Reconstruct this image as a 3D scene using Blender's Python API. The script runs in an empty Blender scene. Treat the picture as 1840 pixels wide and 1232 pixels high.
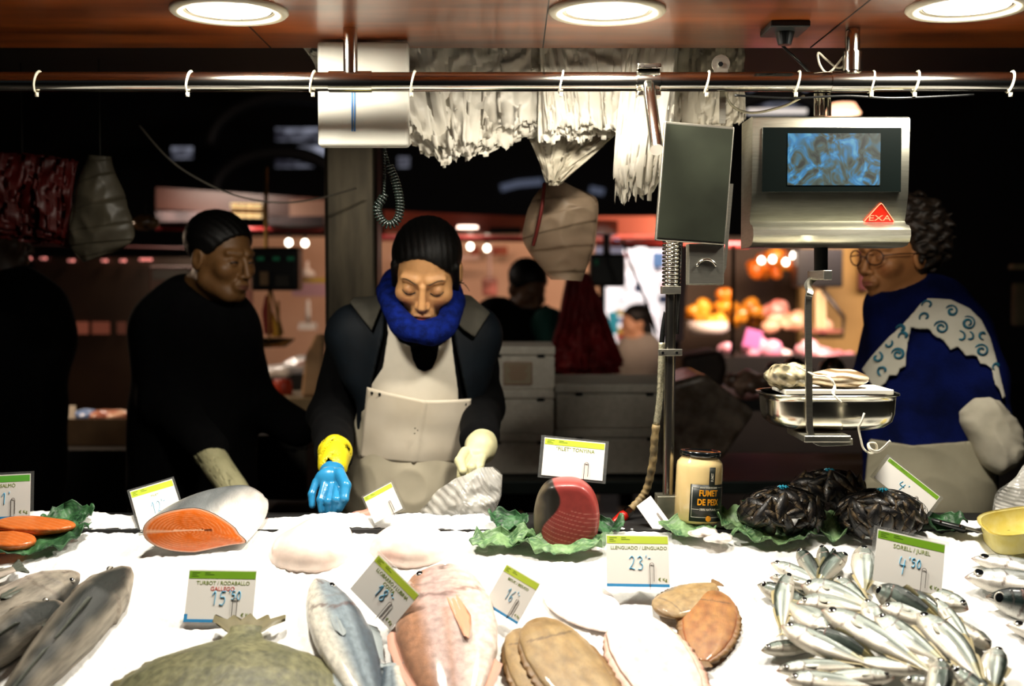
import bpy, math, random
import numpy as np
from mathutils import Vector, Matrix, noise as mnoise
C = bpy.context.scene
COL = C.collection
PI = math.pi
rnd = random.Random(7)

# ---------------------------------------------------------------- camera, world, exposure
F = 2200.0
PITCH = math.radians(2.63)
CAMZ = 1.55
cam_d = bpy.data.cameras.new('camera')
cam = bpy.data.objects.new('camera', cam_d); COL.objects.link(cam)
cam.location = (0, 0, CAMZ)
cam.rotation_euler = (PI/2 - PITCH, 0, 0)
cam_d.sensor_width = 36.0
cam_d.lens = 36.0*F/1840.0
cam_d.clip_start = 0.05; cam_d.clip_end = 100
cam_d.dof.use_dof = True
cam_d.dof.focus_distance = 2.32
cam_d.dof.aperture_fstop = 2.4
C.camera = cam
C.view_settings.view_transform = 'Standard'
C.view_settings.look = 'None'
C.view_settings.gamma = 1.0
C.view_settings.use_curve_mapping = False
C.view_settings.exposure = 0.0
world = bpy.data.worlds.new('world'); C.world = world
world.use_nodes = True
world.node_tree.nodes['Background'].inputs[0].default_value = (0.007, 0.008, 0.009, 1)
world.node_tree.nodes['Background'].inputs[1].default_value = 1.0

CP, SP = math.cos(PITCH), math.sin(PITCH)
def at(px, py, Y):
    """point of the place that lies at depth Y on the sight line of a photo pixel"""
    a, b = (px-920)/F, (616-py)/F
    d = (a, CP + b*SP, -SP + b*CP)
    t = Y/d[1]
    return Vector((a*t, Y, CAMZ + d[2]*t))
SL = 0.355; ICE_Y = 2.36; ICE_Z = 1.10     # sloping bed of ice
NRM = Vector((0, -SL, 1)).normalized()
def ice(px, py, h=0.0):
    a, b = (px-920)/F, (616-py)/F
    d = Vector((a, CP + b*SP, -SP + b*CP))
    p0 = Vector((0, ICE_Y, ICE_Z)) + NRM*h
    t = (p0 - Vector((0, 0, CAMZ))).dot(NRM)/d.dot(NRM)
    return Vector((0, 0, CAMZ)) + d*t
def ice_z(y): return ICE_Z - SL*(ICE_Y-y)

def area(name, loc, target, power, color, size, sizey=None, spread=180):
    l = bpy.data.lights.new(name, 'AREA'); l.energy = power; l.color = color
    l.shape = 'DISK' if sizey is None else 'RECTANGLE'
    l.size = size
    if sizey is not None: l.size_y = sizey
    l.spread = math.radians(spread)
    o = bpy.data.objects.new(name, l); COL.objects.link(o)
    o.location = loc
    o.rotation_euler = (Vector(target)-Vector(loc)).to_track_quat('-Z', 'Y').to_euler()
    return o
CEIL = 2.03
LAMPS = [at(412, 23, 2.15), at(1091, 23, 2.15), at(1737, 31, 2.12)]
LAMP_W = 15
WARM = (1.0, 0.93, 0.80)
for p in LAMPS:
    q = Vector((p.x, p.y, CEIL-0.004))
    area('downlight_beam', q, q+Vector((0, 0, -1)), LAMP_W, WARM, 0.15, spread=180)
# lamps of the neighbouring stalls (their builders stand further down)
PINK = (1.0, 0.50, 0.45); AMB = (1.0, 0.66, 0.36)
area('stall_lamp_light', (-0.3, 6.4, 2.35), (-0.5, 8.5, 1.3), 26, (1.0, .66, .50), 1.6, 0.3)
area('stall_lamp_light', (-1.55, 6.0, 2.1), (-1.6, 6.2, 1.0), 14, (1, .85, .72), 0.5, 0.3)
area('stall_lamp_light', (1.9, 6.3, 1.95), (1.9, 6.7, 1.0), 40, (1, .74, .70), 1.5, 0.4)
area('stall_lamp_light', (1.4, 6.0, 2.0), (1.6, 7.6, 1.4), 26, AMB, 0.8, 0.3)
area('stall_lamp_light', (-1.9, 4.6, 1.75), (-1.75, 4.6, 1.0), 9, (1, .72, .5), 0.3, 0.2)

# ---------------------------------------------------------------- materials
def srgb(h):
    h = h.lstrip('#'); v = [int(h[i:i+2], 16)/255 for i in (0, 2, 4)]
    return tuple((c/12.92 if c <= .04045 else ((c+.055)/1.055)**2.4) for c in v) + (1,)
MATS = {}
def mat(name, c='#808080', c2=None, scale=20, rough=.5, metal=0, bump=0, bscale=60, trans=0, alpha=1, emit=None, es=0,
        coat=0, attr=False, sss=0, tex='noise', lo=.35, hi=.65, stretch=(1, 1, 1), ior=1.45, detail=4, spec=.5, sheen=0, epat=0):
    if name in MATS: return MATS[name]
    m = bpy.data.materials.new(name); m.use_nodes = True
    nt = m.node_tree; N, L = nt.nodes, nt.links
    b = N['Principled BSDF']
    def S(k, v):
        if k in b.inputs: b.inputs[k].default_value = v
    S('Base Color', srgb(c)); S('Roughness', rough); S('Metallic', metal); S('IOR', ior); S('Specular IOR Level', spec)
    S('Transmission Weight', trans); S('Alpha', alpha); S('Coat Weight', coat); S('Coat Roughness', .08); S('Sheen Weight', sheen)
    if sss: S('Subsurface Weight', sss); S('Subsurface Radius', (.02, .01, .006)); S('Subsurface Scale', 1.0)
    tc = N.new('ShaderNodeTexCoord'); mp = N.new('ShaderNodeMapping'); L.new(tc.outputs['Object'], mp.inputs[0])
    mp.inputs['Scale'].default_value = stretch
    def tx(sc, kind):
        if kind == 'wave':
            t = N.new('ShaderNodeTexWave'); t.inputs['Scale'].default_value = sc; t.inputs['Distortion'].default_value = 3
            t.inputs['Detail'].default_value = 3; t.inputs['Detail Scale'].default_value = 1.5; o = t.outputs['Fac']
        elif kind == 'rings':
            t = N.new('ShaderNodeTexWave'); t.wave_type = 'RINGS'; t.inputs['Scale'].default_value = sc; t.inputs['Distortion'].default_value = 2.0
            t.inputs['Detail Scale'].default_value = .8; o = t.outputs['Fac']
        elif kind == 'voronoi':
            t = N.new('ShaderNodeTexVoronoi'); t.inputs['Scale'].default_value = sc; o = t.outputs['Distance']
        else:
            t = N.new('ShaderNodeTexNoise'); t.inputs['Scale'].default_value = sc; t.inputs['Detail'].default_value = detail; o = t.outputs['Fac']
        L.new(mp.outputs[0], t.inputs['Vector']); return o
    colout = None
    if attr:
        a = N.new('ShaderNodeAttribute'); a.attribute_name = 'Col'; colout = a.outputs['Color']
        if c2:   # light mottling over the painted colours of the skin
            r = N.new('ShaderNodeMapRange'); L.new(tx(scale, tex), r.inputs[0]); r.inputs[1].default_value = lo; r.inputs[2].default_value = hi
            r.inputs[3].default_value = 1 - float(c2); r.inputs[4].default_value = 1 + float(c2)
            mx = N.new('ShaderNodeVectorMath'); mx.operation = 'SCALE'; L.new(colout, mx.inputs[0]); L.new(r.outputs[0], mx.inputs['Scale']); colout = mx.outputs[0]
        L.new(colout, b.inputs['Base Color'])
    elif c2:
        r = N.new('ShaderNodeValToRGB'); L.new(tx(scale, tex), r.inputs[0])
        r.color_ramp.elements[0].position = lo; r.color_ramp.elements[1].position = hi
        r.color_ramp.elements[0].color = srgb(c); r.color_ramp.elements[1].color = srgb(c2)
        L.new(r.outputs[0], b.inputs['Base Color'])
    if bump:
        bp = N.new('ShaderNodeBump'); bp.inputs['Strength'].default_value = bump; bp.inputs['Distance'].default_value = .002
        L.new(tx(bscale, 'noise'), bp.inputs['Height']); L.new(bp.outputs[0], b.inputs['Normal'])
    if emit: S('Emission Color', srgb(emit)); S('Emission Strength', es)
    if epat:   # noise breaks the emission colour into patches
        r = N.new('ShaderNodeValToRGB'); L.new(tx(epat, 'noise'), r.inputs[0]); r.color_ramp.elements[0].position = .45; r.color_ramp.elements[1].position = .58
        r.color_ramp.elements[0].color = (.02, .02, .03, 1); r.color_ramp.elements[1].color = srgb(emit); L.new(r.outputs[0], b.inputs['Emission Color'])
    MATS[name] = m
    return m

# ---------------------------------------------------------------- mesh building
def tag(o, label=None, cat=None, group=None, kind=None):
    if label: o['label'] = label
    if cat: o['category'] = cat
    if group: o['group'] = group
    if kind: o['kind'] = kind
    return o
def origin_of(p):
    return Vector(p['_o']) if p is not None and '_o' in p else Vector((0, 0, 0))
def thing(name, label, cat, loc=(0, 0, 0), group=None):
    o = bpy.data.objects.new(name, None); COL.objects.link(o); o.empty_display_size = .05
    o.location = loc; o['_o'] = tuple(loc)
    return tag(o, label, cat, group)
def mkobj(name, me, m, parent, smooth, world):
    if smooth and len(me.polygons): me.polygons.foreach_set('use_smooth', [True]*len(me.polygons))
    for q in (m if isinstance(m, (list, tuple)) else [m]):
        if q is not None: me.materials.append(q)
    o = bpy.data.objects.new(name, me); COL.objects.link(o)
    if parent is not None:
        o.parent = parent
        if world:
            og = origin_of(parent); me.transform(Matrix.Translation(-og)); o['_o'] = tuple(og)
    elif world and len(me.vertices):
        vs = np.empty(len(me.vertices)*3, np.float32); me.vertices.foreach_get('co', vs); vs = vs.reshape(-1, 3)
        lo, hi = vs.min(0), vs.max(0)
        og = Vector(((lo[0]+hi[0])/2, (lo[1]+hi[1])/2, lo[2]))
        me.transform(Matrix.Translation(-og)); o.location = og; o['_o'] = tuple(og)
    return o
class MB:
    def __init__(s): s.v = []; s.f = []; s.m = []; s.c = None
    def add(s, vs, fs, m=0):
        n = len(s.v); s.v += [tuple(v) for v in vs]; s.f += [tuple(i+n for i in f) for f in fs]; s.m += [m]*len(fs); return s
    def box(s, c, size, R=None, m=0):
        hx, hy, hz = size[0]/2, size[1]/2, size[2]/2; c = Vector(c)
        vs = [Vector((x, y, z)) for x in (-hx, hx) for y in (-hy, hy) for z in (-hz, hz)]
        vs = [c + (R @ v if R is not None else v) for v in vs]
        return s.add(vs, [(0, 1, 3, 2), (4, 6, 7, 5), (0, 4, 5, 1), (2, 3, 7, 6), (0, 2, 6, 4), (1, 5, 7, 3)], m)
    def hexa(s, q0, q1, m=0):
        """solid between two quads (same winding)"""
        return s.add(list(q0)+list(q1), [(3, 2, 1, 0), (4, 5, 6, 7), (0, 1, 5, 4), (1, 2, 6, 5), (2, 3, 7, 6), (3, 0, 4, 7)], m)
    def tube(s, pts, r, n=12, closed=False, m=0, flat=None):
        pts = [Vector(p) for p in pts]; rs = r if isinstance(r, (list, tuple)) else [r]*len(pts)
        N_ = len(pts); base = len(s.v); prev = None
        for i, p in enumerate(pts):
            if closed: t = pts[(i+1) % N_]-pts[i-1]
            else: t = pts[min(i+1, N_-1)]-pts[max(i-1, 0)]
            t = t.normalized() if t.length > 1e-9 else Vector((0, 0, 1))
            if prev is None:
                a = Vector((0, 0, 1)) if abs(t.z) < .9 else Vector((1, 0, 0)); u = t.cross(a).normalized()
            else: u = (prev - t*prev.dot(t)).normalized()
            prev = u; w = t.cross(u)
            for j in range(n):
                an = 2*PI*j/n; k = 1 if flat is None else flat
                s.v.append(tuple(p + u*math.cos(an)*rs[i] + w*math.sin(an)*rs[i]*k))
        K = N_ if closed else N_-1
        for i in range(K):
            a0 = base+i*n; b0 = base+((i+1) % N_)*n
            for j in range(n):
                s.f.append((a0+j, a0+(j+1) % n, b0+(j+1) % n, b0+j)); s.m.append(m)
        if not closed:
            s.f.append(tuple(base+j for j in reversed(range(n)))); s.m.append(m)
            s.f.append(tuple(base+(N_-1)*n+j for j in range(n))); s.m.append(m)
        return s
    def cyl(s, a, b, r, r2=None, n=24, m=0): return s.tube([a, b], [r, r if r2 is None else r2], n, m=m)
    def lathe(s, prof, c=(0, 0, 0), n=40, sx=1, sy=1, R=None, m=0):
        base = len(s.v); c = Vector(c)
        for r, z in prof:
            for j in range(n):
                a = 2*PI*j/n; v = Vector((r*math.cos(a)*sx, r*math.sin(a)*sy, z))
                s.v.append(tuple(c + (R @ v if R is not None else v)))
        for i in range(len(prof)-1):
            for j in range(n):
                s.f.append((base+i*n+j, base+i*n+(j+1) % n, base+(i+1)*n+(j+1) % n, base+(i+1)*n+j)); s.m.append(m)
        return s
    def loft(s, rings, cap=True, m=0, closed=False):
        base = len(s.v); n = len(rings[0])
        for r in rings: s.v += [tuple(p) for p in r]
        for i in range(len(rings)-1 + (1 if closed else 0)):
            i2 = (i+1) % len(rings)
            for j in range(n):
                s.f.append((base+i*n+j, base+i*n+(j+1) % n, base+i2*n+(j+1) % n, base+i2*n+j)); s.m.append(m)
        if cap and not closed:
            s.f.append(tuple(base+j for j in reversed(range(n)))); s.m.append(m)
            s.f.append(tuple(base+(len(rings)-1)*n+j for j in range(n))); s.m.append(m)
        return s
    def grid(s, fn, nu, nv, m=0):
        base = len(s.v)
        for i in range(nu+1):
            for j in range(nv+1): s.v.append(tuple(fn(i/nu, j/nv)))
        for i in range(nu):
            for j in range(nv):
                a = base+i*(nv+1)+j; s.f.append((a, a+nv+1, a+nv+2, a+1)); s.m.append(m)
        return s
    def prism(s, poly, o, u, v, n, d, m=0):
        """2D outline extruded by d along n"""
        o, u, v, n = Vector(o), Vector(u), Vector(v), Vector(n)
        A = [o+u*x+v*y for x, y in poly]; B = [p+n*d for p in A]; K = len(poly)
        return s.add(A+B, [tuple(reversed(range(K))), tuple(range(K, 2*K))] + [(i, (i+1) % K, (i+1) % K+K, i+K) for i in range(K)], m)
    def build(s, name, m, parent=None, smooth=False, world=True, bevel=0, solid=0, sub=0, cols=None, angle=None):
        me = bpy.data.meshes.new(name); me.from_pydata(s.v, [], s.f); me.update()
        if any(s.m): me.polygons.foreach_set('material_index', s.m)
        if cols is not None:
            at_ = me.color_attributes.new('Col', 'FLOAT_COLOR', 'POINT')
            at_.data.foreach_set('color', [x for c in cols for x in (c[0], c[1], c[2], 1)])
        o = mkobj(name, me, m, parent, smooth, world)
        if solid: q = o.modifiers.new('solid', 'SOLIDIFY'); q.thickness = solid; q.offset = 0
        if bevel: q = o.modifiers.new('bevel', 'BEVEL'); q.width = bevel; q.segments = 3; q.limit_method = 'ANGLE'; q.harden_normals = False
        if sub: q = o.modifiers.new('sub', 'SUBSURF'); q.levels = sub; q.render_levels = sub
        if angle: me.set_sharp_from_angle(angle=math.radians(angle))
        return o
def curve_pts(ctrl, k=8, closed=False):
    """Catmull-Rom through control points"""
    P = [Vector(p) for p in ctrl]; n = len(P); out = []
    for i in range(n if closed else n-1):
        g = (lambda j: P[j % n]) if closed else (lambda j: P[max(0, min(n-1, j))])
        a, b, c, d = g(i-1), g(i), g(i+1), g(i+2)
        for q in range(k):
            t = q/k
            out.append(.5*((2*b)+(-a+c)*t+(2*a-5*b+4*c-d)*t*t+(-a+3*b-3*c+d)*t**3))
    if not closed: out.append(P[-1])
    return out
def interp(xs, ys, x): return float(np.interp(x, xs, ys))
def basis(x, z):
    x = Vector(x).normalized(); z = Vector(z); z = (z - x*z.dot(x)).normalized(); y = z.cross(x)
    return Matrix((x, y, z)).transposed()
def place(o, loc, R=None, sc=(1, 1, 1)):
    M = Matrix.Translation(Vector(loc)) @ (R.to_4x4() if R is not None else Matrix.Identity(4)) @ Matrix.Diagonal((sc[0], sc[1], sc[2], 1))
    o.matrix_world = M; return o
def copy_tree(o, parent=None):
    c = o.copy(); COL.objects.link(c); c.parent = parent
    for ch in KIDS.get(o.name, []): 
        k = copy_tree(ch, c); KIDS.setdefault(c.name, []).append(k)
    return c
KIDS = {}
def kids_index():
    KIDS.clear()
    for o in COL.objects:
        if o.parent is not None: KIDS.setdefault(o.parent.name, []).append(o)

# ---------------------------------------------------------------- implicit surfaces (for bodies, clothes, seafood)
def smin(a, b, k): 
    h = np.clip(.5+.5*(b-a)/k, 0, 1); return b*(1-h)+a*h-k*h*(1-h)
def smax(a, b, k): return -smin(-a, -b, k)
def seg(P, a, b, ra, rb=None):
    rb = ra if rb is None else rb
    a = np.array(a, np.float32); d = np.array(b, np.float32)-a
    q = [P[i]-a[i] for i in range(3)]
    h = np.clip((q[0]*d[0]+q[1]*d[1]+q[2]*d[2])/max(float((d*d).sum()), 1e-9), 0, 1)
    return np.sqrt((q[0]-d[0]*h)**2+(q[1]-d[1]*h)**2+(q[2]-d[2]*h)**2) - (ra+(rb-ra)*h)
def ell(P, c, r, R=None):
    q = [P[i]-c[i] for i in range(3)]
    if R is not None: q = [R[0][i]*q[0]+R[1][i]*q[1]+R[2][i]*q[2] for i in range(3)]
    k0 = np.sqrt((q[0]/r[0])**2+(q[1]/r[1])**2+(q[2]/r[2])**2)
    k1 = np.sqrt((q[0]/r[0]**2)**2+(q[1]/r[1]**2)**2+(q[2]/r[2]**2)**2)
    return k0*(k0-1)/np.maximum(k1, 1e-6)
def chain(P, pts, rs, k=.02):
    f = None
    for i in range(len(pts)-1):
        g = seg(P, pts[i], pts[i+1], rs[i], rs[i+1]); f = g if f is None else smin(f, g, k)
    return f
def poly_sdf(x, z, poly):
    d = np.full(x.shape, 1e9, np.float32); s = np.ones(x.shape, np.float32); n = len(poly)
    for i in range(n):
        ax, az = poly[i]; bx, bz = poly[i-1]
        ex, ez = bx-ax, bz-az; wx, wz = x-ax, z-az
        h = np.clip((wx*ex+wz*ez)/(ex*ex+ez*ez+1e-12), 0, 1)
        d = np.minimum(d, (wx-ex*h)**2+(wz-ez*h)**2)
        c1 = z >= az; c2 = z < bz; c3 = ex*wz > ez*wx
        s = np.where((c1 & c2 & c3) | (~c1 & ~c2 & ~c3), -s, s)
    return s*np.sqrt(d)
def snet(fn, lo, hi, res):
    ax = [np.arange(lo[i], hi[i]+res*1.01, res, dtype=np.float32) for i in range(3)]
    P = np.meshgrid(*ax, indexing='ij')
    Fv = fn(P).astype(np.float32)
    for s_ in (np.s_[0], np.s_[-1]): Fv[s_] = 1; Fv[:, s_] = 1; Fv[:, :, s_] = 1
    S = Fv < 0
    nx, ny, nz = [d-1 for d in Fv.shape]
    cs = [(i, j, k) for i in (0, 1) for j in (0, 1) for k in (0, 1)]
    sub = lambda A, c: A[c[0]:c[0]+nx, c[1]:c[1]+ny, c[2]:c[2]+nz]
    cnt = sum(sub(S, c).astype(np.int8) for c in cs)
    act = (cnt > 0) & (cnt < 8)
    idx = np.full(act.shape, -1, np.int32); I = np.argwhere(act); idx[act] = np.arange(len(I))
    acc = np.zeros((len(I), 3), np.float32); w = np.zeros(len(I), np.float32)
    for a in cs:
        for ax_ in range(3):
            if a[ax_]: continue
            b = list(a); b[ax_] = 1; b = tuple(b)
            fa = sub(Fv, a)[act]; fb = sub(Fv, b)[act]; m = (fa < 0) != (fb < 0)
            t = np.where(m, fa/np.where(m, fa-fb, 1), 0)
            p = np.array(a, np.float32)[None, :].repeat(len(I), 0); p[:, ax_] += t
            acc[m] += p[m]; w[m] += 1
    V = (I+acc/w[:, None])*res+np.array([ax[0][0], ax[1][0], ax[2][0]])
    faces = []
    for ax_ in range(3):
        A = [slice(None)]*3; B = [slice(None)]*3
        A[ax_] = slice(0, -1); B[ax_] = slice(1, None)
        ch = S[tuple(A)] != S[tuple(B)]
        E = np.argwhere(ch); inside = S[tuple(A)][ch]
        u, v = [(1, 2), (2, 0), (0, 1)][ax_]
        def at_(du, dv):
            q = E.copy(); q[:, u] -= du; q[:, v] -= dv; return q
        ok = (E[:, u] > 0) & (E[:, v] > 0) & (E[:, u] < idx.shape[u]) & (E[:, v] < idx.shape[v])
        E = E[ok]; inside = inside[ok]
        q = [idx[tuple(at_(*d).T)] for d in ((1, 1), (0, 1), (0, 0), (1, 0))]
        Q = np.stack(q, 1); Q[~inside] = Q[~inside][:, ::-1]
        faces.append(Q[(Q >= 0).all(1)])
    return V, np.concatenate(faces)
def sdfobj(name, fn, lo, hi, res, m, parent=None, color=None, world=True, smooth_it=0):
    V, Fc = snet(fn, lo, hi, res)
    me = bpy.data.meshes.new(name)
    me.vertices.add(len(V)); me.vertices.foreach_set('co', V.astype(np.float32).ravel())
    me.loops.add(len(Fc)*4); me.loops.foreach_set('vertex_index', Fc.astype(np.int32).ravel())
    me.polygons.add(len(Fc)); me.polygons.foreach_set('loop_start', np.arange(len(Fc), dtype=np.int32)*4)
    me.update(calc_edges=True); me.validate()
    if color is not None:
        cc = np.ones((len(V), 4), np.float32); cc[:, :3] = color(V)
        a = me.color_attributes.new('Col', 'FLOAT_COLOR', 'POINT'); a.data.foreach_set('color', cc.ravel())
    o = mkobj(name, me, m, parent, True, world)
    if smooth_it:
        q = o.modifiers.new('smooth', 'SMOOTH'); q.iterations = smooth_it; q.factor = .5
    return o
def bb(pts, pad):
    a = np.array([tuple(p) for p in pts]); return a.min(0)-pad, a.max(0)+pad
def noise3(V, sc, seed=0):
    r = np.random.RandomState(seed); out = 0
    for _ in range(7):
        k = r.normal(size=3)*sc; out = out + np.sin(V[..., 0]*k[0]+V[..., 1]*k[1]+V[..., 2]*k[2]+r.rand()*6.28)
    return out/7
def lerp3(a, b, t): t = np.asarray(t)[..., None]; return np.array(a)*(1-t)+np.array(b)*t
def rgb(h): return np.array(srgb(h)[:3])

def text_mesh(body, size, depth=0.0002, bold=False, shear=0, align='CENTER'):
    cu = bpy.data.curves.new('t', 'FONT'); cu.body = body; cu.size = size; cu.align_x = align; cu.align_y = 'CENTER'
    cu.extrude = depth; cu.shear = shear; cu.resolution_u = 3
    if bold: cu.offset = size*.025
    o = bpy.data.objects.new('t', cu); COL.objects.link(o)
    bpy.context.view_layer.update()
    me = bpy.data.meshes.new_from_object(o.evaluated_get(bpy.context.evaluated_depsgraph_get()))
    bpy.data.objects.remove(o); return me
def text_obj(name, body, size, m, parent, loc, R=None, sx=1, sy=1, **k):
    me = text_mesh(body, size, **k); me.materials.clear(); me.materials.append(m)
    o = bpy.data.objects.new(name, me); COL.objects.link(o); o.parent = parent
    o.matrix_local = Matrix.Translation(Vector(loc)) @ (R.to_4x4() if R is not None else Matrix.Identity(4)) @ Matrix.Diagonal((sx, sy, 1, 1))
    return o
# ================================================================ the setting
M_steel = mat('brushed_steel', '#c4c1b4', '#b4b1a5', 40, rough=.36, metal=1, stretch=(1, 1, 12))
M_chrome = mat('chrome', '#d0cdc4', rough=.13, metal=1)
M_white = mat('white_plastic', '#d9d6cc', rough=.45)
M_black = mat('black_plastic', '#0b0c0c', rough=.35)
M_dark = mat('dark_paint', '#0d0d0e', '#151413', 5, rough=.6)
M_floor = mat('wet_concrete', '#1c1b19', '#2a2825', 6, rough=.35, bump=.3)
M_wood = mat('lacquered_wood', '#4d1d09', '#9c4f1a', 2.6, rough=.34, coat=.18, spec=.5, stretch=(.8, 5, 5), lo=.3, hi=.7, detail=8)
def struct(name, mb, m, **k):
    o = mb.build(name, m, **k); o['kind'] = 'structure'; return o
struct('floor', MB().box((0, 8, -.05), (30, 24, .1)), M_floor)
struct('ceiling_canopy', MB().box((0, 1.79, CEIL+.03), (5.0, 1.4, .06)), M_wood)
# seams between the canopy boards, where the photo shows them
mbs_ = MB()
for x in (-1.08, -.485, .062, .60, 1.18): mbs_.box((x, 1.79, CEIL-.0006), (.0022, 1.39, .0012))
struct('trim_2', mbs_, M_dark)
M_hall = mat('hall_dark', '#07080b', '#0a0b0e', 2, rough=.8)
struct('wall_back', MB().box((0, 19.9, 3), (30, .2, 6.4)), M_hall)
struct('wall_left', MB().box((-14.9, 8, 3), (.2, 24, 6.4)), M_hall)
struct('wall_right', MB().box((14.9, 8, 3), (.2, 24, 6.4)), M_hall)
struct('ceiling_hall', MB().box((0, 8, 6.3), (30, 24, .2)), M_hall)

struct('trim_1', MB().box((0, 2.90, 2.14), (5.0, .80, .06)), M_dark)
# steel pillar behind the saleswoman
M_pillar = mat('pillar_steel', '#4c4538', '#38332a', 8, rough=.38, metal=.85, stretch=(4, 4, .6))
p0, p1 = at(582, 500, 3.42), at(677, 500, 3.42)
struct('pillar', MB().box(((p0.x+p1.x)/2, 3.50, 3.1), (p1.x-p0.x, .14, 6.2)), M_pillar, bevel=.012)

# ---------------------------------------------------------------- the counter and its bed of ice
cnt = thing('fish_counter', 'long steel fish counter carrying the sloping bed of crushed ice', 'counter', (0, 2.0, 0))
MB().hexa([(-1.6, 1.45, .72), (1.6, 1.45, .72), (1.6, 2.32, ice_z(2.32)-.055), (-1.6, 2.32, ice_z(2.32)-.055)],
          [(-1.6, 1.45, .755), (1.6, 1.45, .755), (1.6, 2.32, ice_z(2.32)-.03), (-1.6, 2.32, ice_z(2.32)-.03)]).build('tray', M_steel, cnt)
MB().box((0, 1.95, .36), (3.2, .9, .72)).build('body', M_dark, cnt)
lz = at(1197, 941, 2.38).z
MB().box((0, 2.40, (lz+.72)/2), (3.2, .16, lz-.72)).build('rear_ledge', M_dark, cnt)

M_ice = mat('crushed_ice', '#f4f4f2', rough=.35, bump=.6, bscale=160, sss=.0)
def ice_mesh():
    nx, ny = 420, 150
    xs = np.linspace(-1.15, 1.25, nx); u = np.linspace(0, 1, ny)
    U, X = np.meshgrid(u, xs, indexing='ij')
    edge = 2.405 + .018*np.sin(X*5+1)+.010*np.sin(X*13)+.006*np.sin(X*37+2) - .072*(1/(1+np.exp(-(X+.035)*90)))*(1/(1+np.exp((X-.305)*90)))
    Y = 1.55 + (edge-1.55)*U
    V = np.stack([X, Y, X*0], -1)
    n = noise3(V, 18, 1)*.006+noise3(V, 60, 2)*.004+noise3(V, 190, 3)*.0022+noise3(V, 420, 5)*.0012
    n += np.random.RandomState(3).normal(size=X.shape)*.0008
    Z = ICE_Z-SL*(ICE_Y-Y)-.006+n
    drop = np.clip((U-.985)/.015, 0, 1); Z = Z-drop*.03
    mb = MB(); mb.v = [tuple(p) for p in np.stack([X, Y, Z], -1).reshape(-1, 3)]
    for i in range(ny-1):
        for j in range(nx-1):
            a = i*nx+j; mb.f.append((a, a+1, a+nx+1, a+nx)); mb.m.append(0)
    base = len(mb.v)  # underside skirt, so that the bed has a body
    for j in range(nx): mb.v.append((xs[j], float(edge[-1, j]), ice_z(2.4)-.05))
    for j in range(nx-1): mb.f.append(((ny-1)*nx+j, (ny-1)*nx+j+1, base+j+1, base+j)); mb.m.append(0)
    o = mb.build('crushed_ice', M_ice, smooth=True)
    tag(o, 'bed of white crushed ice spread over the sloping counter', 'ice', kind='stuff')
ice_mesh()
# work board on the sellers' side
MB().box((0, 2.60, 1.03), (3.0, .24, .03)).build('work_shelf', M_dark).name
tag(bpy.data.objects['work_shelf'], 'dark work shelf running behind the ice on the sellers side', 'shelf')
bpy.data.objects['work_shelf'].name = 'work_shelf'
MB()
for sx in (-1.4, 1.4): MB().box((sx, 2.60, .507), (.06, .2, 1.014)).build('leg', M_dark, bpy.data.objects['work_shelf'])

# ---------------------------------------------------------------- lamps in the canopy
M_cream = mat('cream_enamel', '#e4dcc4', rough=.4)
M_glow = mat('lamp_glass', '#ffffff', emit='#fff6e2', es=9)
M_refl = mat('lamp_reflector', '#e8e6df', rough=.18, metal=1)
lab = ['round recessed ceiling downlight above the TURBOT card, nearest the white hanging case',
       'round recessed ceiling downlight above the coil of white bags and the rail bracket',
       'round recessed ceiling downlight above the scale, at the far right of the canopy']
lab = ['round recessed downlight in the wooden canopy over the man in black',
       'round recessed downlight in the wooden canopy over the tuna block',
       'round recessed downlight in the wooden canopy over the woman with glasses']
for p, l in zip(LAMPS, lab):
    t = thing('ceiling_downlight', l, 'lamp', (p.x, p.y, CEIL), 'downlights in the canopy')
    t.location = (p.x, p.y, CEIL)
    o = MB().lathe([(.077, .0), (.080, -.007), (.098, -.008), (.102, -.004), (.101, .0)], n=64).build('rim', M_cream, t, smooth=True, world=False)
    o = MB().lathe([(.077, -.001), (.070, -.001), (.070, .0), (.077, .0)], n=48).build('reflector', M_refl, t, smooth=True, world=False)
    o = MB().lathe([(0.0001, -.0025), (.045, -.0022), (.071, -.001)], n=48).build('diffuser', M_glow, t, smooth=True, world=False)

# ---------------------------------------------------------------- the rail
ry = 2.30
rz = at(920, 147, ry).z
rr = at(0, 130, ry).z - at(0, 165, ry).z; rr = rr/2
rail = thing('hanging_rail', 'long polished steel rail running across under the canopy', 'rail', (0, ry, rz))
MB().cyl((-1.5, ry, rz), (1.5, ry, rz), rr, n=40).build('pipe', M_chrome, rail, smooth=True, angle=40)
for px in (630, 1531):
    x = at(px, 140, ry).x
    MB().cyl((x, ry, rz), (x, ry, CEIL), .0135, n=28).build('post', M_chrome, rail, smooth=True, angle=40)
    MB().cyl((x-.040, ry, rz), (x+.040, ry, rz), rr+.002, n=40).build('coupling_sleeve', M_chrome, rail, smooth=True, angle=40)
x = at(1531, 140, ry).x
MB().cyl((x, ry, rz+.02), (x, ry, rz+.055), .0175, n=28).build('post_collar', M_chrome, rail, smooth=True, angle=40)
M_tie = mat('cable_tie', '#dcd6c0', rough=.5)
for px in (68, 340, 562, 742, 1008, 1270, 1432, 1565, 1645, 1815):
    x = at(px, 147, ry).x; mb = MB()
    mb.tube([(x+.004*math.sin(a), ry+(rr+.0016)*math.cos(a), rz+(rr+.0016)*math.sin(a)) for a in np.linspace(0, 2*PI, 25)[:-1]], .002, 6, closed=True)
    mb.box((x+rnd.uniform(-.003, .003), ry-.004, rz-rr-.006), (.006, .006, .008))
    tag(mb.build('cable_tie', M_tie, smooth=True), 'pale plastic cable tie looped round the steel rail', 'cable tie', 'cable ties round the rail')

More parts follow.
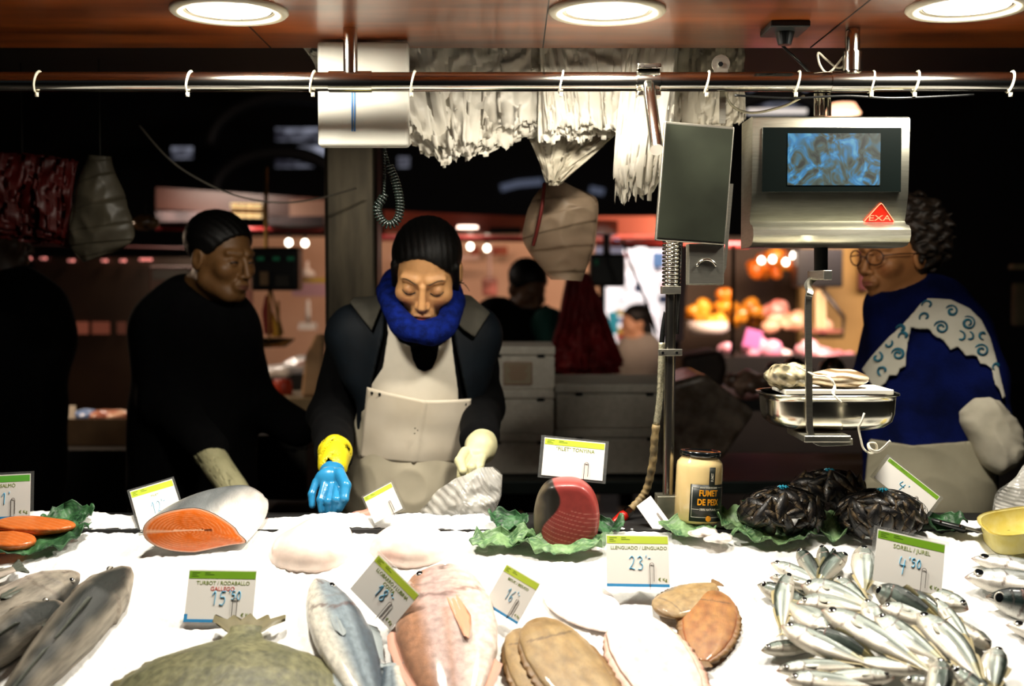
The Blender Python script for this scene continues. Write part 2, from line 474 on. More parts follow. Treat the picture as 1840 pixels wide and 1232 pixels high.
# lamp-arm bracket and the free rod pointing at the customer
rod = thing('rail_bracket', 'chrome rod bracket clamped to the rail beside the dark display', 'bracket', at(1166, 150, ry))
a = at(1165, 150, ry-.01); b = at(1180, 269, 2.12)
MB().cyl(a, b, .0115, n=28).build('rod', M_chrome, rod, smooth=True, angle=40)
for z in (at(0, 123, ry).z, at(0, 172, ry).z):
    MB().box((a.x, ry-.012, z), (.044, .034, .009)).build('clamp_plate', M_chrome, rod, bevel=.002)
    for dx in (-.014, .014):
        MB().cyl((a.x+dx, ry-.034, z), (a.x+dx, ry-.026, z), .0045, n=6).build('bolt', M_chrome, rod)
MB().cyl((a.x-.022, ry, rz), (a.x+.022, ry, rz), rr+.004, n=32).build('clamp_band', M_chrome, rod, smooth=True, angle=40)

# white case hanging under the canopy
def wpx(px0, px1, Y): return at(px1, 300, Y).x-at(px0, 300, Y).x
Yb = 2.40
c0 = at(571, 262, Yb); c1 = at(733, 74, Yb)
case = thing('wall_case', 'white enamelled metal case with blue stripes hanging behind the rail', 'case', (c0.x, Yb, c0.z))
MB().box(((c0.x+c1.x)/2, Yb+.02, (c0.z+c1.z)/2), (c1.x-c0.x, .04, c1.z-c0.z)).build('case_body', mat('case_enamel', '#cfcdc2', '#c4c2b8', 3, rough=.5, spec=.3), case, bevel=.006)
for dx in (-.0035, .0015):
    x = at(636, 200, Yb).x+dx; z0, z1 = at(0, 236, Yb).z, at(0, 135, Yb).z
    MB().box((x, Yb-.0008, (z0+z1)/2), (.0028, .0012, z1-z0)).build('blue_stripe', mat('blue_ink', '#3d6fa8', rough=.5), case)
# the roof strut it hangs on, visible above the rail
MB().tube([at(660, 118, 2.44), at(652, 100, 2.45), at(652, 88, 2.46)], .008, 8).build('strut', M_dark, case)

# coil cable below the case
ctrl = [at(690, 262, 2.5), at(700, 300, 2.5), at(712, 330, 2.5), at(719, 370, 2.5), at(713, 396, 2.5), at(697, 404, 2.5), at(683, 392, 2.5), at(678, 372, 2.5), at(690, 345, 2.5), at(690, 262, 2.53)]
path = curve_pts(ctrl, 24); mb = MB(); hel = []; tot = 0
for i, p in enumerate(path):
    t = (path[min(i+1, len(path)-1)]-path[max(i-1, 0)]).normalized(); u = t.cross(Vector((0, 1, 0))).normalized(); w = Vector((0, 1, 0))
    if i: tot += (p-path[i-1]).length
    coil = 1 if 20 < i < 190 else .15
    hel.append((p, u, w, tot, coil))
pts = []
for i in range(len(hel)-1):
    for k in range(6):
        f = k/6; p = hel[i][0].lerp(hel[i+1][0], f); an = (hel[i][3]*(1-f)+hel[i+1][3]*f)/.0062*2*PI
        pts.append(p+(hel[i][1]*math.cos(an)+hel[i][2]*math.sin(an))*.0075*hel[i][4])
mb.tube(pts, .0022, 6)
tag(mb.build('coiled_cable', mat('green_black_rubber', '#18221d', rough=.25, spec=.8), smooth=True), 'dark springy coiled cable looping below the white case', 'cable')

# thin wires
def wire(name, pts, r, m, label, cat='cable', k=8, group=None):
    return tag(MB().tube(curve_pts(pts, k), r, 7).build(name, m, smooth=True), label, cat, group)
M_wire = mat('grey_wire', '#6d675c', rough=.5)
wire('sagging_wire', [at(250, 225, 3.2), at(300, 282, 3.2), at(350, 318, 3.2), at(420, 350, 3.2), at(500, 364, 3.2), at(570, 357, 3.25), at(640, 338, 3.3)], .0022, M_wire, 'thin grey wire sagging across the dark to the steel pillar')
M_wl = mat('pale_wire', '#b7b09e', rough=.5)
wire('power_cord', [at(1407, 62, 2.3), at(1405, 80, 2.36), at(1430, 105, 2.4), at(1452, 128, 2.4), at(1462, 140, 2.4)], .003, M_black, 'black cord dropping from the ceiling socket behind the rail')
wire('loose_cable', [at(1520, 96, 2.32), at(1490, 130, 2.31), at(1474, 118, 2.31), at(1470, 95, 2.31), at(1486, 108, 2.33), at(1508, 122, 2.33), at(1530, 108, 2.33)], .0022, M_wl, 'thin pale cable looped beside the right rail post')
wire('scale_cable', [at(1303, 160, 2.32), at(1310, 183, 2.34), at(1330, 199, 2.36), at(1362, 202, 2.36), at(1410, 190, 2.36), at(1445, 172, 2.33)], .0026, M_wl, 'pale cable sagging from the rail to the top of the hanging scale')
wire('rail_cable', [at(1320, 171, 2.3), at(1420, 176, 2.3), at(1520, 172, 2.3), at(1610, 176, 2.3), at(1750, 170, 2.3)], .0022, M_black, 'thin black cable tied along the underside of the rail')
sk = at(1410, 62, 2.28)
s = thing('ceiling_socket', 'dark electric socket plate under the canopy with a plug in it', 'socket', (sk.x, 2.28, CEIL))
MB().box((sk.x, 2.28, CEIL-.006), (.072, .10, .012)).build('plate', mat('socket_grey', '#23282a', rough=.4), s, bevel=.003)
MB().cyl((sk.x, 2.28, CEIL-.012), (sk.x, 2.28, CEIL-.035), .018, .012).build('plug', M_black, s)
tb = thing('rail_tab', 'small round metal tab standing on the rail behind the bag bundle', 'bracket', at(1295, 140, 2.33))
mb = MB(); q = at(1295, 115, 2.33); mb.cyl(q+Vector((0, .003, 0)), q-Vector((0, .003, 0)), .017, n=28); mb.box(at(1295, 130, 2.33), (.026, .005, .03)); mb.build('plate', M_steel, tb)
MB().cyl(at(1295, 115, 2.326), at(1295, 115, 2.32), .005, n=6).build('bolt', M_chrome, tb)
q0, q1 = at(1298, 165, 2.33), at(1298, 222, 2.33); MB().box((q0+q1)/2, (.012, .004, q0.z-q1.z)).build('strap', M_steel, tb)
# ================================================================ hanging scale
Ys = 2.30
def yz(Y, py): return at(0, py, Y).z
sc = thing('hanging_scale', 'stainless steel hanging scale with blue screen picture and red triangle badge', 'scale', at(1492, 440, Ys))
xl, xr = at(1352, 300, Ys).x, at(1634, 300, Ys).x
def prof_ring(x, inset=0):
    P = [(.11, 208), (.012, 208), (.003, 211), (0, 216), (.002, 300), (.004, 346), (.012, 372), (.022, 396), (.014, 402), (-.004, 405), (-.014, 413), (-.016, 423), (-.010, 433), (.004, 440), (.03, 443), (.11, 443)]
    return [Vector((x, Ys+d, yz(Ys, p))) for d, p in P]
M_house = mat('scale_steel', '#c9c8b8', '#bab9a8', 30, rough=.3, metal=1, stretch=(1, 1, 10))
MB().loft([prof_ring(xl), prof_ring(xl+.002), prof_ring(xr-.002), prof_ring(xr)]).build('housing', M_house, sc, smooth=True, angle=35)
def sheet(px0, py0, px1, py1, Y, d, dep=.004):
    a, b = at(px0, py0, Y), at(px1, py1, Y)
    return MB().box(((a.x+b.x)/2, Y+d, (a.z+b.z)/2), (abs(b.x-a.x), dep, abs(a.z-b.z)))
bez = sheet(1370, 229, 1618, 345, Ys, -.001).build('bezel', mat('bezel_gloss', '#030706', rough=.3, spec=.25), sc, bevel=.001)
# the picture on the screen
def screen_mat():
    m = bpy.data.materials.new('screen_picture'); m.use_nodes = True; N, L = m.node_tree.nodes, m.node_tree.links; b = N['Principled BSDF']
    b.inputs['Base Color'].default_value = (.01, .01, .01, 1); b.inputs['Roughness'].default_value = .3
    tc = N.new('ShaderNodeTexCoord'); n1 = N.new('ShaderNodeTexNoise'); n1.inputs['Scale'].default_value = 22; n1.inputs['Detail'].default_value = 2; n1.inputs['Distortion'].default_value = 2.2
    L.new(tc.outputs['Object'], n1.inputs['Vector']); r = N.new('ShaderNodeValToRGB'); L.new(n1.outputs['Fac'], r.inputs[0])
    e = r.color_ramp.elements; e[0].position = .36; e[0].color = srgb('#17221f'); e[1].position = .47; e[1].color = srgb('#43564c')
    for p, c in ((.53, '#2f6c86'), (.60, '#1f84c0'), (.70, '#5fb2d4')):
        q = e.new(p); q.color = srgb(c)
    L.new(r.outputs[0], b.inputs['Emission Color']); b.inputs['Emission Strength'].default_value = .8; return m
sheet(1415, 240, 1580, 333, Ys, -.0035, .002).build('screen', screen_mat(), bez)
# badge
bx = at(1583, 382, Ys+.008); k = Ys/F
badge = MB(); tri = [(-27, -17), (-23, -20), (23, -20), (27, -17), (27, -14), (3, 17), (0, 19), (-3, 17), (-27, -14)]
tilt = Matrix.Rotation(math.radians(-20), 3, 'X')
ux, uz, un = Vector((1, 0, 0)), Vector((0, -.327, .945)), Vector((0, -.945, -.327))
bo = Vector((bx.x, Ys+.0163, bx.z))
bd = MB().prism([(x*k, y*k) for x, y in tri], bo, ux, uz, un, .003).build('badge', mat('badge_red', '#c01c08', rough=.35), sc)
edge = MB().tube([bo+ux*x*k*.97+uz*y*k*.97+un*.0032 for x, y in tri], .0008, 6, closed=True).build('badge_edge', mat('badge_edge', '#e98a6a', rough=.4), bd)
Rb = Matrix((ux, uz, un)).transposed()
text_obj('badge_lettering', 'EXA', .0155, MATS['badge_edge'], sc, bo+ux*0-uz*9*k+un*.0036-origin_of(sc), Rb, sx=1.5)
# hanger rods above
for px in (1466, 1476, 1490):
    MB().cyl(at(px, 208, Ys+.05), at(px, 168, Ys+.05), .004 if px != 1476 else .007, n=14).build('hanger_rod', M_chrome, sc, smooth=True, angle=40)
# stub, arm and pan
MB().cyl(at(1475, 442, Ys+.05), at(1475, 492, Ys+.05), .013, n=20).build('load_stub', M_black, sc, smooth=True, angle=40)
Yp = 2.31
arm = [at(1484, 491, Yp), at(1462, 500, Yp), at(1440, 512, Yp), at(1432, 524, Yp), at(1429, 545, Yp), at(1430, 650, Yp), at(1431, 745, Yp), at(1434, 768, Yp), at(1444, 781, Yp), at(1462, 783, Yp), at(1505, 781, Yp)]
arm = [Vector((p.x, p.y-.10*min(1, max(0, (i-1)/2)) , p.z)) for i, p in enumerate(arm)]
mb = MB(); rings = []
for i, p in enumerate(curve_pts(arm, 6)):
    pass
cp = curve_pts(arm, 6)
for i, p in enumerate(cp):
    t = (cp[min(i+1, len(cp)-1)]-cp[max(i-1, 0)]).normalized(); w = Vector((0, 1, 0)); w = (w-t*w.dot(t)).normalized(); u = t.cross(w)
    rings.append([p+w*.004*a+u*.0058*b for a, b in ((1, 1), (1, -1), (-1, -1), (-1, 1))])
mb.loft(rings).build('pan_arm', M_steel, sc, bevel=.0008)
q0, q1 = at(1470, 486, 2.24), at(1485, 503, 2.24)
MB().box(((q0.x+q1.x)/2, 2.26, (q0.z+q1.z)/2), (q1.x-q0.x, .12, q0.z-q1.z)).build('arm_bracket', M_steel, sc, bevel=.001)
pan = thing('scale_pan', 'oval stainless steel pan hanging under the scale with seafood in it', 'pan', at(1485, 766, 2.33))
pc = at(1485, 703, 2.33); pw = (at(1607, 703, 2.33).x-at(1363, 703, 2.33).x)/2; ph = pc.z-at(0, 766, 2.33).z
def sup(a, p=3.2): return (abs(math.cos(a))**(2/p)*(1 if math.cos(a) > 0 else -1), abs(math.sin(a))**(2/p)*(1 if math.sin(a) > 0 else -1))
def pan_ring(s, z, n=72):
    return [Vector((pc.x+pw*s*sup(2*PI*j/n)[0], pc.y+pw*.78*s*sup(2*PI*j/n)[1], pc.z+z)) for j in range(n)]
prof = [(1.0, 0), (1.0, -.003), (.955, -.004), (.945, -.2*ph), (.935, -.55*ph), (.90, -.78*ph), (.80, -.93*ph), (.66, -ph), (.3, -ph), (.05, -ph), (.05, -ph+.002), (.3, -ph+.002), (.64, -ph+.002), (.78, -.91*ph), (.88, -.76*ph), (.915, -.54*ph), (.93, -.2*ph), (.94, 0)]
MB().loft([pan_ring(s, z) for s, z in prof], cap=True).build('bowl', mat('pan_steel', '#cfcbbd', rough=.2, metal=1), pan, smooth=True)
MB().box((pc.x-.03, pc.y-.06, pc.z-ph-.008), (.085, .14, .012)).build('pan_support', M_steel, pan, bevel=.002)
bd_ = MB().box((pc.x+.004, pc.y-.02, pc.z+.005), (.20, .12, .010)).build('tray', mat('tray_white', '#e6e2d4', rough=.5), bevel=.002)
bd_.name = 'plastic_tray'; tag(bd_, 'flat white tray lying across the steel scale pan', 'tray')
# seafood on the tray
o1 = at(1417, 676, 2.29); o2 = at(1505, 680, 2.29)
def f_oy(P):
    f = ell(P, o1, (.044, .035, .024)); n = noise3(np.stack(P, -1), 120, 4)*.006+noise3(np.stack(P, -1), 300, 6)*.003
    return f+n
def c_oy(V):
    n = noise3(V, 160, 8); t = np.clip(.5+1.6*n, 0, 1); return lerp3(rgb('#55503e'), rgb('#cdbf9b'), t)
M_att = mat('painted_skin', attr=True, rough=.4)
M_wet = mat('wet_skin', c2='0.12', scale=90, attr=True, rough=.22, coat=.5, bump=.15, bscale=250)
tag(sdfobj('oyster_cluster', f_oy, *bb([o1], .06), .002, M_wet, color=c_oy), 'rough grey brown shellfish lump at the arm end of the white tray', 'shellfish')
def f_st(P):
    f = ell(P, o2, (.058, .035, .019)); return f+noise3(np.stack(P, -1), 90, 9)*.003
def c_st(V):
    n = np.sin(V[:, 2]*600+V[:, 0]*90+4*noise3(V, 60, 3)); return lerp3(rgb('#7a6346'), rgb('#dccbb0'), np.clip(.55+.9*n, 0, 1))
tag(sdfobj('striped_shellfish', f_st, *bb([o2], .075), .002, M_wet, color=c_st), 'smooth pale brown striped shellfish at the glasses woman end of the tray', 'shellfish')
M_rib = mat('paper_band', '#e9e3d0', rough=.6)
rb = [at(1430, 657, 2.22), at(1450, 667, 2.21), at(1468, 675, 2.20), at(1484, 676, 2.20), at(1494, 682, 2.19), at(1500, 695, 2.19), at(1497, 706, 2.155), at(1505, 716, 2.15), at(1512, 722, 2.15)]
tag(MB().tube(curve_pts(rb, 6), .0035, 8, flat=.5).build('white_band', M_rib, smooth=True), 'white plastic band trailing over the seafood and the pan rim', 'band')
rb = [at(1553, 742, 2.17), at(1548, 757, 2.17), at(1543, 768, 2.18), at(1547, 790, 2.18), at(1552, 806, 2.18), at(1565, 814, 2.18), at(1575, 806, 2.18), at(1572, 796, 2.18), at(1560, 797, 2.18), at(1565, 808, 2.17), at(1580, 810, 2.17), at(1600, 792, 2.17)]
tag(MB().tube(curve_pts(rb, 6), .0035, 8, flat=.5).build('white_band', M_rib, smooth=True), 'white plastic band curling below the pan beside the apron', 'band')

# ================================================================ dark display on a post, spring, hose
dp = thing('display_post', 'steel post with a big spring and a dark tilted display panel', 'display', at(1197, 930, 2.40))
def quadbox(TL, TR, BR, BL, Y, dep):
    f = [at(*p, Y) for p in (BL, BR, TR, TL)]; return f, [p+Vector((0, dep, 0)) for p in f]
f, bk = quadbox((1195, 217), (1320, 228), (1303, 440), (1178, 431), 2.27, .022)
MB().hexa(bk, f).build('display_frame', M_steel, dp, bevel=.002)
cen = sum(f, Vector())/4
g = [cen+(p-cen)*.955-Vector((0, .0015, 0)) for p in f]
g2 = [p+Vector((0, .003, 0)) for p in g]
MB().hexa(g2, g).build('display_panel', mat('dark_glass', '#262921', '#1d1f19', 9, rough=.28, spec=.5), dp)
# steel lug at the right edge and the clear box under the panel
MB().hexa([at(*p, 2.30) for p in ((1298, 500), (1305, 480), (1318, 330), (1311, 330))], [at(*p, 2.296) for p in ((1298, 500), (1305, 480), (1318, 330), (1311, 330))]).build('side_plate', M_steel, dp)
M_clear = mat('clear_plastic', '#e9ede6', rough=.12, trans=1.0, ior=1.3)
q0, q1 = at(1237, 438, 2.29), at(1298, 510, 2.29)
cx, cz, w_, h_ = (q0.x+q1.x)/2, (q0.z+q1.z)/2, q1.x-q0.x, q0.z-q1.z
mb = MB()
mb.box((cx, 2.28, cz), (w_, .003, h_)).box((cx, 2.32, cz), (w_, .003, h_)).box((q0.x+.001, 2.30, cz), (.003, .04, h_)).box((q1.x, 2.30, cz), (.003, .04, h_)).box((cx, 2.30, q1.z), (w_, .04, .004))
mb.build('clear_box', M_steel, dp, bevel=.001)
MB().tube([(cx+.018*math.cos(a)*1.0, 2.276, cz-.008+.016*math.sin(a)) for a in np.linspace(.2, PI-.2, 14)], .0022, 6).build('box_catch', M_chrome, dp, smooth=True)
Yq = 2.38
sp0, sp1 = at(1207, 430, Yq), at(1206, 514, Yq)
pts = []
for i in range(12*14+1):
    a = i/14*2*PI; f_ = i/(12*14); p = sp0.lerp(sp1, f_)
    pts.append(p+Vector((math.cos(a)*.0155, math.sin(a)*.0155, 0)))
MB().tube(pts, .0030, 8).build('spring', M_chrome, dp, smooth=True)
MB().cyl(at(1224, 425, Yq+.02), at(1216, 600, Yq+.02), .004, n=10).build('inner_cable', M_black, dp, smooth=True)
q = at(1205, 521, Yq); MB().box(q, (.036, .034, .015)).build('collar', M_steel, dp, bevel=.001)
MB().cyl(at(1206, 515, Yq), at(1200, 900, Yq), .0105, n=28).build('post', mat('post_steel', '#9a948a', rough=.25, metal=1), dp, smooth=True, angle=40)
q = at(1204, 633, Yq-.012); MB().box(q, (.046, .012, .013)).build('hose_clamp', M_steel, dp, bevel=.001)
for dx in (-.015, .012): MB().cyl(q+Vector((dx, -.006, 0)), q+Vector((dx, -.009, 0)), .003, n=6).build('screw', M_chrome, dp)
for py in (560, 600, 620): 
    pass
q = at(1197, 888, Yq); qb = at(1197, 940, Yq); MB().box((q+qb)/2, (.040, .05, q.z-qb.z)).build('base_block', mat('zinc', '#77776a', '#8a897a', 30, rough=.4, metal=.8), dp, bevel=.0015)
# hose
hs = thing('spray_hose', 'braided hose wrapped in worn tape with a red handle beside the post', 'hose', at(1120, 950, 2.41))
path = curve_pts([at(1197, 560, 2.40), at(1190, 605, 2.40), at(1188, 660, 2.40), at(1185, 720, 2.41), at(1177, 780, 2.42), at(1173, 830, 2.43), at(1163, 875, 2.44), at(1150, 897, 2.44), at(1133, 915, 2.43)], 10)
n = len(path)
MB().tube(path[:int(n*.18)], .0052, 10).build('black_sleeve', M_black, hs, smooth=True)
rs = [.0066+.0005*math.sin(i*2.2) for i in range(n)]
s0, s1 = int(n*.15), int(n*.47)
MB().tube(path[s0:s1], rs[s0:s1], 12).build('braid', mat('braid_metal', '#cfcaae', '#8f8b76', 260, rough=.35, metal=.6), hs, smooth=True)
MB().tube(path[s1-1:], [.0078+.0008*math.sin(i*1.7) for i in range(len(path[s1-1:]))], 12).build('tape', mat('worn_tape', '#8f7a52', '#4a412f', 60, rough=.6), hs, smooth=True)
d0, d1 = path[-1], at(1097, 948, 2.41)
MB().cyl(d0, d0.lerp(d1, .25), .0105, n=6).build('coupling', M_chrome, hs)
MB().tube([d0.lerp(d1, .22), d0.lerp(d1, .35), d0.lerp(d1, .7), d1], [.009, .0115, .011, .007], 16).build('red_handle', mat('handle_red', '#a3160c', rough=.3), hs, smooth=True)

# ================================================================ jar
jb = ice(1252, 934); jb = Vector((jb.x, jb.y, jb.z-.002))
jar = thing('glass_jar', 'tall glass jar of cream broth with black FUMET DE PEIX label and black lid', 'jar', jb)
tiltj = Matrix.Rotation(math.radians(3), 3, 'Y') @ Matrix.Rotation(math.radians(-2), 3, 'X')
jr = 42*jb.y/F; jh = 128*jb.y/F
def J(o):
    o.matrix_local = tiltj.to_4x4(); return o
J(MB().lathe([(.001, 0), (jr*.9, 0), (jr, .006), (jr, jh*.78), (jr*.97, jh*.84), (jr*.82, jh*.90), (jr*.78, jh*.93), (jr*.78, jh*.96), (.001, jh*.96)], n=64).build('jar_body', mat('broth', '#e8cf96', '#dfc184', 4, rough=.12, coat=1, stretch=(1, 1, 3)), jar, smooth=True, world=False))
J(MB().lathe([(jr*.845, jh*.885), (jr*.80, jh*.905), (jr*.785, jh*.93), (jr*.785, jh*.955)], n=64).build('oil_ring', mat('amber_oil', '#c97a1c', rough=.15), jar, smooth=True, world=False))
lid = J(MB().lathe([(jr*.86, jh*.925), (jr*.88, jh*.93), (jr*.88, jh*.985), (jr*.85, jh), (jr*.78, jh*.995), (jr*.70, jh*.985), (jr*.66, jh*.99), (jr*.45, jh*.985), (.001, jh*.985)], n=64).build('lid', mat('lid_black', '#0c1214', rough=.15, coat=1), jar, smooth=True, world=False))
def wrap(a0, a1, z0, z1, r, name, m, thick=.0004):
    g = MB(); g.grid(lambda u, v: (r*math.sin(a0+(a1-a0)*u), -r*math.cos(a0+(a1-a0)*u), z0+(z1-z0)*v), 30, 2)
    return J(g.build(name, m, jar, smooth=True, world=False, solid=thick))
La = (-.50, 1.22)
wrap(La[0], La[1], jh*.04, jh*.555, jr+.0006, 'label', mat('label_black', '#121a18', rough=.4))
wrap(.28, .56, jh*.50, jh*.80, jr+.0007, 'seal_strip', MATS['label_black'])
def wrap_text(body, size, zc, ac, m, name, bold=True, rot=False, sx=1):
    me = text_mesh(body, size, depth=.0001, bold=bold); me.materials.clear(); me.materials.append(m); r = jr+.0012
    for v in me.vertices:
        x, y = v.co.x*sx, v.co.y
        if rot: x, y = -y, x
        a = ac+x/r; v.co = Vector(((r+v.co.z)*math.sin(a), -(r+v.co.z)*math.cos(a), zc+y))
    o = bpy.data.objects.new(name, me); COL.objects.link(o); o.parent = jar; return J(o)
M_gold = mat('gold_print', '#f0a41e', rough=.4); M_pp = mat('white_print', '#d9d6c6', rough=.5)
wrap_text('FUMET', .0165, jh*.435, .30, M_gold, 'lettering', sx=.78); wrap_text('DE PEIX', .0165, jh*.31, .30, M_gold, 'lettering', sx=.78)
wrap_text('PEIXATERIES DE BARRI', .0045, jh*.515, .30, M_pp, 'lettering', sx=.8); wrap_text('100% NATURAL', .0056, jh*.21, .30, M_pp, 'lettering', sx=.9)
wrap_text('FUMET', .0075, jh*.66, .42, M_pp, 'lettering', rot=True, sx=.7)
for a0, a1, z in ((-.42, -.14, .515), (.76, 1.12, .515), (-.42, -.10, .21), (.72, 1.12, .21), (-.42, 1.14, .10)):
    wrap(a0, a1, jh*z, jh*z+.0006, jr+.0011, 'label_line', M_pp, .0002)
for a_ in (-.42, 1.13): wrap(a_, a_+.015, jh*.10, jh*.518, jr+.0011, 'label_line', M_pp, .0002)
dq = MB(); rc_ = jr+.0014
pts = [(.32+.0055/rc_*math.cos(t), jh*.085+.0055*math.sin(t)) for t in np.linspace(0, 2*PI, 21)[:-1]]
dq.add([(rc_*math.sin(a), -rc_*math.cos(a), z) for a, z in pts], [tuple(range(20))]); J(dq.build('gold_seal', M_gold, jar, world=False, solid=.0004))

# ================================================================ price cards
DIG = {'1': [[(.15, .7), (.5, 1), (.45, 0)]], '2': [[(.05, .8), (.35, 1), (.6, .8), (.45, .45), (.05, .08), (.25, .12), (.7, .02)]],
 '3': [[(.05, .85), (.35, 1), (.6, .8), (.3, .55), (.65, .35), (.5, .05), (.1, .05)]], '4': [[(.15, 1), (.02, .45), (.7, .42)], [(.6, .85), (.5, .4), (.38, -.25)]],
 '5': [[(.65, 1), (.2, .98), (.12, .6), (.5, .6), (.6, .3), (.35, .02), (.02, .08)]], '0': [[(.35, 1), (.05, .6), (.15, .1), (.45, .02), (.65, .4), (.55, .85), (.35, 1)]],
 '6': [[(.55, 1), (.15, .6), (.08, .2), (.35, 0), (.6, .2), (.45, .45), (.12, .3)]], '8': [[(.4, .5), (.1, .75), (.35, 1), (.6, .75), (.35, .5), (.05, .2), (.3, 0), (.6, .2), (.4, .5)]],
 '7': [[(.05, .95), (.65, 1), (.3, 0)]], '9': [[(.6, .7), (.3, .5), (.1, .8), (.4, 1), (.6, .75), (.5, 0)]], "'": [[(.2, 1.1), (.12, .8)]], '-': [[(.05, .7), (.5, .75)]]}
M_paper = mat('card_paper', '#e2dfd9', rough=.55); M_slv = mat('card_sleeve', '#e9ecea', rough=.08, trans=.9, ior=1.15, alpha=.5)
M_green = mat('card_green', '#6d9c1e', rough=.45); M_lime = mat('card_lime', '#b3c63c', rough=.45)
M_gt = mat('green_print', '#75882e', rough=.5); M_rt = mat('red_print', '#c0392e', rough=.5); M_pen = mat('blue_pen', '#4aa6cf', rough=.5)
M_blue = mat('blue_edge', '#2f86bd', rough=.5); M_dk = mat('dark_print', '#3e5b18', rough=.5); M_clip = mat('wire_clip', '#6b5f5a', rough=.3, metal=.9)
def card(label, BL, BR, TL, Y3, titles=(), price='', band=None, blue=False, slv=True, hw=None, clip=True, group='plastic covered price cards', unit=True, blue_side=False):
    a, b, c = [at(BL[0], BL[1], Y3[0]), at(BR[0], BR[1], Y3[1]), at(TL[0], TL[1], Y3[2])]
    x = (b-a); w = x.length; x.normalize(); y = c-a; y = y-x*y.dot(x)*1.0; h = y.length; y.normalize(); z = x.cross(y)
    R = Matrix((x, y, z)).transposed()
    t = thing('price_card', label, 'price card', (0, 0, 0), group); t['_o'] = (0, 0, 0)
    K = dict(parent=t, world=False)
    if slv: MB().box((w/2, h/2, 0), (w, h, .0012)).build('plastic_sleeve', M_slv, bevel=.0004, **K)
    x0, x1, y0, y1 = w*.05, w*.95, h*(.06), h*.95
    if not slv: x0, x1, y0, y1 = 0, w, 0, h
    pz = .0010
    MB().box(((x0+x1)/2, (y0+y1)/2, pz), (x1-x0, y1-y0, .0008)).build('paper', M_paper, **K)
    pz += .0006
    W_, H_ = x1-x0, y1-y0
    if band:
        MB().box((x0+W_*.5, y0+H_*.90, pz), (W_*.98, H_*.15, .0003)).build('green_band', band, **K)
        mb = MB()
        for i, (u, ln) in enumerate(((.05, .12), (.05, .07), (.05, .10), (.24, .08), (.24, .14))):
            yy = y0+H_*(.94-.035*(i % 3)); mb.box((x0+W_*(u+ln/2), yy, pz+.0003), (W_*ln, H_*.008, .0002))
        mb.build('fine_print', M_dk, **K)
    for i, (tx, m) in enumerate(titles):
        text_obj('lettering', tx, W_*.085 if len(tx) < 18 else W_*.078, m, t, (x0+W_*.52, y0+H_*(.735-.115*i), pz), sx=.95 if len(tx) < 22 else .8)
    px_ = x0+W_*(.36 if len(price) > 3 else .38)
    mb = MB(); cw = W_*.13; ch = H_*.27; yy = y0+H_*.30; small = False
    for chx in price:
        if chx == "'": small = True
        s_ = .62 if small else 1; oy = ch*.42 if small else 0
        for st in DIG.get(chx, []):
            P = curve_pts([(px_+cw*s_*q[0], yy+oy+ch*s_*q[1], pz+.0005) for q in st], 5) if len(st) > 2 else [(px_+cw*s_*q[0], yy+oy+ch*s_*q[1], pz+.0005) for q in st]
            mb.tube(P, W_*.006, 6)
        px_ += cw*s_*(.5 if chx in "'" else 1.0)
    if price: mb.build('handwritten_price', M_pen, smooth=True, **K)
    if unit and titles: text_obj('lettering', '\u20ac Kg', W_*.07, M_gt, t, (x0+W_*.89, y0+H_*.11, pz))
    if blue: MB().box((x0+W_*.5, y0-H_*.01, pz+.0002), (W_, H_*.06, .0004)).build('blue_edge', M_blue, **K)
    if blue_side: MB().box((x0+W_*.02, y0+H_*.04, pz+.0003), (W_*.05, H_*.16, .0004)).build('blue_edge', M_blue, **K)
    if clip:
        cx_ = x0+W_*.72; cy_ = y0+H_*.02; l_ = H_*.42; r_ = W_*.032
        P = [(cx_-r_, cy_-H_*.12, .003), (cx_-r_, cy_+l_-r_, .003)]+[(cx_-r_*math.cos(a_), cy_+l_-r_+r_*math.sin(a_), .003) for a_ in np.linspace(.3, PI, 8)]+[(cx_+r_, cy_+H_*.05, .003)]
        MB().tube(P, .00055, 6).build('wire_clip', M_clip, smooth=True, **K)
    t.matrix_world = Matrix.Translation(a) @ R.to_4x4()
    return t
def iy(p, dh=0): return ice(p[0], p[1], dh).y
T_ = lambda s, m=M_gt: (s, m)
card('price card for TURBOT / RODABALLO GALLEGO at 15,50 with dark green band', (323, 1120), (460, 1122), (328, 1018), (2.03, 2.03, 2.07), [T_('TURBOT / RODABALLO'), T_('GALLEGO', M_rt)], "15'50", M_green, blue=True, blue_side=True)
card('price card for SORELL / JUREL at 4,50 stuck in the horse mackerel pile', (1560, 1047), (1697, 1078), (1570, 943), (2.06, 2.06, 2.10), [T_('SORELL / JUREL')], "4'50", M_green)
card('price card for LLENGUADO / LENGUADO at 23 in front of the sole', (1084, 1056), (1210, 1058), (1077, 955), (2.10, 2.10, 2.14), [T_('LLENGUADO / LENGUADO')], "23'-", M_lime, blue=True)
card('tilted price card for LLOBARRO / LUBINA COSTA at 18 beside the sea bass', (622, 1058), (702, 1140), (676, 984), (2.04, 1.985, 2.05), [T_('LLOBARRO / LUBINA'), T_('COSTA')], "18'-", M_lime)
card('tilted price card for BESUC / BESUGO at 16 beside the bream', (866, 1085), (932, 1126), (898, 1000), (2.045, 2.0, 2.07), [T_('BESUC / BESUGO')], "16'-", M_lime, blue=True)
card('bright price card for tuna fillet propped on top of the red tuna block', (966, 857), (1088, 869), (982, 782), (2.32, 2.32, 2.34), [T_('"FILET" TONYINA')], "", M_lime, unit=False)
card('price card at 21 for salmon fillet behind the orange fillets', (-60, 938), (60, 932), (-42, 851), (2.36, 2.36, 2.38), [T_('FILET SALM\u00d3')], "21'", mat('card_mid_green', '#5fae3e', rough=.45), blue=True)
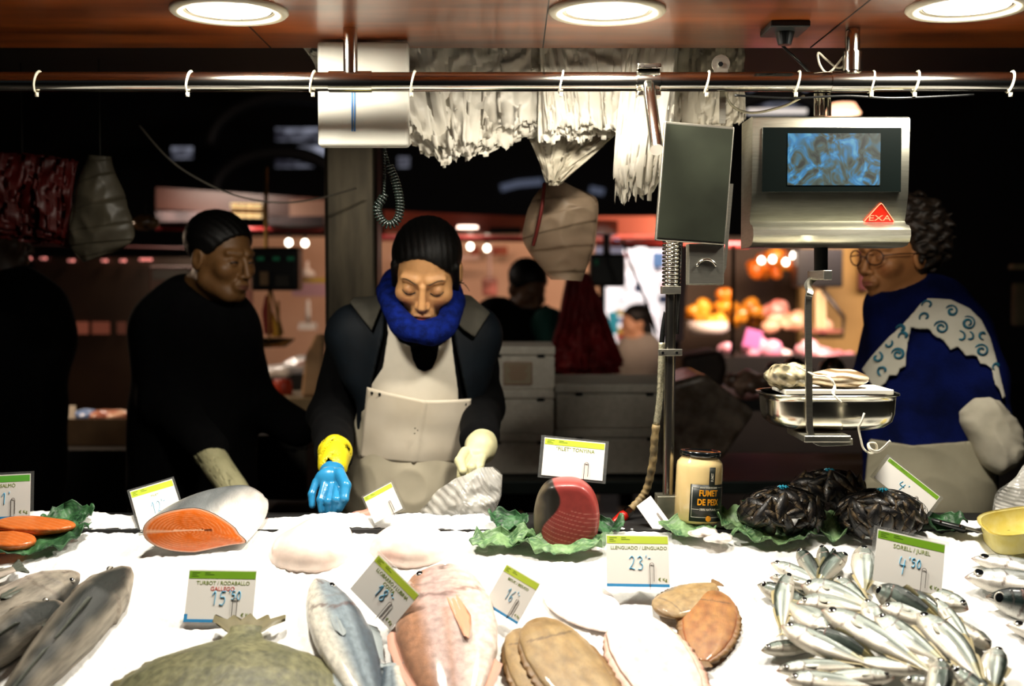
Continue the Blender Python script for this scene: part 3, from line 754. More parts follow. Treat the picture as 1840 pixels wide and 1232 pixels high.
card('leaning price card with lime band behind the cut salmon', (250, 962), (338, 935), (200, 889), (2.31, 2.34, 2.42), [T_('FILET', M_gt)], "12'-", M_lime, clip=False, unit=False)
card('narrow leaning price card standing before the clear plastic bag', (672, 945), (728, 915), (694, 868), (2.33, 2.33, 2.36), [], "", M_lime)
card('leaning price card with green stripe behind the mussel nets', (1563, 856), (1664, 936), (1588, 810), (2.36, 2.33, 2.38), [], "4'", M_green)
card('flat lying price card with green stripe on the dark hake', (-10, 1090), (88, 1112), (-2, 1062), (2.09, 2.05, 2.18), [], "", mat('card_bright_green', '#57b04a', rough=.45), clip=False)
card('small plain white card leaning over the red hose handle', (1178, 957), (1204, 938), (1135, 916), (2.33, 2.33, 2.37), [], "", None, slv=False, clip=True)
# ================================================================ fish
PR = {
 'jurel': dict(t=[0, .03, .08, .15, .25, .4, .55, .7, .82, .9, .94], up=[.02, .14, .30, .44, .52, .52, .44, .30, .15, .08, .07], dn=[.02, .10, .24, .38, .48, .52, .46, .30, .15, .08, .07], w=[.02, .2, .36, .46, .5, .48, .40, .26, .12, .06, .04]),
 'bass': dict(t=[0, .03, .08, .16, .26, .4, .55, .7, .82, .9, .93], up=[.04, .16, .30, .42, .52, .54, .46, .32, .2, .15, .15], dn=[.03, .12, .24, .36, .45, .48, .42, .28, .18, .14, .14], w=[.04, .2, .36, .46, .5, .5, .42, .28, .14, .08, .05]),
 'bream': dict(t=[0, .02, .06, .14, .26, .4, .55, .7, .82, .9, .93], up=[.12, .24, .38, .50, .56, .56, .48, .34, .19, .12, .12], dn=[.10, .16, .26, .38, .47, .50, .46, .32, .18, .12, .12], w=[.1, .25, .4, .48, .5, .5, .42, .28, .14, .08, .05]),
 'hake': dict(t=[0, .03, .08, .16, .26, .4, .55, .7, .82, .9, .94], up=[.06, .16, .25, .36, .5, .48, .42, .34, .24, .16, .15], dn=[.05, .14, .24, .36, .46, .52, .44, .32, .22, .15, .14], w=[.06, .2, .32, .48, .5, .5, .42, .3, .18, .08, .05]),
 'turbot': dict(t=[0, .02, .06, .14, .28, .45, .6, .72, .80, .85, .90], up=[.10, .22, .34, .45, .52, .54, .50, .40, .24, .11, .08], dn=[.06, .20, .34, .45, .52, .54, .50, .40, .24, .11, .08], w=[.1, .3, .42, .5, .5, .5, .46, .36, .2, .12, .08]),
 'flat': dict(t=[0, .02, .06, .14, .28, .45, .6, .75, .87, .93, .95], up=[.10, .22, .34, .45, .52, .52, .47, .36, .20, .10, .10], dn=[.06, .20, .34, .45, .52, .52, .47, .36, .20, .10, .10], w=[.1, .3, .42, .5, .5, .5, .46, .36, .2, .12, .08]),
}
def mixc(a, b, t): t = max(0, min(1, t)); return [a[i]*(1-t)+b[i]*t for i in range(3)]
def skin(kind):
    H = lambda s: list(rgb(s))
    if kind == 'jurel': back, side, belly, lip = H('#2f3b33'), H('#98a19b'), H('#d6cfc0'), H('#a8705a')
    elif kind == 'jurel_dark': back, side, belly, lip = H('#161f1b'), H('#4f5b54'), H('#b9b3a5'), H('#8d7a60')
    elif kind == 'mackerel_dark': back, side, belly, lip = H('#0d1517'), H('#1f2d2c'), H('#d8d6cf'), H('#6d5a4a')
    elif kind == 'mackerel': back, side, belly, lip = H('#4a585c'), H('#b4b8b6'), H('#dcd6cc'), H('#9a837a')
    elif kind == 'bass': back, side, belly, lip = H('#34434f'), H('#78868f'), H('#cfcabd'), H('#c7b79f')
    elif kind == 'bream': back, side, belly, lip = H('#9a6c4e'), H('#b39a94'), H('#d4c4b9'), H('#8a6552')
    elif kind == 'hake': back, side, belly, lip = H('#0c120d'), H('#857d70'), H('#a89c90'), H('#8d7f70')
    elif kind == 'turbot': back, side, belly, lip = H('#6c6a4c'), H('#58583f'), H('#6c6a4c'), H('#7a7256')
    elif kind == 'sole': back, side, belly, lip = H('#8d7146'), H('#9c8258'), H('#8d7146'), H('#8a6a44')
    elif kind == 'sole_rust': back, side, belly, lip = H('#8f5a2c'), H('#a06f3a'), H('#a3562f'), H('#8a4a2c')
    elif kind == 'sole_white': back, side, belly, lip = H('#e9cdbf'), H('#f3e4da'), H('#eacabc'), H('#8a6a44')
    elif kind == 'fillet_white': back, side, belly, lip = H('#efe0d8'), H('#f3ebe6'), H('#e8c9be'), H('#dba79a')
    return back, side, belly, lip
FLATSH = ('flat', 'turbot')
FLAT = ('turbot', 'sole', 'sole_rust', 'sole_white', 'fillet_white')
def fish_parts(shape, kind, bend=0.0, seed=0, gut=False):
    p = PR[shape]; back, side, belly, lip = skin(kind); nr, na = 84, 44; mb = MB(); cols = []
    r = random.Random(seed); flat = kind in FLAT
    for i in range(nr+1):
        t = .94*(i/nr)**1.15 if i else 0
        up, dn, w = interp(p['t'], p['up'], t), interp(p['t'], p['dn'], t), interp(p['t'], p['w'], t)
        for j in range(na):
            a = 2*PI*j/na; c, s = math.cos(a), math.sin(a)
            y = (up if c > 0 else dn)*(abs(c)**.92)*(1 if c > 0 else -1); z = w*(abs(s)**(.85 if not flat else 1.25))*(1 if s > 0 else -1)
            g = 0
            if shape not in FLATSH:
                gl = .235+.035*(1-abs(c)*1.25); d = t-gl          # gill cover edge
                if -.08 < d < 0: z *= 1+.10*(1+d/.08)
                d2 = t-(.165+.03*(1-abs(c)*1.4))
                if -.03 < d2 < 0: z *= 1+.05*(1+d2/.03)
                if t < .10: z *= 1-.35*math.exp(-((c+.22-t*2.5)/.10)**2)*(1-t/.10)   # mouth slit
            else:
                z *= 1+.10*math.exp(-(c/.06)**2)-.05*math.exp(-((abs(c)-.12)/.05)**2)
            y += bend*math.sin(PI*min(t, 1))
            mb.v.append((t, y, z))
            # natural skin colours: dorsal, flank, belly
            if flat:
                n = mnoise.noise(Vector((t*9+seed, y*6, 0)))
                col = mixc(side, back, .5+1.4*n); e = abs(c)
                col = mixc(col, belly, max(0, (e-.93)/.07)*.8)
                if kind == 'sole_white' and e > .975: col = list(rgb('#7d5230'))
                if abs(c+.04) < .035 and kind.startswith('sole') and t > .12: col = mixc(col, [.05, .03, .015], .55)
                if kind in ('sole', 'sole_rust') and t < .14: col = mixc(col, [.12, .07, .04], .5*(1-t/.14))
                if kind in ('sole', 'sole_rust') and abs(t-.17-.03*(1-c*c)) < .008 and abs(c) < .8: col = mixc(col, [.06, .03, .02], .6)
            else:
                k = (.34 if kind != 'hake' else .72)+.06*math.sin(t*9+seed)+.10*mnoise.noise(Vector((t*14, c*3, seed)))
                col = mixc(side, back, (c-k-(.14 if kind == 'jurel' else 0))/.28+.1) if c > -.1 else mixc(side, belly, (-c-.1)/.5)
                if t < .05: col = mixc(lip, col, t/.05)
                if abs(d) < .008 and abs(c) < .85: col = mixc(col, [.12, .06, .05], .7 if kind != 'hake' else .15)
                if abs(d2) < .006 and abs(c) < .6: col = mixc(col, [.15, .12, .11], .4)
                if t < .10 and abs(c+.22-t*2.5) < .09: col = mixc(col, [.05, .03, .025], .75)
                lat = abs(c-.22+.25*math.sin(min(1, t*1.6)*1.5)); 
                if .26 < t < .9 and lat < .035: col = mixc(col, back, .5)
                if kind == 'bream' and .17 < t < .36 and c < -.1: col = mixc(col, [.75, .28, .20], .10)
                if kind.startswith('jurel') and t > .72 and c > .0: col = mixc(col, list(rgb('#b5a45e')), .35)
            cols.append(col)
    for i in range(nr):
        for j in range(na):
            a0, b0 = i*na, (i+1)*na; mb.f.append((a0+j, a0+(j+1) % na, b0+(j+1) % na, b0+j)); mb.m.append(0)
    mb.f.append(tuple(reversed(range(na)))); mb.m.append(0); mb.f.append(tuple(nr*na+j for j in range(na))); mb.m.append(0)
    out = [('body', mb, cols, True)]
    # tail
    fc = {'jurel': '#b0a276', 'jurel_dark': '#77704e', 'mackerel': '#7d7f78', 'mackerel_dark': '#3b3e3a', 'bass': '#8d9698', 'bream': '#d9a089', 'hake': '#5a5f55'}.get(kind, '#6e6648')
    if kind == 'sole_white' or kind == 'fillet_white': fc = '#c79a86'
    if kind.startswith('sole') and kind != 'sole_white': fc = '#7a5a34'
    fcol = list(rgb(fc))
    sp = {'jurel': .34, 'bass': .42, 'bream': .42, 'hake': .42, 'flat': .20, 'turbot': .20}[shape]; fork = {'jurel': .05, 'bass': .03, 'bream': .035, 'hake': .0, 'flat': -.02, 'turbot': -.01}[shape]
    tb0 = .925 if shape != 'turbot' else .89
    def fan(base, tips, thick, n=9, rag=0.0):
        """solid fin between a base line and a ragged outer edge"""
        m = MB(); cc = []
        rows = 5
        for q in range(rows+1):
            for k in range(n+1):
                f = k/n; A = Vector(base[0]).lerp(Vector(base[1]), f)
                B = Vector(tips[0]).lerp(Vector(tips[2]), f) + (Vector(tips[1])-(Vector(tips[0])+Vector(tips[2]))/2)*4*f*(1-f)
                rg = 1+rag*(1 if k % 2 else -1)
                P = A.lerp(B, q/rows*(rg if q == rows else 1)); P.z += .035*math.sin(k*1.9+q)*q/rows
                m.v.append(tuple(P)); cc.append(mixc(fcol, [c*.6 for c in fcol], .5*(k % 2)))
        for q in range(rows):
            for k in range(n):
                a_ = q*(n+1)+k; m.f.append((a_, a_+1, a_+n+2, a_+n+1)); m.m.append(0)
        return m, cc
    m, cc = fan(((tb0, .07+bend*.15, 0), (tb0, -.07+bend*.15, 0)), ((1.0, sp, 0), (1.0-fork, 0, 0), (1.0, -sp, 0)), .01, 10, .03 if shape != 'turbot' else .16)
    if kind != 'fillet_white': out.append(('tail_fin', m, cc, False))
    if shape in FLATSH:
        if kind != 'fillet_white':
            for sgn in (1, -1):
                m = MB(); cc = []; K = 64
                for k in range(K+1):
                    t = .08+(.84 if shape == 'flat' else .74)*k/K; e = interp(p['t'], p['up'], t); o = (.060 if kind == 'turbot' else .105)*math.sin(PI*k/K)**.5*(1+(.10 if kind == 'turbot' else .02)*(k % 2)+.5*mnoise.noise(Vector((k*.5, sgn, seed))))
                    m.v += [(t, sgn*e*.93, 0), (t+.012, sgn*(e+o*.6), (.03*math.sin(k*1.3)-.15)), (t+.02, sgn*(e+o), (.06*math.sin(k*.9+1)-.3 if kind == 'turbot' else .10*math.sin(k*.9+1)-.35))]; cc += [back, fcol, [c*.8 for c in fcol]]
                for k in range(K):
                    for q in range(2): a_ = k*3+q; m.f.append((a_, a_+1, a_+4, a_+3)); m.m.append(0)
                out.append(('fringe_fin', m, cc, False))
            if kind in ('turbot',):
                pass
    else:
        for (t0, t1, hgt, sgn, nm) in ((.30, .52, .22, 1, 'dorsal_fin'), (.56, .86, .10, 1, 'dorsal_fin'), (.58, .84, .10, -1, 'anal_fin')):
            if nm == 'dorsal_fin' and kind == 'bream' and t0 > .5: continue
            if kind == 'bream' and sgn == 1: t1 = .85; hgt = .12
            e0, e1 = [sgn*interp(p['t'], p['up' if sgn > 0 else 'dn'], q)+bend*math.sin(PI*q) for q in (t0, t1)]
            em = sgn*interp(p['t'], p['up' if sgn > 0 else 'dn'], (t0+t1)/2)+bend*math.sin(PI*(t0+t1)/2)
            K = 14; m = MB(); cc = []
            for k in range(K+1):
                t = t0+(t1-t0)*k/K; e = sgn*interp(p['t'], p['up' if sgn > 0 else 'dn'], t)+bend*math.sin(PI*t)
                hh = hgt*(1-k/K*.75)*(1+.10*(k % 2))*min(1, k/1.5+.2)
                m.v += [(t, e*.94, 0), (t+.035, e+sgn*hh*.8, .02)]; cc += [fcol, [c*.7 for c in fcol]]
            for k in range(K): m.f.append((2*k, 2*k+1, 2*k+3, 2*k+2)); m.m.append(0)
            out.append((nm, m, cc, False))
        m, cc = fan(((.27, .06, .47), (.275, -.12, .46)), ((.43, .02, .50), (.45, -.08, .52), (.38, -.20, .46)), .01, 7)
        if kind.startswith('jurel'):
            cc = [list(rgb('#9b9a8c'))]*len(cc); m, _ = fan(((.265, -.02, .49), (.27, -.10, .48)), ((.36, -.06, .50), (.365, -.11, .50), (.33, -.15, .48)), .01, 7)
        if kind in ('bream',): 
            cc = [list(rgb('#cf9170'))]*len(cc); m, _ = fan(((.27, .0, .49), (.28, -.12, .48)), ((.52, -.14, .52), (.54, -.2, .50), (.42, -.24, .49)), .01, 7)
        out.append(('pectoral_fin', m, cc, False))
        # eye
        et, ey, er = {'jurel': (.092, .04, .038), 'bass': (.10, .17, .018), 'bream': (.085, .26, .020), 'hake': (.09, .2, .016)}[shape]
        ar = ASPECT.get(kind, .2); m = MB(); cc = []
        wz = interp(p['t'], p['w'], et)*(1-min(.95, ey/interp(p['t'], p['up'], et))**2)**.45*.97
        for q in range(5):
            ph = q/4*PI/2
            for k in range(16):
                a_ = 2*PI*k/16; rr_ = er*math.cos(PI/2-ph) if q else .0001
                m.v.append((et+er*math.sin(ph)*math.cos(a_), ey+er/ar*math.sin(ph)*math.sin(a_), wz+.10*math.cos(ph)-.02))
                cc.append([.004, .005, .006] if q <= 2 else [.55, .52, .45] if q == 3 else [.12, .09, .07])
        for q in range(4):
            for k in range(16): m.f.append((q*16+k, q*16+(k+1) % 16, (q+1)*16+(k+1) % 16, (q+1)*16+k)); m.m.append(0)
        out.append(('eye', m, cc, True))
    return out
ASPECT = {'jurel': .23, 'jurel_dark': .2, 'mackerel': .2, 'mackerel_dark': .2, 'bass': .3, 'bream': .45, 'hake': .26}
M_eye = mat('eye_gloss', attr=True, rough=.05, coat=1)
M_scale = mat('silver_skin', c2='0.16', scale=40, stretch=(4, 1, 1), detail=8, attr=True, rough=.24, metal=.35, bump=.25, bscale=420, coat=.25)
M_scaleb = mat('scaly_skin', c2='0.28', scale=12, tex='noise', detail=14, lo=.3, hi=.7, stretch=(3, 1, .6), attr=True, rough=.35, metal=.15, bump=.7, bscale=110, coat=.3)
M_slime = mat('slimy_skin', c2='0.45', scale=22, detail=10, lo=.3, hi=.7, attr=True, rough=.45, bump=.4, bscale=30, coat=.05)
M_sole = mat('sole_skin', c2='0.26', scale=7, detail=14, lo=.3, hi=.7, attr=True, rough=.32, bump=.5, bscale=60, coat=.2, stretch=(2, 1, .3))
M_hake = mat('hake_skin', c2='0.35', scale=9, detail=10, lo=.3, hi=.7, attr=True, rough=.6, bump=.4, bscale=30)
M_fin = mat('fin_skin', attr=True, rough=.45)
LIB = {}
def fish_lib(shape, kind, bend, seed):
    key = (shape, kind, bend, seed)
    if key not in LIB:
        L_ = []
        sk = M_scale if kind.startswith(('jurel', 'mack')) else M_scaleb if kind in ('bass', 'bream') else M_hake if kind == 'hake' else M_slime if kind == 'turbot' else M_sole
        for nm, mb, cc, sm in fish_parts(shape, kind, bend, seed):
            me = bpy.data.meshes.new(nm); me.from_pydata(mb.v, [], mb.f); me.update()
            me.polygons.foreach_set('use_smooth', [True]*len(me.polygons))
            a_ = me.color_attributes.new('Col', 'FLOAT_COLOR', 'POINT'); a_.data.foreach_set('color', [x for c in cc for x in (*c[:3], 1)])
            me.materials.append(sk if nm == 'body' else M_eye if nm == 'eye' else M_fin); L_.append((nm, me))
        LIB[key] = L_
    return LIB[key]
def fish(name, label, cat, shape, kind, head, tail, W, T, h=0.0, flip=1, roll=0, bend=0.0, seed=0, group=None, hh=None, L=None):
    """a fish lying from pixel head to pixel tail on the ice, raised h above it; W height of the body, T thickness"""
    A = ice(*head, (h if hh is None else hh)+T*.42); B = ice(*tail, h+T*.42)
    d = B-A
    if L is None: L = d.length
    else: B = A+d.normalized()*L
    R = basis(d, NRM)
    R = R @ Matrix.Rotation(roll, 3, 'X')
    t = thing(name, label, cat, (0, 0, 0), group); del t['_o']
    for nm, me in fish_lib(shape, kind, bend, seed):
        o = bpy.data.objects.new(nm, me); COL.objects.link(o); o.parent = t
        if 'fin' in nm:
            q = o.modifiers.new('solid', 'SOLIDIFY'); q.thickness = .014; q.offset = 0
    t.matrix_world = Matrix.Translation(A) @ R.to_4x4() @ Matrix.Diagonal((L, W*flip, T, 1))
    return t
def wpxm(head, tail, w):
    cx, cy = (head[0]+tail[0])/2, (head[1]+tail[1])/2; dx, dy = tail[0]-head[0], tail[1]-head[1]; l = math.hypot(dx, dy)
    ux_, uy_ = -dy/l*w/2, dx/l*w/2
    return (ice(cx+ux_, cy+uy_)-ice(cx-ux_, cy-uy_)).length
zz = lambda x, y: (1340+x/3.68, 950+y/3.68)
J = [  # head, tail, width (zoom px), layer, kind, roll, flip, label
 ((165, 225), (470, 350), 62, 0, 'jurel', .15, 1, 'horse mackerel pointing its snout away from the pile, far left rear corner'),
 ((158, 322), (420, 380), 48, 0, 'jurel', 0, 1, 'thin horse mackerel half hidden under the upright one, rear left'),
 ((75, 368), (430, 490), 72, .4, 'jurel_dark', .5, 1, 'greenish backed horse mackerel poking furthest to the left of the pile'),
 ((290, 290), (250, 700), 125, 2.2, 'jurel', .1, -1, 'horse mackerel lying head up across the left edge of the pile'),
 ((345, 135), (500, 370), 74, 1.3, 'jurel_dark', .6, 1, 'dark backed horse mackerel at the left of the fan behind the pile'),
 ((505, 115), (505, 360), 92, 1.8, 'jurel_dark', .3, 1, 'tallest horse mackerel in the fan of fish left of the SORELL card'),
 ((592, 135), (535, 360), 60, 1.2, 'jurel_dark', .5, 1, 'narrow horse mackerel between the two broad ones of the fan'),
 ((668, 165), (510, 350), 92, 2.0, 'jurel_dark', .4, -1, 'dark horse mackerel leaning right in the fan left of the SORELL card'),
 ((772, 118), (785, 420), 150, 2.6, 'jurel', 0, 1, 'broad pale horse mackerel touching the edge of the SORELL card'),
 ((365, 375), (790, 510), 112, 2.8, 'jurel', .1, 1, 'plump horse mackerel with bright belly lying under the fan'),
 ((590, 325), (790, 520), 100, 2.0, 'jurel', .2, 1, 'short looking horse mackerel wedged beneath the fan, tail to the card'),
 ((335, 495), (790, 545), 98, 3.0, 'jurel', 0, 1, 'horse mackerel with snout to the left in the middle row'),
 ((592, 705), (270, 470), 130, 2.0, 'jurel', .1, -1, 'horse mackerel with its gaping mouth turned to the front right'),
 ((500, 535), (1240, 960), 160, 5.2, 'jurel', .1, 1, 'longest horse mackerel crossing the middle of the pile, dark eye'),
 ((232, 640), (860, 905), 105, 3.6, 'jurel', .1, 1, 'slim horse mackerel with a red gill spot at the lower left'),
 ((375, 700), (900, 910), 92, 3.0, 'jurel_dark', .8, 1, 'blue green backed horse mackerel above the red spotted one'),
 ((100, 805), (430, 770), 70, .2, 'jurel_dark', .1, 1, 'striped horse mackerel showing only a goggle eyed head at the left'),
 ((790, 470), (880, 740), 115, 3.2, 'jurel', .1, 1, 'horse mackerel standing nose up in the centre of the pile'),
 ((850, 580), (1350, 900), 118, 6.0, 'jurel', .2, 1, 'horse mackerel with a pink snout right of the longest one'),
 ((1130, 560), (1560, 1030), 160, 6.0, 'jurel', .05, 1, 'fat pale horse mackerel with red marks round the gill'),
 ((845, 395), (1310, 620), 96, 4.6, 'jurel_dark', .9, 1, 'long dark backed horse mackerel just below the SORELL card'),
 ((1010, 395), (1300, 590), 62, 3.6, 'jurel_dark', .7, 1, 'brownish horse mackerel partly under the lower edge of the card'),
 ((1472, 535), (1200, 400), 88, 2.0, 'jurel', .1, -1, 'horse mackerel looking right from under the SORELL card'),
 ((1235, 455), (1510, 850), 70, 4.0, 'jurel', .1, 1, 'slim horse mackerel along the right side of the pile'),
 ((880, 520), (1190, 600), 92, 3.8, 'jurel', .1, 1, 'horse mackerel lying level behind the pink snouted one'),
 ((1615, 790), (1420, 650), 105, 2.4, 'jurel_dark', -.5, -1, 'horse mackerel with golden belly at the right end'),
 ((1665, 785), (1640, 1090), 165, 3.4, 'jurel', .0, 1, 'upright pale horse mackerel closing the right end of the pile'),
 ((200, 938), (900, 925), 82, 2.6, 'jurel', .05, 1, 'horse mackerel stretched level near the bottom left of the pile'),
 ((262, 1000), (920, 1040), 105, 3.6, 'jurel', .05, 1, 'lowest horse mackerel of the pile with a flat pale flank'),
 ((985, 985), (740, 990), 78, 4.4, 'jurel', .1, -1, 'small horse mackerel facing right at the bottom of the pile'),
 ((1225, 930), (880, 880), 84, 4.0, 'jurel', .1, -1, 'horse mackerel with tan tail stacked at the bottom centre'),
 ((905, 680), (1090, 860), 78, 4.4, 'jurel_dark', .7, 1, 'narrow grey horse mackerel squeezed between two long pale ones'),
 ((1035, 770), (1290, 930), 120, 4.0, 'jurel_dark', 0, 1, 'grey flanked horse mackerel below the pink snouted one'),
 ((1290, 860), (1230, 1150), 160, 6.4, 'jurel_dark', .1, 1, 'dark horse mackerel with upturned head at the front of the pile'),
 ((1350, 920), (1600, 1090), 92, 5.0, 'jurel_dark', .5, 1, 'dark backed horse mackerel right of the upturned one'),
 ((1020, 1000), (1240, 1060), 80, 5.0, 'jurel_dark', .2, 1, 'brown horse mackerel at the very bottom edge of the pile'),
]
for i, (hd, tl, w, lay, kind, roll, flip, lb) in enumerate(J):
    H_, T2 = zz(*hd), zz(*tl); W = wpxm(H_, T2, w/3.68)*1.02; L_ = (ice(*T2)-ice(*H_)).length
    W = min(W, .052); L2 = max(L_, .135)
    fish('horse_mackerel', lb, 'fish', 'jurel', kind, H_, T2, W, max(.020, W*.58), h=lay*.0062, flip=flip, roll=roll*flip, bend=[0, .12, -.12, .2][i % 4], seed=i % 4, group='horse mackerel in the pile by the SORELL card', L=L2, hh=lay*.0062+.004)
mk = [((1745, 1003), (2010, 1050), 34, 'mackerel', 'pale mackerel behind the big eyed one at the right end', .0),
      ((1733, 1037), (2010, 1068), 48, 'mackerel', 'silver mackerel with round dark eye pointing left at the right edge', .006),
      ((1771, 1072), (2040, 1130), 50, 'mackerel_dark', 'black backed mackerel at the right edge below the big eyed one', .004),
      ((1807, 1122), (2070, 1190), 40, 'mackerel', 'frontmost mackerel at the right edge, only its nose showing', 0)]
for hd, tl, w, kind, lb, h in mk:
    W = wpxm(hd, tl, w)*.62; fish('mackerel', lb, 'fish', 'jurel', kind, hd, tl, W, W*.6, h=h, roll=.1 if kind == 'mackerel' else .9, group='mackerel at the right edge')
fish('sea_bass', 'blue grey sea bass lying head up beside the LLOBARRO card', 'fish', 'bass', 'bass', (568, 1040), (700, 1345), .096, .045, h=0, flip=1, roll=-.15)
fish('sea_bass', 'tail of a second sea bass poking up right of the first', 'fish', 'bass', 'bass', (720, 1420), (702, 1185), .09, .04, h=0, flip=1)
fish('bream', 'broad pink bream lying head up next to the BESUGO card', 'fish', 'bream', 'bream', (797, 1020), (828, 1345), .158, .062, h=0, flip=-1, roll=.12)
fish('turbot', 'large olive brown turbot with ragged tail below the TURBOT card', 'fish', 'turbot', 'turbot', (350, 1420), (448, 1110), .33, .05, h=0, flip=1, seed=3)
fish('sole', 'greenish brown sole behind the white bellied one', 'fish', 'flat', 'sole', (1183, 1102), (1290, 1046), .075, .018, h=.003, seed=5)
fish('sole', 'rusty brown sole curling at the back right of the soles', 'fish', 'flat', 'sole_rust', (1283, 1062), (1262, 1195), .085, .018, h=.002, seed=6)
fish('sole', 'sole turned white belly up with thin brown edges', 'fish', 'flat', 'sole_white', (1128, 1105), (1255, 1320), .118, .022, h=.012, seed=7)
fish('sole', 'large brown sole lying on another in front of the tuna', 'fish', 'flat', 'sole', (962, 1112), (1125, 1345), .105, .024, h=.014, seed=8)
fish('sole', 'small brown sole sticking out under the large one', 'fish', 'flat', 'sole', (932, 1130), (1000, 1310), .075, .02, h=0, seed=9)
fish('white_flatfish', 'very pale skinned flatfish on the ice between the cards and the soles', 'fish', 'flat', 'fillet_white', (1000, 1045), (1118, 1140), .11, .022, h=-.007, seed=10)
fish('hake', 'long dark hake with open mouth pointing up to the right', 'fish', 'hake', 'hake', (232, 1022), (-60, 1345), .092, .085, h=-.012, flip=1, roll=1.15, seed=2)
fish('hake', 'second dark hake with blunt head behind the flat green card', 'fish', 'hake', 'hake', (140, 1030), (-170, 1200), .11, .055, h=0, flip=1, roll=-.1, seed=1)
fish('hake', 'dark hake at the front corner beneath the flat green card', 'fish', 'hake', 'hake', (112, 1085), (-200, 1280), .085, .07, h=0, flip=1, roll=.9, seed=4)
fish('hake', 'hake of which only the grey tail shows at the left edge', 'fish', 'hake', 'hake', (-260, 1120), (42, 1016), .07, .04, h=0, flip=1)

# ---------------------------------------------------------------- salmon chunk
def salmon():
    A = ice(353, 990); Yc = A.y; o = at(350, 952, Yc); s = Yc/F
    t = thing('salmon_piece', 'thick cut salmon piece with bright orange steak face and silver skin', 'fish piece', (o.x, Yc, A.z))
    sec = []
    for j in range(48):
        a_ = 2*PI*j/48; c, sn = math.cos(a_), math.sin(a_)
        x = -88+88*(1-c) if False else 0
        X = 91*c; hgt = 41*(1-.55*max(0, c)**1.3) if c > 0 else 41
        Y_ = hgt*sn*(abs(sn)**-.05 if sn else 1) - (22*max(0, c)**2.2)
        if c > .8: Y_ = Y_*.8 - 6
        sec.append((X, Y_))
    rings = []
    for i in range(13):
        f = i/12; k = 1-.50*f**2.2; dx, dy = 56*f, .05*f
        rings.append([Vector((o.x+(x*k+dx)*s, Yc+.15*f+ .012*(x/91), o.z+(y*k*1.0+ (12*f-18*f*f))*s + (.045*f))) for x, y in sec])
    mb = MB().loft(rings, cap=False)
    cols = []
    for i in range(13):
        for x, y in sec: cols.append(mixc(list(rgb('#d9d3cc')), list(rgb('#6b6f70')), (y-18)/20))
    n = len(mb.v); mb.f.append(tuple((12)*48+j for j in range(48))); mb.m.append(0)
    mb.build('skin', M_scaleb, t, smooth=True, cols=cols)
    g = MB(); cc = []; NR = 26
    for i in range(NR+1):
        r_ = i/NR
        for x, y in sec:
            X, Y_ = x*r_*.985, y*r_*.985
            g.v.append((o.x+X*s, Yc+.012*(X/91)-.001-.004*(1-r_**4), o.z+Y_*s))
            cx, cy = X+8, Y_+2
            rad = math.hypot(cx*.75, cy*1.5); an = math.atan2(cy, cx)
            v = .5+.5*math.sin(rad*1.25+1.3*math.sin(an*2))
            c = mixc(list(rgb('#e06a1a')), list(rgb('#f4b183')), max(0, (v-.6))*1.1)
            if abs(Y_-1) < 1.3 and X < 20: c = mixc(c, list(rgb('#f6cfae')), .7)
            if r_ > .96: c = list(rgb('#d8a184'))
            if 14 < X < 62 and abs(Y_+(X-14)*.16-2) < 1.9*(1-abs(X-38)/30): c = [.03, .008, .004]
            cc.append(c)
    for i in range(NR):
        for j in range(48): g.f.append((i*48+j, i*48+(j+1) % 48, (i+1)*48+(j+1) % 48, (i+1)*48+j)); g.m.append(0)
    g.build('cut_face', mat('salmon_flesh', attr=True, rough=.3, coat=.4, c2='0.06', scale=200), t, smooth=True, cols=cc)
    q = at(492, 940, Yc+.13)
    mb = MB()
    for k in range(5): mb.tube([q+Vector((-.015, 0, -.004*k+.008)), q+Vector((.004+.003*k, .002*k, -.003*k))], [.004, .0015], 6)
    mb.build('fin_stubs', mat('pink_flesh', '#d99a88', rough=.4), t, smooth=True)
salmon()
def flatcut(z0, sx=0, sy=.355):
    return lambda P: P[2]-z0-P[1]*0
def blob(name, label, cat, parts, colfn, m, k=.012, n=(60, .002), res=.0022, cutf=None, group=None, seed=1, pad=.012):
    def f(P):
        r_ = None
        for c, rad, R in parts:
            e = ell(P, c, rad, R); r_ = e if r_ is None else smin(r_, e, k)
        if n[1]: r_ = r_+noise3(np.stack(P, -1), n[0], seed)*n[1]
        if cutf is not None: r_ = smax(r_, cutf(P), .004)
        return r_
    lo = np.min([np.array(c)-max(rad) for c, rad, R in parts], 0)-pad; hi = np.max([np.array(c)+max(rad) for c, rad, R in parts], 0)+pad
    return tag(sdfobj(name, f, lo, hi, res, m, color=colfn), label, cat, group)
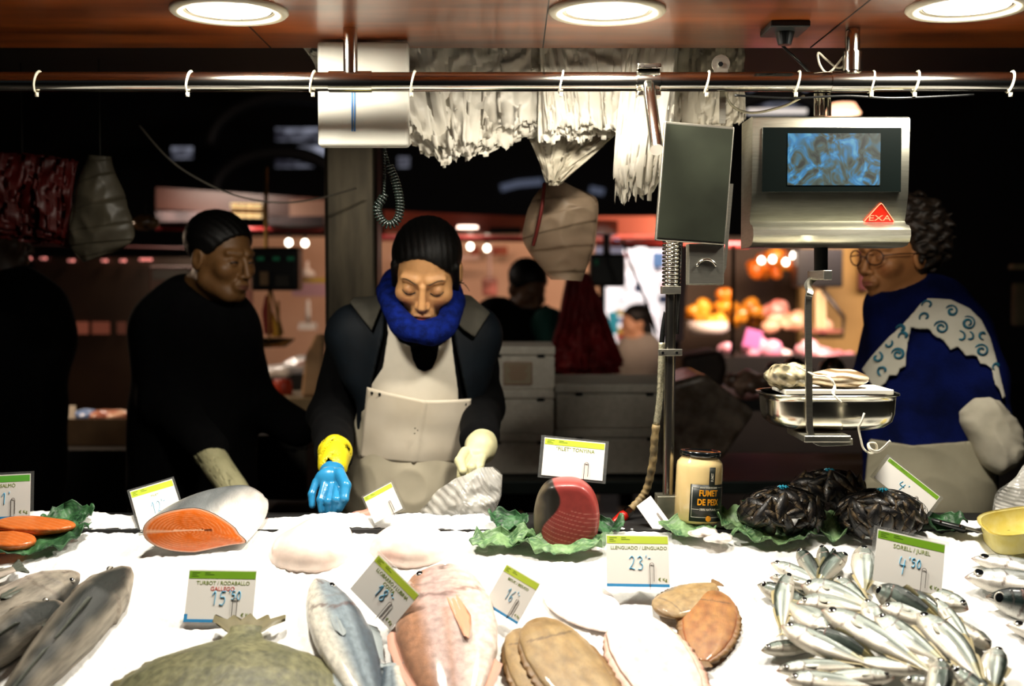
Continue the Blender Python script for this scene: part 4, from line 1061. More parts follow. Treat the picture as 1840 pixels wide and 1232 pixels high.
# salmon fillets on the leaf
M_flesh = mat('fresh_flesh', c2='0.07', scale=60, attr=True, rough=.28, coat=.5)
def c_fil(V):
    w = np.sin((V[:, 0]*.5+V[:, 1]*1.2)*520+noise3(V, 50, 4)*3); return lerp3(rgb('#c9682c'), rgb('#dd9463'), np.clip(w*1.6-.7, 0, 1)*.35)
a_ = ice(85, 945, .021); b_ = ice(25, 972, .020); c_ = ice(-20, 940, .018)
blob('salmon_fillet', 'orange salmon fillet lying across behind the shorter piece on the leaf', 'fish piece', [(a_+Vector((.005, 0, 0)), (.048, .030, .015), None), (a_-Vector((.05, 0, -.002)), (.05, .032, .020), None)], c_fil, M_flesh, k=.02, seed=3, cutf=lambda P: P[2]-(a_.z+.009+(P[1]-a_.y)*.25+(P[0]-a_.x)*-.05), n=(25, .0015))
blob('salmon_fillet', 'short thick orange salmon fillet in front on the leaf bed', 'fish piece', [(b_, (.040, .030, .018), None), (b_-Vector((.04, .0, 0)), (.045, .030, .022), None)], c_fil, M_flesh, k=.02, seed=3, cutf=lambda P: P[2]-(b_.z+.011+(P[1]-b_.y)*.3+np.abs(P[0]-b_.x+.01)*-.12), n=(25, .0015))
# pale monkfish pieces
def c_mk(V): 
    n = noise3(V, 45, 5); return lerp3(rgb('#f1dcd0'), rgb('#dda595'), np.clip(n*1.5-.45, 0, 1))
a_ = ice(560, 975, .012)
blob('fish_tail_piece', 'smooth pale pink skinned fish piece beside the salmon face', 'fish piece', [(a_+Vector((0, .0, -.022)), (.080, .070, .052), None), (a_+Vector((.015, .035, .002)), (.055, .05, .040), None)], c_mk, M_flesh, k=.02)
a_ = ice(735, 972, .012)
blob('fish_tail_piece', 'pale fish piece with reddish centre spot in front of the clear bag', 'fish piece', [(a_+Vector((0, .015, -.020)), (.078, .075, .048), None), (a_+Vector((.0, -.020, -.002)), (.036, .030, .026), None)], c_mk, M_flesh, k=.008, n=(70, .003))
a_ = at(654, 926, 2.40)
blob('fish_trimming', 'pink fish trimmings under the narrow leaning card by the apron', 'fish piece', [(a_, (.03, .014, .010), None), (a_+Vector((.02, .0, .006)), (.016, .012, .009), None)], lambda V: lerp3(rgb('#cf8f80'), rgb('#8f4036'), np.clip(noise3(V, 120, 6)*1.5+.2, 0, 1)), M_flesh)
# tuna block
tb_ = ice(1018, 985); s = tb_.y/F
tc = Vector((at(1018, 925, tb_.y).x, tb_.y+.045, at(0, 930, tb_.y).z))
def f_tu(P):
    q = [(P[0]-tc.x), (P[1]-tc.y), (P[2]-tc.z)]
    e = (np.abs(q[0]/(.064-.10*np.clip(q[2], 0, 1)-.06*np.clip(q[2]-q[0], 0, 1)))**3+np.abs(q[1]/.055)**3+np.abs(q[2]/.068)**2.6)**(1/2.8)-1
    e = e*.05
    e = smax(e, -(P[1]-(tc.y-.040)) , .004)
    e = smax(e, (-q[1]*.9-q[0]*.6)-.052, .004)
    e = smax(e, tc.z-.062-P[2], .004)
    return e+noise3(np.stack(P, -1), 60, 3)*.0008
def c_tu(V):
    x = (V[:, 0]-tc.x); z = V[:, 2]-tc.z; y = V[:, 1]-tc.y
    arc = np.sin(np.sqrt((x-.05)**2*1.0+(z-.14)**2)*760+noise3(V, 40, 2)*1.2)
    red = lerp3(rgb('#8a3430'), rgb('#bd8276'), np.clip(arc*5-4.0, 0, 1)*.6*(z < .012))
    red = lerp3(red, rgb('#dd5346'), np.clip((z-.02)*30, 0, 1)) if False else red
    sk = lerp3(rgb('#1c1a15'), rgb('#6c604c'), np.clip((-(x)-.045+z*.1)*50+.5*noise3(V, 90, 5)+.2, 0, 1))
    edge = -.030+.18*z+.012*np.sin(z*60)
    m = np.clip((x-edge)*300, 0, 1)[:, None]
    return red*m+sk*(1-m)
tag(sdfobj('tuna_block', f_tu, np.array(tc)-.085, np.array(tc)+.085, .0018, mat('tuna_flesh', attr=True, rough=.4, coat=.15, c2='0.08', scale=90), color=c_tu), 'big dark red tuna block with pale arcs and a dark skin side', 'fish piece')

# ---------------------------------------------------------------- leaves
M_leaf = mat('leaf', attr=True, rough=.5, bump=.2, bscale=200, c2='0.2', scale=90)
def leaf(label, c, w, l, ang, h=.012, seed=0, dark=False, name='cabbage_leaf', curl=.02):
    base = ice(*c, .003); r = random.Random(seed); g = MB(); cc = []; NU, NV = 30, 22
    R = Matrix.Rotation(ang, 3, 'Z')
    for i in range(NU+1):
        for j in range(NV+1):
            u = i/NU*2-1; v = j/NV
            wd = math.sin(PI*min(1, v*.92+.08))**.6
            x = u*w/2*wd*(1+.10*mnoise.noise(Vector((u*3, v*8, seed)))); y = (v-.5)*l
            e = abs(u)
            rz_ = h*(mnoise.noise(Vector((x*38, y*38, seed*3)))+.5) + e**2*curl*(.6+.8*mnoise.noise(Vector((x*70, y*70, seed)))) + .0035*mnoise.noise(Vector((x*180, y*180, seed)))
            p = base + R @ Vector((x, y, 0)); p.z += rz_ + (p.y-base.y)*SL
            if p.y > 2.39: p.z = min(p.z, ice_z(p.y)+.012+rz_)
            g.v.append(tuple(p))
            vein = abs(math.sin((v*9+e*5)*PI)) > .93 or e < .05
            a = rgb('#10301a') if dark else rgb('#2c5630'); b = rgb('#3f6e42') if dark else rgb('#7f9e6c')
            n = mnoise.noise(Vector((x*30, y*30, seed+9)))
            cc.append(mixc(list(a), list(b), (.85 if vein else .25+.7*n+(.45 if e < .2 else 0))))
    for i in range(NU):
        for j in range(NV): a_ = i*(NV+1)+j; g.f.append((a_, a_+NV+1, a_+NV+2, a_+1)); g.m.append(0)
    return tag(g.build(name, M_leaf, smooth=True, cols=cc, solid=.0012), label, 'leaf', 'cabbage leaves on the ice')
leaf('cabbage leaf under the orange salmon fillets', (60, 975), .20, .10, .3, seed=1, dark=True)
leaf('dark cabbage leaf tip behind the salmon fillets', (120, 938), .10, .07, .5, seed=2, dark=True)
leaf('crinkled cabbage leaf at the left foot of the tuna', (905, 975), .13, .05, .2, seed=3)
leaf('dark cabbage leaf between the clear bag and the tuna', (915, 945), .08, .06, -.4, seed=4, dark=True)
leaf('cabbage leaf spread under the tuna block', (1010, 985), .19, .06, .0, seed=5)
leaf('cabbage leaf right of the tuna behind the LENGUADO card', (1085, 955), .08, .05, .2, seed=6, dark=True)
leaf('pale cabbage leaf at the foot of the glass jar', (1235, 955), .11, .06, -.1, seed=7, curl=.012)
leaf('frilly cabbage leaf between the jar and the mussel nets', (1318, 945), .07, .08, .4, seed=8, curl=.03)
leaf('flat cabbage leaf edge under the mussel nets', (1390, 968), .16, .05, .0, seed=9)
leaf('cabbage leaf between the two front mussel nets', (1490, 950), .07, .09, .1, seed=10)
leaf('cabbage leaf sticking out beyond the last mussel net by the knife', (1690, 945), .10, .04, -.2, seed=11, dark=True)
# oyster shell halves
for i, (c, lb) in enumerate((((1262, 958), 'open pale oyster shell on the leaf nearest the jar'), ((1290, 968), 'open pale oyster shell in front of the frilly leaf'))):
    p = ice(*c, .014)
    blob('oyster', lb, 'shellfish', [(p, (.027, .018, .006), None), (p+Vector((.01, .006, .003)), (.016, .012, .006), None)], lambda V: lerp3(rgb('#efe6dc'), rgb('#8a7a70'), np.clip(noise3(V, 200, 6)*2-.5, 0, 1)), M_wet, n=(170, .003), group='oysters on the leaf')

# ---------------------------------------------------------------- mussels in nets
def mussel_mesh():
    mb = MB(); cc = []; nr, na = 16, 14
    for i in range(nr+1):
        t = i/nr; w = math.sin(PI*(t*.94+.03))**.75*(.55+.5*t); x = t-.5
        for j in range(na):
            a_ = 2*PI*j/na; mb.v.append((x, .27*w*math.cos(a_)+.04*math.sin(PI*t), .20*w*math.sin(a_)*abs(math.sin(a_))**.2))
            n = mnoise.noise(Vector((t*5, a_, 2))); edge = abs(math.sin(a_)) < .25
            cc.append(mixc([.006, .006, .007], list(rgb('#8c7656')), (.35 if t < .2 else 0)+n*1.0-.08+(.25 if edge else 0)))
    for i in range(nr):
        for j in range(na): mb.f.append((i*na+j, i*na+(j+1) % na, (i+1)*na+(j+1) % na, (i+1)*na+j)); mb.m.append(0)
    me = bpy.data.meshes.new('mussel'); me.from_pydata(mb.v, [], mb.f); me.polygons.foreach_set('use_smooth', [True]*len(me.polygons))
    a_ = me.color_attributes.new('Col', 'FLOAT_COLOR', 'POINT'); a_.data.foreach_set('color', [x for c in cc for x in (*c[:3], 1)])
    me.materials.append(mat('mussel_shell', attr=True, rough=.35, coat=.15, c2='0.5', scale=4, bump=.4, bscale=30)); return me
MUS = mussel_mesh()
M_net = mat('black_net', '#050505', rough=.9, spec=.1); M_bt = mat('blue_tie', '#2aa0c0', rough=.4)
for (cpx, rx, rz_, Yd, nm, seed) in (((1404, 930), .080, .046, 2.32, 'left', 1), ((1487, 893), .072, .036, 2.42, 'rear', 2), ((1582, 930), .084, .046, 2.31, 'right', 3)):
    c = at(*cpx, Yd); r = random.Random(seed); desc = {'left': 'the net nearest the jar', 'rear': 'the net behind the other two', 'right': 'the net behind the SORELL card'}[nm]
    c.z = max(c.z, ice_z(Yd)+rz_*.75)
    for k in range(46):
        z = 1-2*(k+.5)/46*.86; ph = k*2.39996; q = math.sqrt(max(0, 1-z*z))
        if q*math.sin(ph) > .45: continue
        nv = Vector((q*math.cos(ph), q*math.sin(ph), z)); p = c+Vector((nv.x*rx, nv.y*rx*.72, nv.z*rz_))*.88
        o = bpy.data.objects.new('mussel', MUS); COL.objects.link(o)
        n2 = Vector((nv.x/rx, nv.y/(rx*.72), nv.z/rz_)).normalized()
        tg = n2.cross(Vector((r.uniform(-1, 1), r.uniform(-1, 1), r.uniform(-1, 1)))).normalized()
        R = basis(tg, n2); L_ = r.uniform(.050, .070); o.matrix_world = Matrix.Translation(p) @ R.to_4x4() @ Matrix.Diagonal((L_, L_*.9, L_*.95, 1))
        tag(o, 'dark glossy mussel packed in '+desc, 'mussel', 'mussels in '+desc)
    # net: crossing helices over the heap
    nb = thing('mussel_net', {'left': 'black net bag of mussels beside the jar, tied with blue', 'rear': 'black net bag of mussels at the rear of the three', 'right': 'black net bag of mussels behind the SORELL card'}[nm], 'net bag', (c.x, c.y, c.z-rz_))
    mb = MB()
    for sg in (1, -1):
        for k in range(20):
            pts = []
            for i in range(15):
                th = .12+i/14*2.3; ph = 2*PI*k/20+sg*i*.13
                nz = math.cos(th); q = math.sin(th); w_ = 1+.05*math.sin(ph*5+th*7)
                pts.append(c+Vector((q*math.cos(ph)*rx*1.03*w_, q*math.sin(ph)*rx*.75*w_, nz*rz_*1.06*w_)))
            mb.tube(pts, .0004, 4)
    mb.build('netting', M_net, nb)
    tp = c+Vector((.0, -.01, rz_*1.05)); mb = MB()
    for k in range(5):
        an = k*1.3; mb.tube([tp, tp+Vector((math.cos(an)*.006, math.sin(an)*.006, .004)), tp+Vector((math.cos(an)*.010, math.sin(an)*.008, .001))], .0016, 6)
    mb.tube([tp-Vector((0, 0, .006)), tp+Vector((0, 0, .003))], [.005, .003], 10); mb.build('tie', M_bt, nb)

# ---------------------------------------------------------------- knife, container, crumpled bags
kn = thing('knife', 'knife with riveted black handle lying behind the SORELL card', 'knife', ice(1700, 945, .01))
a_, b_ = ice(1672, 934, .016), ice(1735, 950, .014)
MB().tube([a_, a_.lerp(b_, .1), a_.lerp(b_, .5), a_.lerp(b_, .9), b_], [.006, .009, .0085, .010, .007], 14, flat=.6).build('handle', mat('handle_black', '#121615', rough=.35), kn, smooth=True)
for f in (.25, .8): q = a_.lerp(b_, f); MB().cyl(q+Vector((0, -.006, .002)), q+Vector((0, -.009, .004)), .002, n=10).build('rivet', M_chrome, kn)
d = (b_-a_).normalized(); MB().hexa([b_, b_+Vector((0, .02, .002)), b_+d*.14+Vector((0, .016, .002)), b_+d*.14], [q+Vector((0, 0, .0015)) for q in (b_, b_+Vector((0, .02, .002)), b_+d*.14+Vector((0, .016, .002)), b_+d*.14)]).build('blade', M_steel, kn)
tb2 = ice(1835, 985, .0)
tubm = MB(); R_ = Matrix.Rotation(-.15, 3, 'Y') @ Matrix.Rotation(.25, 3, 'X')
def rr_ring(s_, z, n=40): return [tb2+Vector((.005, .02, .008)) + R_ @ Vector((.068*s_*sup(2*PI*j/n)[0], .052*s_*sup(2*PI*j/n)[1], z)) for j in range(n)]
tubm.loft([rr_ring(1.04, .045), rr_ring(1.04, .042), rr_ring(.97, .041), rr_ring(.9, .004), rr_ring(.86, 0), rr_ring(.1, 0), rr_ring(.1, .002), rr_ring(.85, .003), rr_ring(.94, .043)], cap=False)
tag(tubm.build('food_tub', mat('tub_yellow', '#e6dc9a', '#d9c766', 30, rough=.35), smooth=True), 'pale yellow plastic tub tilted on the ice at the right edge', 'tub')
M_film = mat('clear_film', '#dfe3e0', rough=.22, trans=.55, ior=1.2, bump=.3, bscale=60)
M_film2 = mat('milky_film', '#f6f4ee', '#e4e2da', 30, rough=.15, alpha=.42, spec=1.0, coat=1)
def crumple(name, label, outline, Y, bulge, m, amp=.008, sc_=30, seed=0, cat='bag'):
    """a puffed, crumpled bag: two sheets between left/right outline rails"""
    g = MB(); NU, NV = 54, 40; L_, R2 = outline
    Lp = curve_pts([at(*p, Y) for p in L_], 12); Rp = curve_pts([at(*p, Y) for p in R2], 12)
    for side in (-1, 1):
        def f(u, v):
            a = Lp[min(len(Lp)-1, int(round(u*(len(Lp)-1))))]; b = Rp[min(len(Rp)-1, int(round(u*(len(Rp)-1))))]
            p = a.lerp(b, v); e = math.sin(PI*v)**.6*(.35+.65*math.sin(PI*min(1, u*.9+.08)))
            q = Vector((p.x*sc_, p.z*sc_, seed+side))
            rg = abs(mnoise.noise(q))+.5*abs(mnoise.noise(q*2.3)); d = side*bulge*e+amp*(rg-.35)*2
            return Vector((p.x+amp*.5*mnoise.noise(q*1.3+Vector((5, 0, 0))), p.y+d, p.z+amp*.5*mnoise.noise(q*1.3)))
        g.grid(f, NU, NV)
    return tag(g.build(name, m, smooth=True), label, cat)
crumple('clear_plastic_bag', 'crumpled clear plastic bag held open by the cream gloved hand', ([(740, 935), (790, 880), (850, 845), (885, 838)], [(800, 955), (870, 945), (896, 905), (903, 852)]), 2.44, .035, M_film2, amp=.012, sc_=17, seed=4)
crumple('clear_plastic_bag', 'crumpled clear plastic bag at the right edge beside the apron', ([(1783, 918), (1800, 880), (1830, 850), (1850, 820)], [(1880, 930), (1890, 900), (1895, 860), (1900, 815)]), 2.42, .03, M_film2, amp=.013, sc_=17, seed=9)
# ================================================================ people
def R3(yaw, pitch=0, roll=0):
    return Matrix.Rotation(math.radians(yaw), 3, 'Z') @ Matrix.Rotation(math.radians(pitch), 3, 'X') @ Matrix.Rotation(math.radians(roll), 3, 'Y')
def loc_(P, c, R, s=1.0):
    q = [(P[i]-c[i])/s for i in range(3)]
    return [R[0][i]*q[0]+R[1][i]*q[1]+R[2][i]*q[2] for i in range(3)]
def head_f(q, male=False):
    x, y, z = q; ax = np.abs(x); m = [ax, y, z]
    f = ell(q, (0, .018, .038), (.074, .092, .078))
    f = smin(f, ell(q, (0, -.018, -.030), (.060, .066, .078)), .03)
    f = smin(f, ell(q, (0, -.062, -.088), (.022 if not male else .028, .022, .018)), .03)
    f = smin(f, ell(m, (.040, -.058, -.022), (.024, .022, .022)), .022)                   # cheekbones
    if male: f = smin(f, seg(m, (.052, -.005, -.062), (.02, -.06, -.09), .018, .014), .025)
    f = smin(f, seg(m, (.014, -.080, .024), (.046, -.067, .024), .0065, .005), .018)       # brow ridge
    f = smax(f, -ell(m, (.031, -.100, -.001), (.017, .020, .011)), .012)                   # eye sockets
    f = smin(f, ell(m, (.031, -.071, -.001), (.0145, .0145, .0125)), .004)                 # closed lids over the eyes
    f = smin(f, seg(q, (0, -.086, .010), (0, -.104, -.030), .0065, .0095), .010)           # nose bridge to tip
    f = smin(f, ell(m, (.0105, -.092, -.035), (.0075, .010, .007)), .006)                  # nostrils
    f = smin(f, ell(q, (0, -.086, -.060), (.026, .012, .018)), .012)                       # mouth mound
    f = smin(f, ell(q, (0, -.0955, -.0575), (.021, .0065, .0048)), .003)
    f = smin(f, ell(q, (0, -.0945, -.0665), (.018, .0070, .0055)), .003)
    f = smax(f, -seg(m, (0, -.104, -.0618), (.020, -.094, -.0608), .0016), .002)
    e = ell([ax, y, z], (.074, .012, -.008), (.010, .020, .031)); e = smax(e, -ell([ax, y, z], (.086, .006, -.006), (.008, .012, .02)), .004)
    f = smin(f, e, .006)
    return f
def face_color(base, lip, cheek, brow=None):
    B, Lp, Ch = rgb(base), rgb(lip), rgb(cheek)
    def fn(q):
        x, y, z = q; ax = np.abs(x)
        c = np.repeat(B[None, :], len(x), 0)
        t = np.clip(1-np.sqrt(((ax-.042)/.024)**2+((z+.030)/.022)**2), 0, 1)*(y < -.02); c = c*(1-t[:, None]*.6)+Ch*t[:, None]*.6
        t = np.clip(1.6-1.6*np.sqrt((x/.023)**2+((z+.062)/.0105)**2), 0, 1)*(y < -.085); c = c*(1-t[:, None])+Lp*t[:, None]
        t = np.clip(1.2-1.2*np.sqrt(((ax-.031)/.017)**2+((z-.002)/.010)**2), 0, 1)*(y < -.05); c = c*(1-t[:, None]*.35)+Lp*t[:, None]*.25
        if brow is not None:
            zz_ = .021+.006*np.sin(np.clip((ax-.012)/.036, 0, 1)*PI*.8)
            t = .6*np.clip(1-np.abs(z-zz_)/.0022, 0, 1)*((ax > .011) & (ax < .050) & (y < -.03)); c = c*(1-t[:, None]*.9)+rgb(brow)*t[:, None]*.9
        return c
    return fn
M_skin = mat('skin', attr=True, rough=.5, sss=.08, c2='0.04', scale=60)
M_hairm = mat('hair_black', '#040303', '#0b0907', 60, rough=.5, spec=.3, stretch=(6, 1, 1), bump=.5, bscale=90)
M_hairc = mat('hair_brown', '#0f0a06', '#2a1d11', 60, rough=.6, bump=.6, bscale=90)
M_blackc = mat('black_cloth', '#020203', '#050506', 40, rough=.95, spec=.15, bump=.3, bscale=90)
M_navy = mat('navy_vest', '#070e15', '#0b151d', 18, rough=.7, spec=.3, bump=.2, bscale=60)
M_scarf = mat('blue_fleece', '#0d1f6e', '#081446', 60, rough=1, bump=1.0, bscale=260, spec=.1)
M_lapel = mat('grey_lapel', '#4c493f', '#403e36', 25, rough=.8)
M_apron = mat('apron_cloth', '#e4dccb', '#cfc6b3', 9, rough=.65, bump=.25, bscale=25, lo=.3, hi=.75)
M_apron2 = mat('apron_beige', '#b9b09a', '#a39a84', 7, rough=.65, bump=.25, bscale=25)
def hit(fn, px, py, y0, y1, n=900):
    """where the sight line of a photo pixel first meets a body surface"""
    Y = np.linspace(y0, y1, n, dtype=np.float32); a = at(px, py, 1.0); d = a-Vector((0, 0, CAMZ))
    P = [d.x*Y, Y, CAMZ+d.z*Y]; f = fn(P); i = int(np.argmax(f < 0))
    return Vector((P[0][i], P[1][i], P[2][i])) if f[i] < 0 else None
def pxpoly(poly, Y): return [(at(x, y, Y).x, at(x, y, Y).z) for x, y in poly]
def patch(T, off, th, poly, Y, ymax=None):
    """a piece of cloth that follows surface T inside an outline seen from the front"""
    pp = pxpoly(poly, Y)
    def f(P):
        k = Y/np.maximum(P[1], .1)
        X2 = P[0]*k; Z2 = CAMZ+(P[2]-CAMZ)*k
        g = np.maximum(np.abs(T(P)-off)-th/2, poly_sdf(X2, Z2, pp))
        return g if ymax is None else np.maximum(g, P[1]-ymax)
    return f
def bounds(*ps, pad=.1): return bb([p for p in ps], pad)
def legs(root, hips, Yc, m, name='trousers', spread=.09):
    a = [hips+Vector((s*spread, 0, 0)) for s in (-1, 1)]
    def f(P):
        r_ = ell(P, hips+Vector((0, 0, .04)), (.165, .12, .13))
        for q in a: r_ = smin(r_, chain(P, [q, Vector((q.x, q.y-.02, .5)), Vector((q.x, q.y, .06))], [.085, .062, .05], .02), .03)
        return smin(r_, 1e3+P[0]*0, .01)
    sdfobj(name, f, (hips.x-.26, Yc-.2, -.02), (hips.x+.26, Yc+.2, hips.z+.2), .016, m, root)
    for q in a:
        MB().box((q.x, q.y-.05, .035), (.10, .27, .07)).build('boot', mat('boot_white', '#8b897f', rough=.5), root, bevel=.025)

# ---------------------------------------------------------------- the saleswoman
YW = 2.90
A = lambda x, y, d=0: at(x, y, YW+d)
hc = at(766, 487, 2.80); HR = R3(-3, 34, 4)
w = thing('person', 'woman in blue scarf and white apron bending over the ice, blue rubber glove', 'person', (A(745, 900).x, YW+.03, 0))
def w_head(P): return head_f(loc_(P, hc, HR, 1.0))
ch, be, hi = A(757, 655, .02), A(750, 775, .03), A(745, 900, .04)
sL, sR = A(640, 602, .02), A(848, 602, .02)
def w_torso(P):
    f = ell(P, ch, (.140, .100, .15)); f = smin(f, ell(P, be, (.125, .095, .15)), .06); f = smin(f, ell(P, hi, (.165, .115, .19)), .06)
    f = smin(f, seg(P, sL, sR, .048), .05)
    return f
def w_body(P):
    f = smin(w_head(P), seg(P, hc+Vector((0, .05, -.06)), A(768, 600, .01), .050, .055), .03)
    return smin(f, w_torso(P)+.02, .03)
fc = face_color('#cf9a66', '#93463e', '#cf8254', '#2a1a10')
def w_col(V): return fc(loc_([V[:, i] for i in range(3)], hc, HR))
lo, hi_ = (hc.x-.19, 2.66, A(0, 930).z), (hc.x+.19, 3.06, hc.z+.13)
sdfobj('body', w_body, lo, hi_, .0026, M_skin, w, color=w_col)
def w_sweater(P):
    f = w_torso(P)-.004
    return smax(f, -(ell(P, hc, (.075, .1, .1))), .01)
def arm_f(pts, rs, k=.03, sc_=0.006, fq=40, seed=1):
    def f(P): return chain(P, pts, rs, k)+noise3(np.stack(P, -1), fq, seed)*sc_
    return f
aL = arm_f([sL, A(596, 745, .10), A(600, 818, -.27)], [.058, .056, .040])
aR = arm_f([sR, A(864, 728, .10), A(862, 790, -.20)], [.056, .055, .043], seed=4)
sdfobj('sweater', lambda P: smin(w_sweater(P), smin(aL(P), aR(P), .02), .03), (A(520, 0).x, 2.5, A(0, 930).z), (A(930, 0).x, 3.1, A(0, 520).z), .006, M_blackc, w)
# vest with grey lapels
Yf = 2.80
opening = pxpoly([(690, 500), (692, 560), (690, 600), (668, 690), (650, 760), (640, 900), (860, 900), (850, 760), (835, 700), (818, 620), (808, 560), (806, 500)], Yf)
def w_vest(P):
    f = smin(w_torso(P)-.020, smin(seg(P, sL, sL+Vector((.02, 0, -.08)), .062), seg(P, sR, sR+Vector((-.02, 0, -.08)), .060), .02), .04)+noise3(np.stack(P, -1), 28, 7)*.004
    k = Yf/np.maximum(P[1], .1); op = poly_sdf(P[0]*k, CAMZ+(P[2]-CAMZ)*k, opening)
    f = smax(f, -np.maximum(op, P[1]-2.93), .008)
    f = smax(f, A(0, 775).z-P[2], .01)
    return smax(f, -ell(P, hc+Vector((0, .02, -.02)), (.085, .11, .12)), .01)
sdfobj('vest', w_vest, (A(540, 0).x, 2.68, A(0, 800).z), (A(925, 0).x, 3.1, A(0, 500).z), .005, M_navy, w)
Tv = lambda P: smin(w_torso(P)-.022, smin(seg(P, sL, sL+Vector((.02, 0, -.08)), .064), seg(P, sR, sR+Vector((-.02, 0, -.08)), .062), .02), .04)
for poly in ([(628, 543), (660, 508), (690, 488), (686, 549), (668, 594), (650, 572)], [(812, 505), (832, 518), (881, 562), (853, 606), (832, 592), (808, 566)]):
    f = patch(Tv, .008, .010, poly, 2.84, 2.97)
    cx = np.mean([p[0] for p in poly]); cy = np.mean([p[1] for p in poly]); c = at(cx, cy, 2.88)
    sdfobj('lapel', f, np.array(c)-np.array((.09, .16, .11)), np.array(c)+np.array((.09, .14, .11)), .0035, M_lapel, w)
# apron bib, skirt and the stiff front panel
bib = [(694, 560), (701, 590), (718, 613), (737, 622), (742, 645), (750, 662), (763, 667), (776, 662), (784, 645), (788, 622), (803, 612), (808, 580), (815, 640), (823, 700), (824, 745), (760, 745), (700, 745), (666, 740), (668, 690), (688, 660), (697, 600)]
c = A(750, 650, -.08)
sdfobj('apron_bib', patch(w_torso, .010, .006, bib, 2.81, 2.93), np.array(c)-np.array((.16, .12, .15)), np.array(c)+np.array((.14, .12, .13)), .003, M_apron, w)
def w_skirtT(P): return w_torso(P)+noise3(np.stack(P, -1)*np.array((1, 1, .3)), 26, 5)*.010+.003*np.abs(np.sin(noise3(np.stack(P, -1), 16, 9)*8))
c = A(745, 860, -.05)
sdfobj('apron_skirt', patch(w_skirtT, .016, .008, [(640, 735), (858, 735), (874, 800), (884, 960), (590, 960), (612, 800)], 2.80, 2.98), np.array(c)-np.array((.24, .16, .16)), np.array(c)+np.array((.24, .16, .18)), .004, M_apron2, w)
sk = at(745, 940, 2.95)
g = MB(); TLc, TMc, TRc, BRc, BMc, BLc = [at(x, y, 2.785) for x, y in ((656, 698), (764, 719), (845, 719), (838, 838), (742, 836), (640, 830))]
def pan_f(u, v):
    top = TLc.lerp(TMc, u*2) if u < .5 else TMc.lerp(TRc, u*2-1); bot = BLc.lerp(BMc, u*2) if u < .5 else BMc.lerp(BRc, u*2-1)
    p = top.lerp(bot, v); p.y += .045*(u*2-1)**2 + .006*abs(u-.5)*(-1) + .030*v - (.004 if abs(u-.5) < .02 else 0)+.003*mnoise.noise(Vector((u*3, v*3, 1)))
    return p
pnl = g.grid(pan_f, 40, 20).build('apron_panel', mat('panel_vinyl', '#dcd2c0', '#cbbfaa', 5, rough=.45, bump=.2, bscale=20), w, smooth=True, solid=.003)
for (x, y) in ((668, 706), (682, 708), (822, 723), (836, 726)):
    q = at(x, y, 2.785); u_ = (x-656)/190; q.y += .045*(u_*2-1)**2-.003; q = at(x, y, q.y)
    MB().cyl(q, q+Vector((0, .004, 0)), .0035, n=14).build('eyelet', M_black, pnl)
q = at(748, 773, 2.777); sm = MB()
for k in range(9): 
    a_ = k*2.1; r_ = .003+.0025*(k % 3); p = q+Vector((math.cos(a_)*r_, 0, math.sin(a_)*r_)); sm.cyl(p, p+Vector((0, .001, 0)), .0016, n=8)
sm.build('stain', mat('stain_grey', '#8f8778', rough=.8), pnl)
# scarf
sp = [at(x, y, d) for x, y, d in ((700, 512, 2.87), (703, 548, 2.79), (724, 583, 2.745), (763, 599, 2.735), (797, 589, 2.745), (813, 556, 2.79), (810, 515, 2.87), (790, 500, 2.93), (730, 495, 2.93))]
spc = curve_pts(sp, 3, True); spc.append(spc[0])
def w_scarf(P): return chain(P, spc, [.0215+.0025*math.sin(i*1.3) for i in range(len(spc))], .018)+noise3(np.stack(P, -1), 55, 3)*.004
sdfobj('scarf', w_scarf, *bb(spc, .045), .0035, M_scarf, w)
# hair, brows and lashes
def w_hair(P):
    q = loc_(P, hc, HR)
    f = ell(q, (0, .018, .038), (.080, .097, .081)); f = smin(f, ell(q, (0, .085, -.02), (.05, .04, .05)), .03)
    cut = (-q[1]*.62-q[2]*.78)+.006+.010*np.cos(q[0]*38)-.010*q[0]/.07
    g = smax(f, cut, .006)
    st = seg([np.abs(q[0]), q[1], q[2]], (.066, -.032, .035), (.072, -.012, -.035), .012, .006)
    g = smin(g, st, .008)
    return g+.0005*np.sin(q[0]*430+q[1]*90)
hr = sdfobj('hair', w_hair, np.array(hc)-np.array((.12, .13, .13)), np.array(hc)+np.array((.12, .17, .14)), .0022, M_hairm, w)
mb = MB()
for k in range(5):
    a_ = at(818, 500+k*2, 2.80); mb.tube(curve_pts([a_, at(826+k*2, 506+k, 2.80), at(832+k*3, 503+k*5, 2.80)], 4), .0006, 4)
mb.build('loose_strands', M_hairm, hr)
def face_line(pts, R, c, hf=head_f, lift=.0008):
    out = []
    for x, z in pts:
        Y = np.linspace(-.14, 0, 700, dtype=np.float32); f = hf([Y*0+x, Y, Y*0+z]); i = int(np.argmax(f < 0))
        out.append(Vector(c)+R @ Vector((x, Y[i]-lift, z)))
    return out
M_lash = mat('lash_black', '#0a0706', rough=.6); M_brow = mat('brow_brown', '#1d120b', rough=.7)
for s in (-1, 1):
    L_ = face_line([(s*x, z) for x, z in ((.0165, -.005), (.022, -.0085), (.031, -.0105), (.039, -.0085), (.0465, -.003))], HR, hc)
    MB().tube(curve_pts(L_, 5), [.0004]+[.0014]*19+[.0008], 6).build('eyelashes', M_lash, w, smooth=True)
    L_ = face_line([(s*x, z) for x, z in ((.015, .0200), (.023, .0240), (.034, .0275), (.044, .0265), (.051, .020))], HR, hc)
    MB().tube(curve_pts(L_, 5), [.0011]*10+[.0009]*6+[.0005]*5, 6).build('eyebrow', M_brow, w, smooth=True)
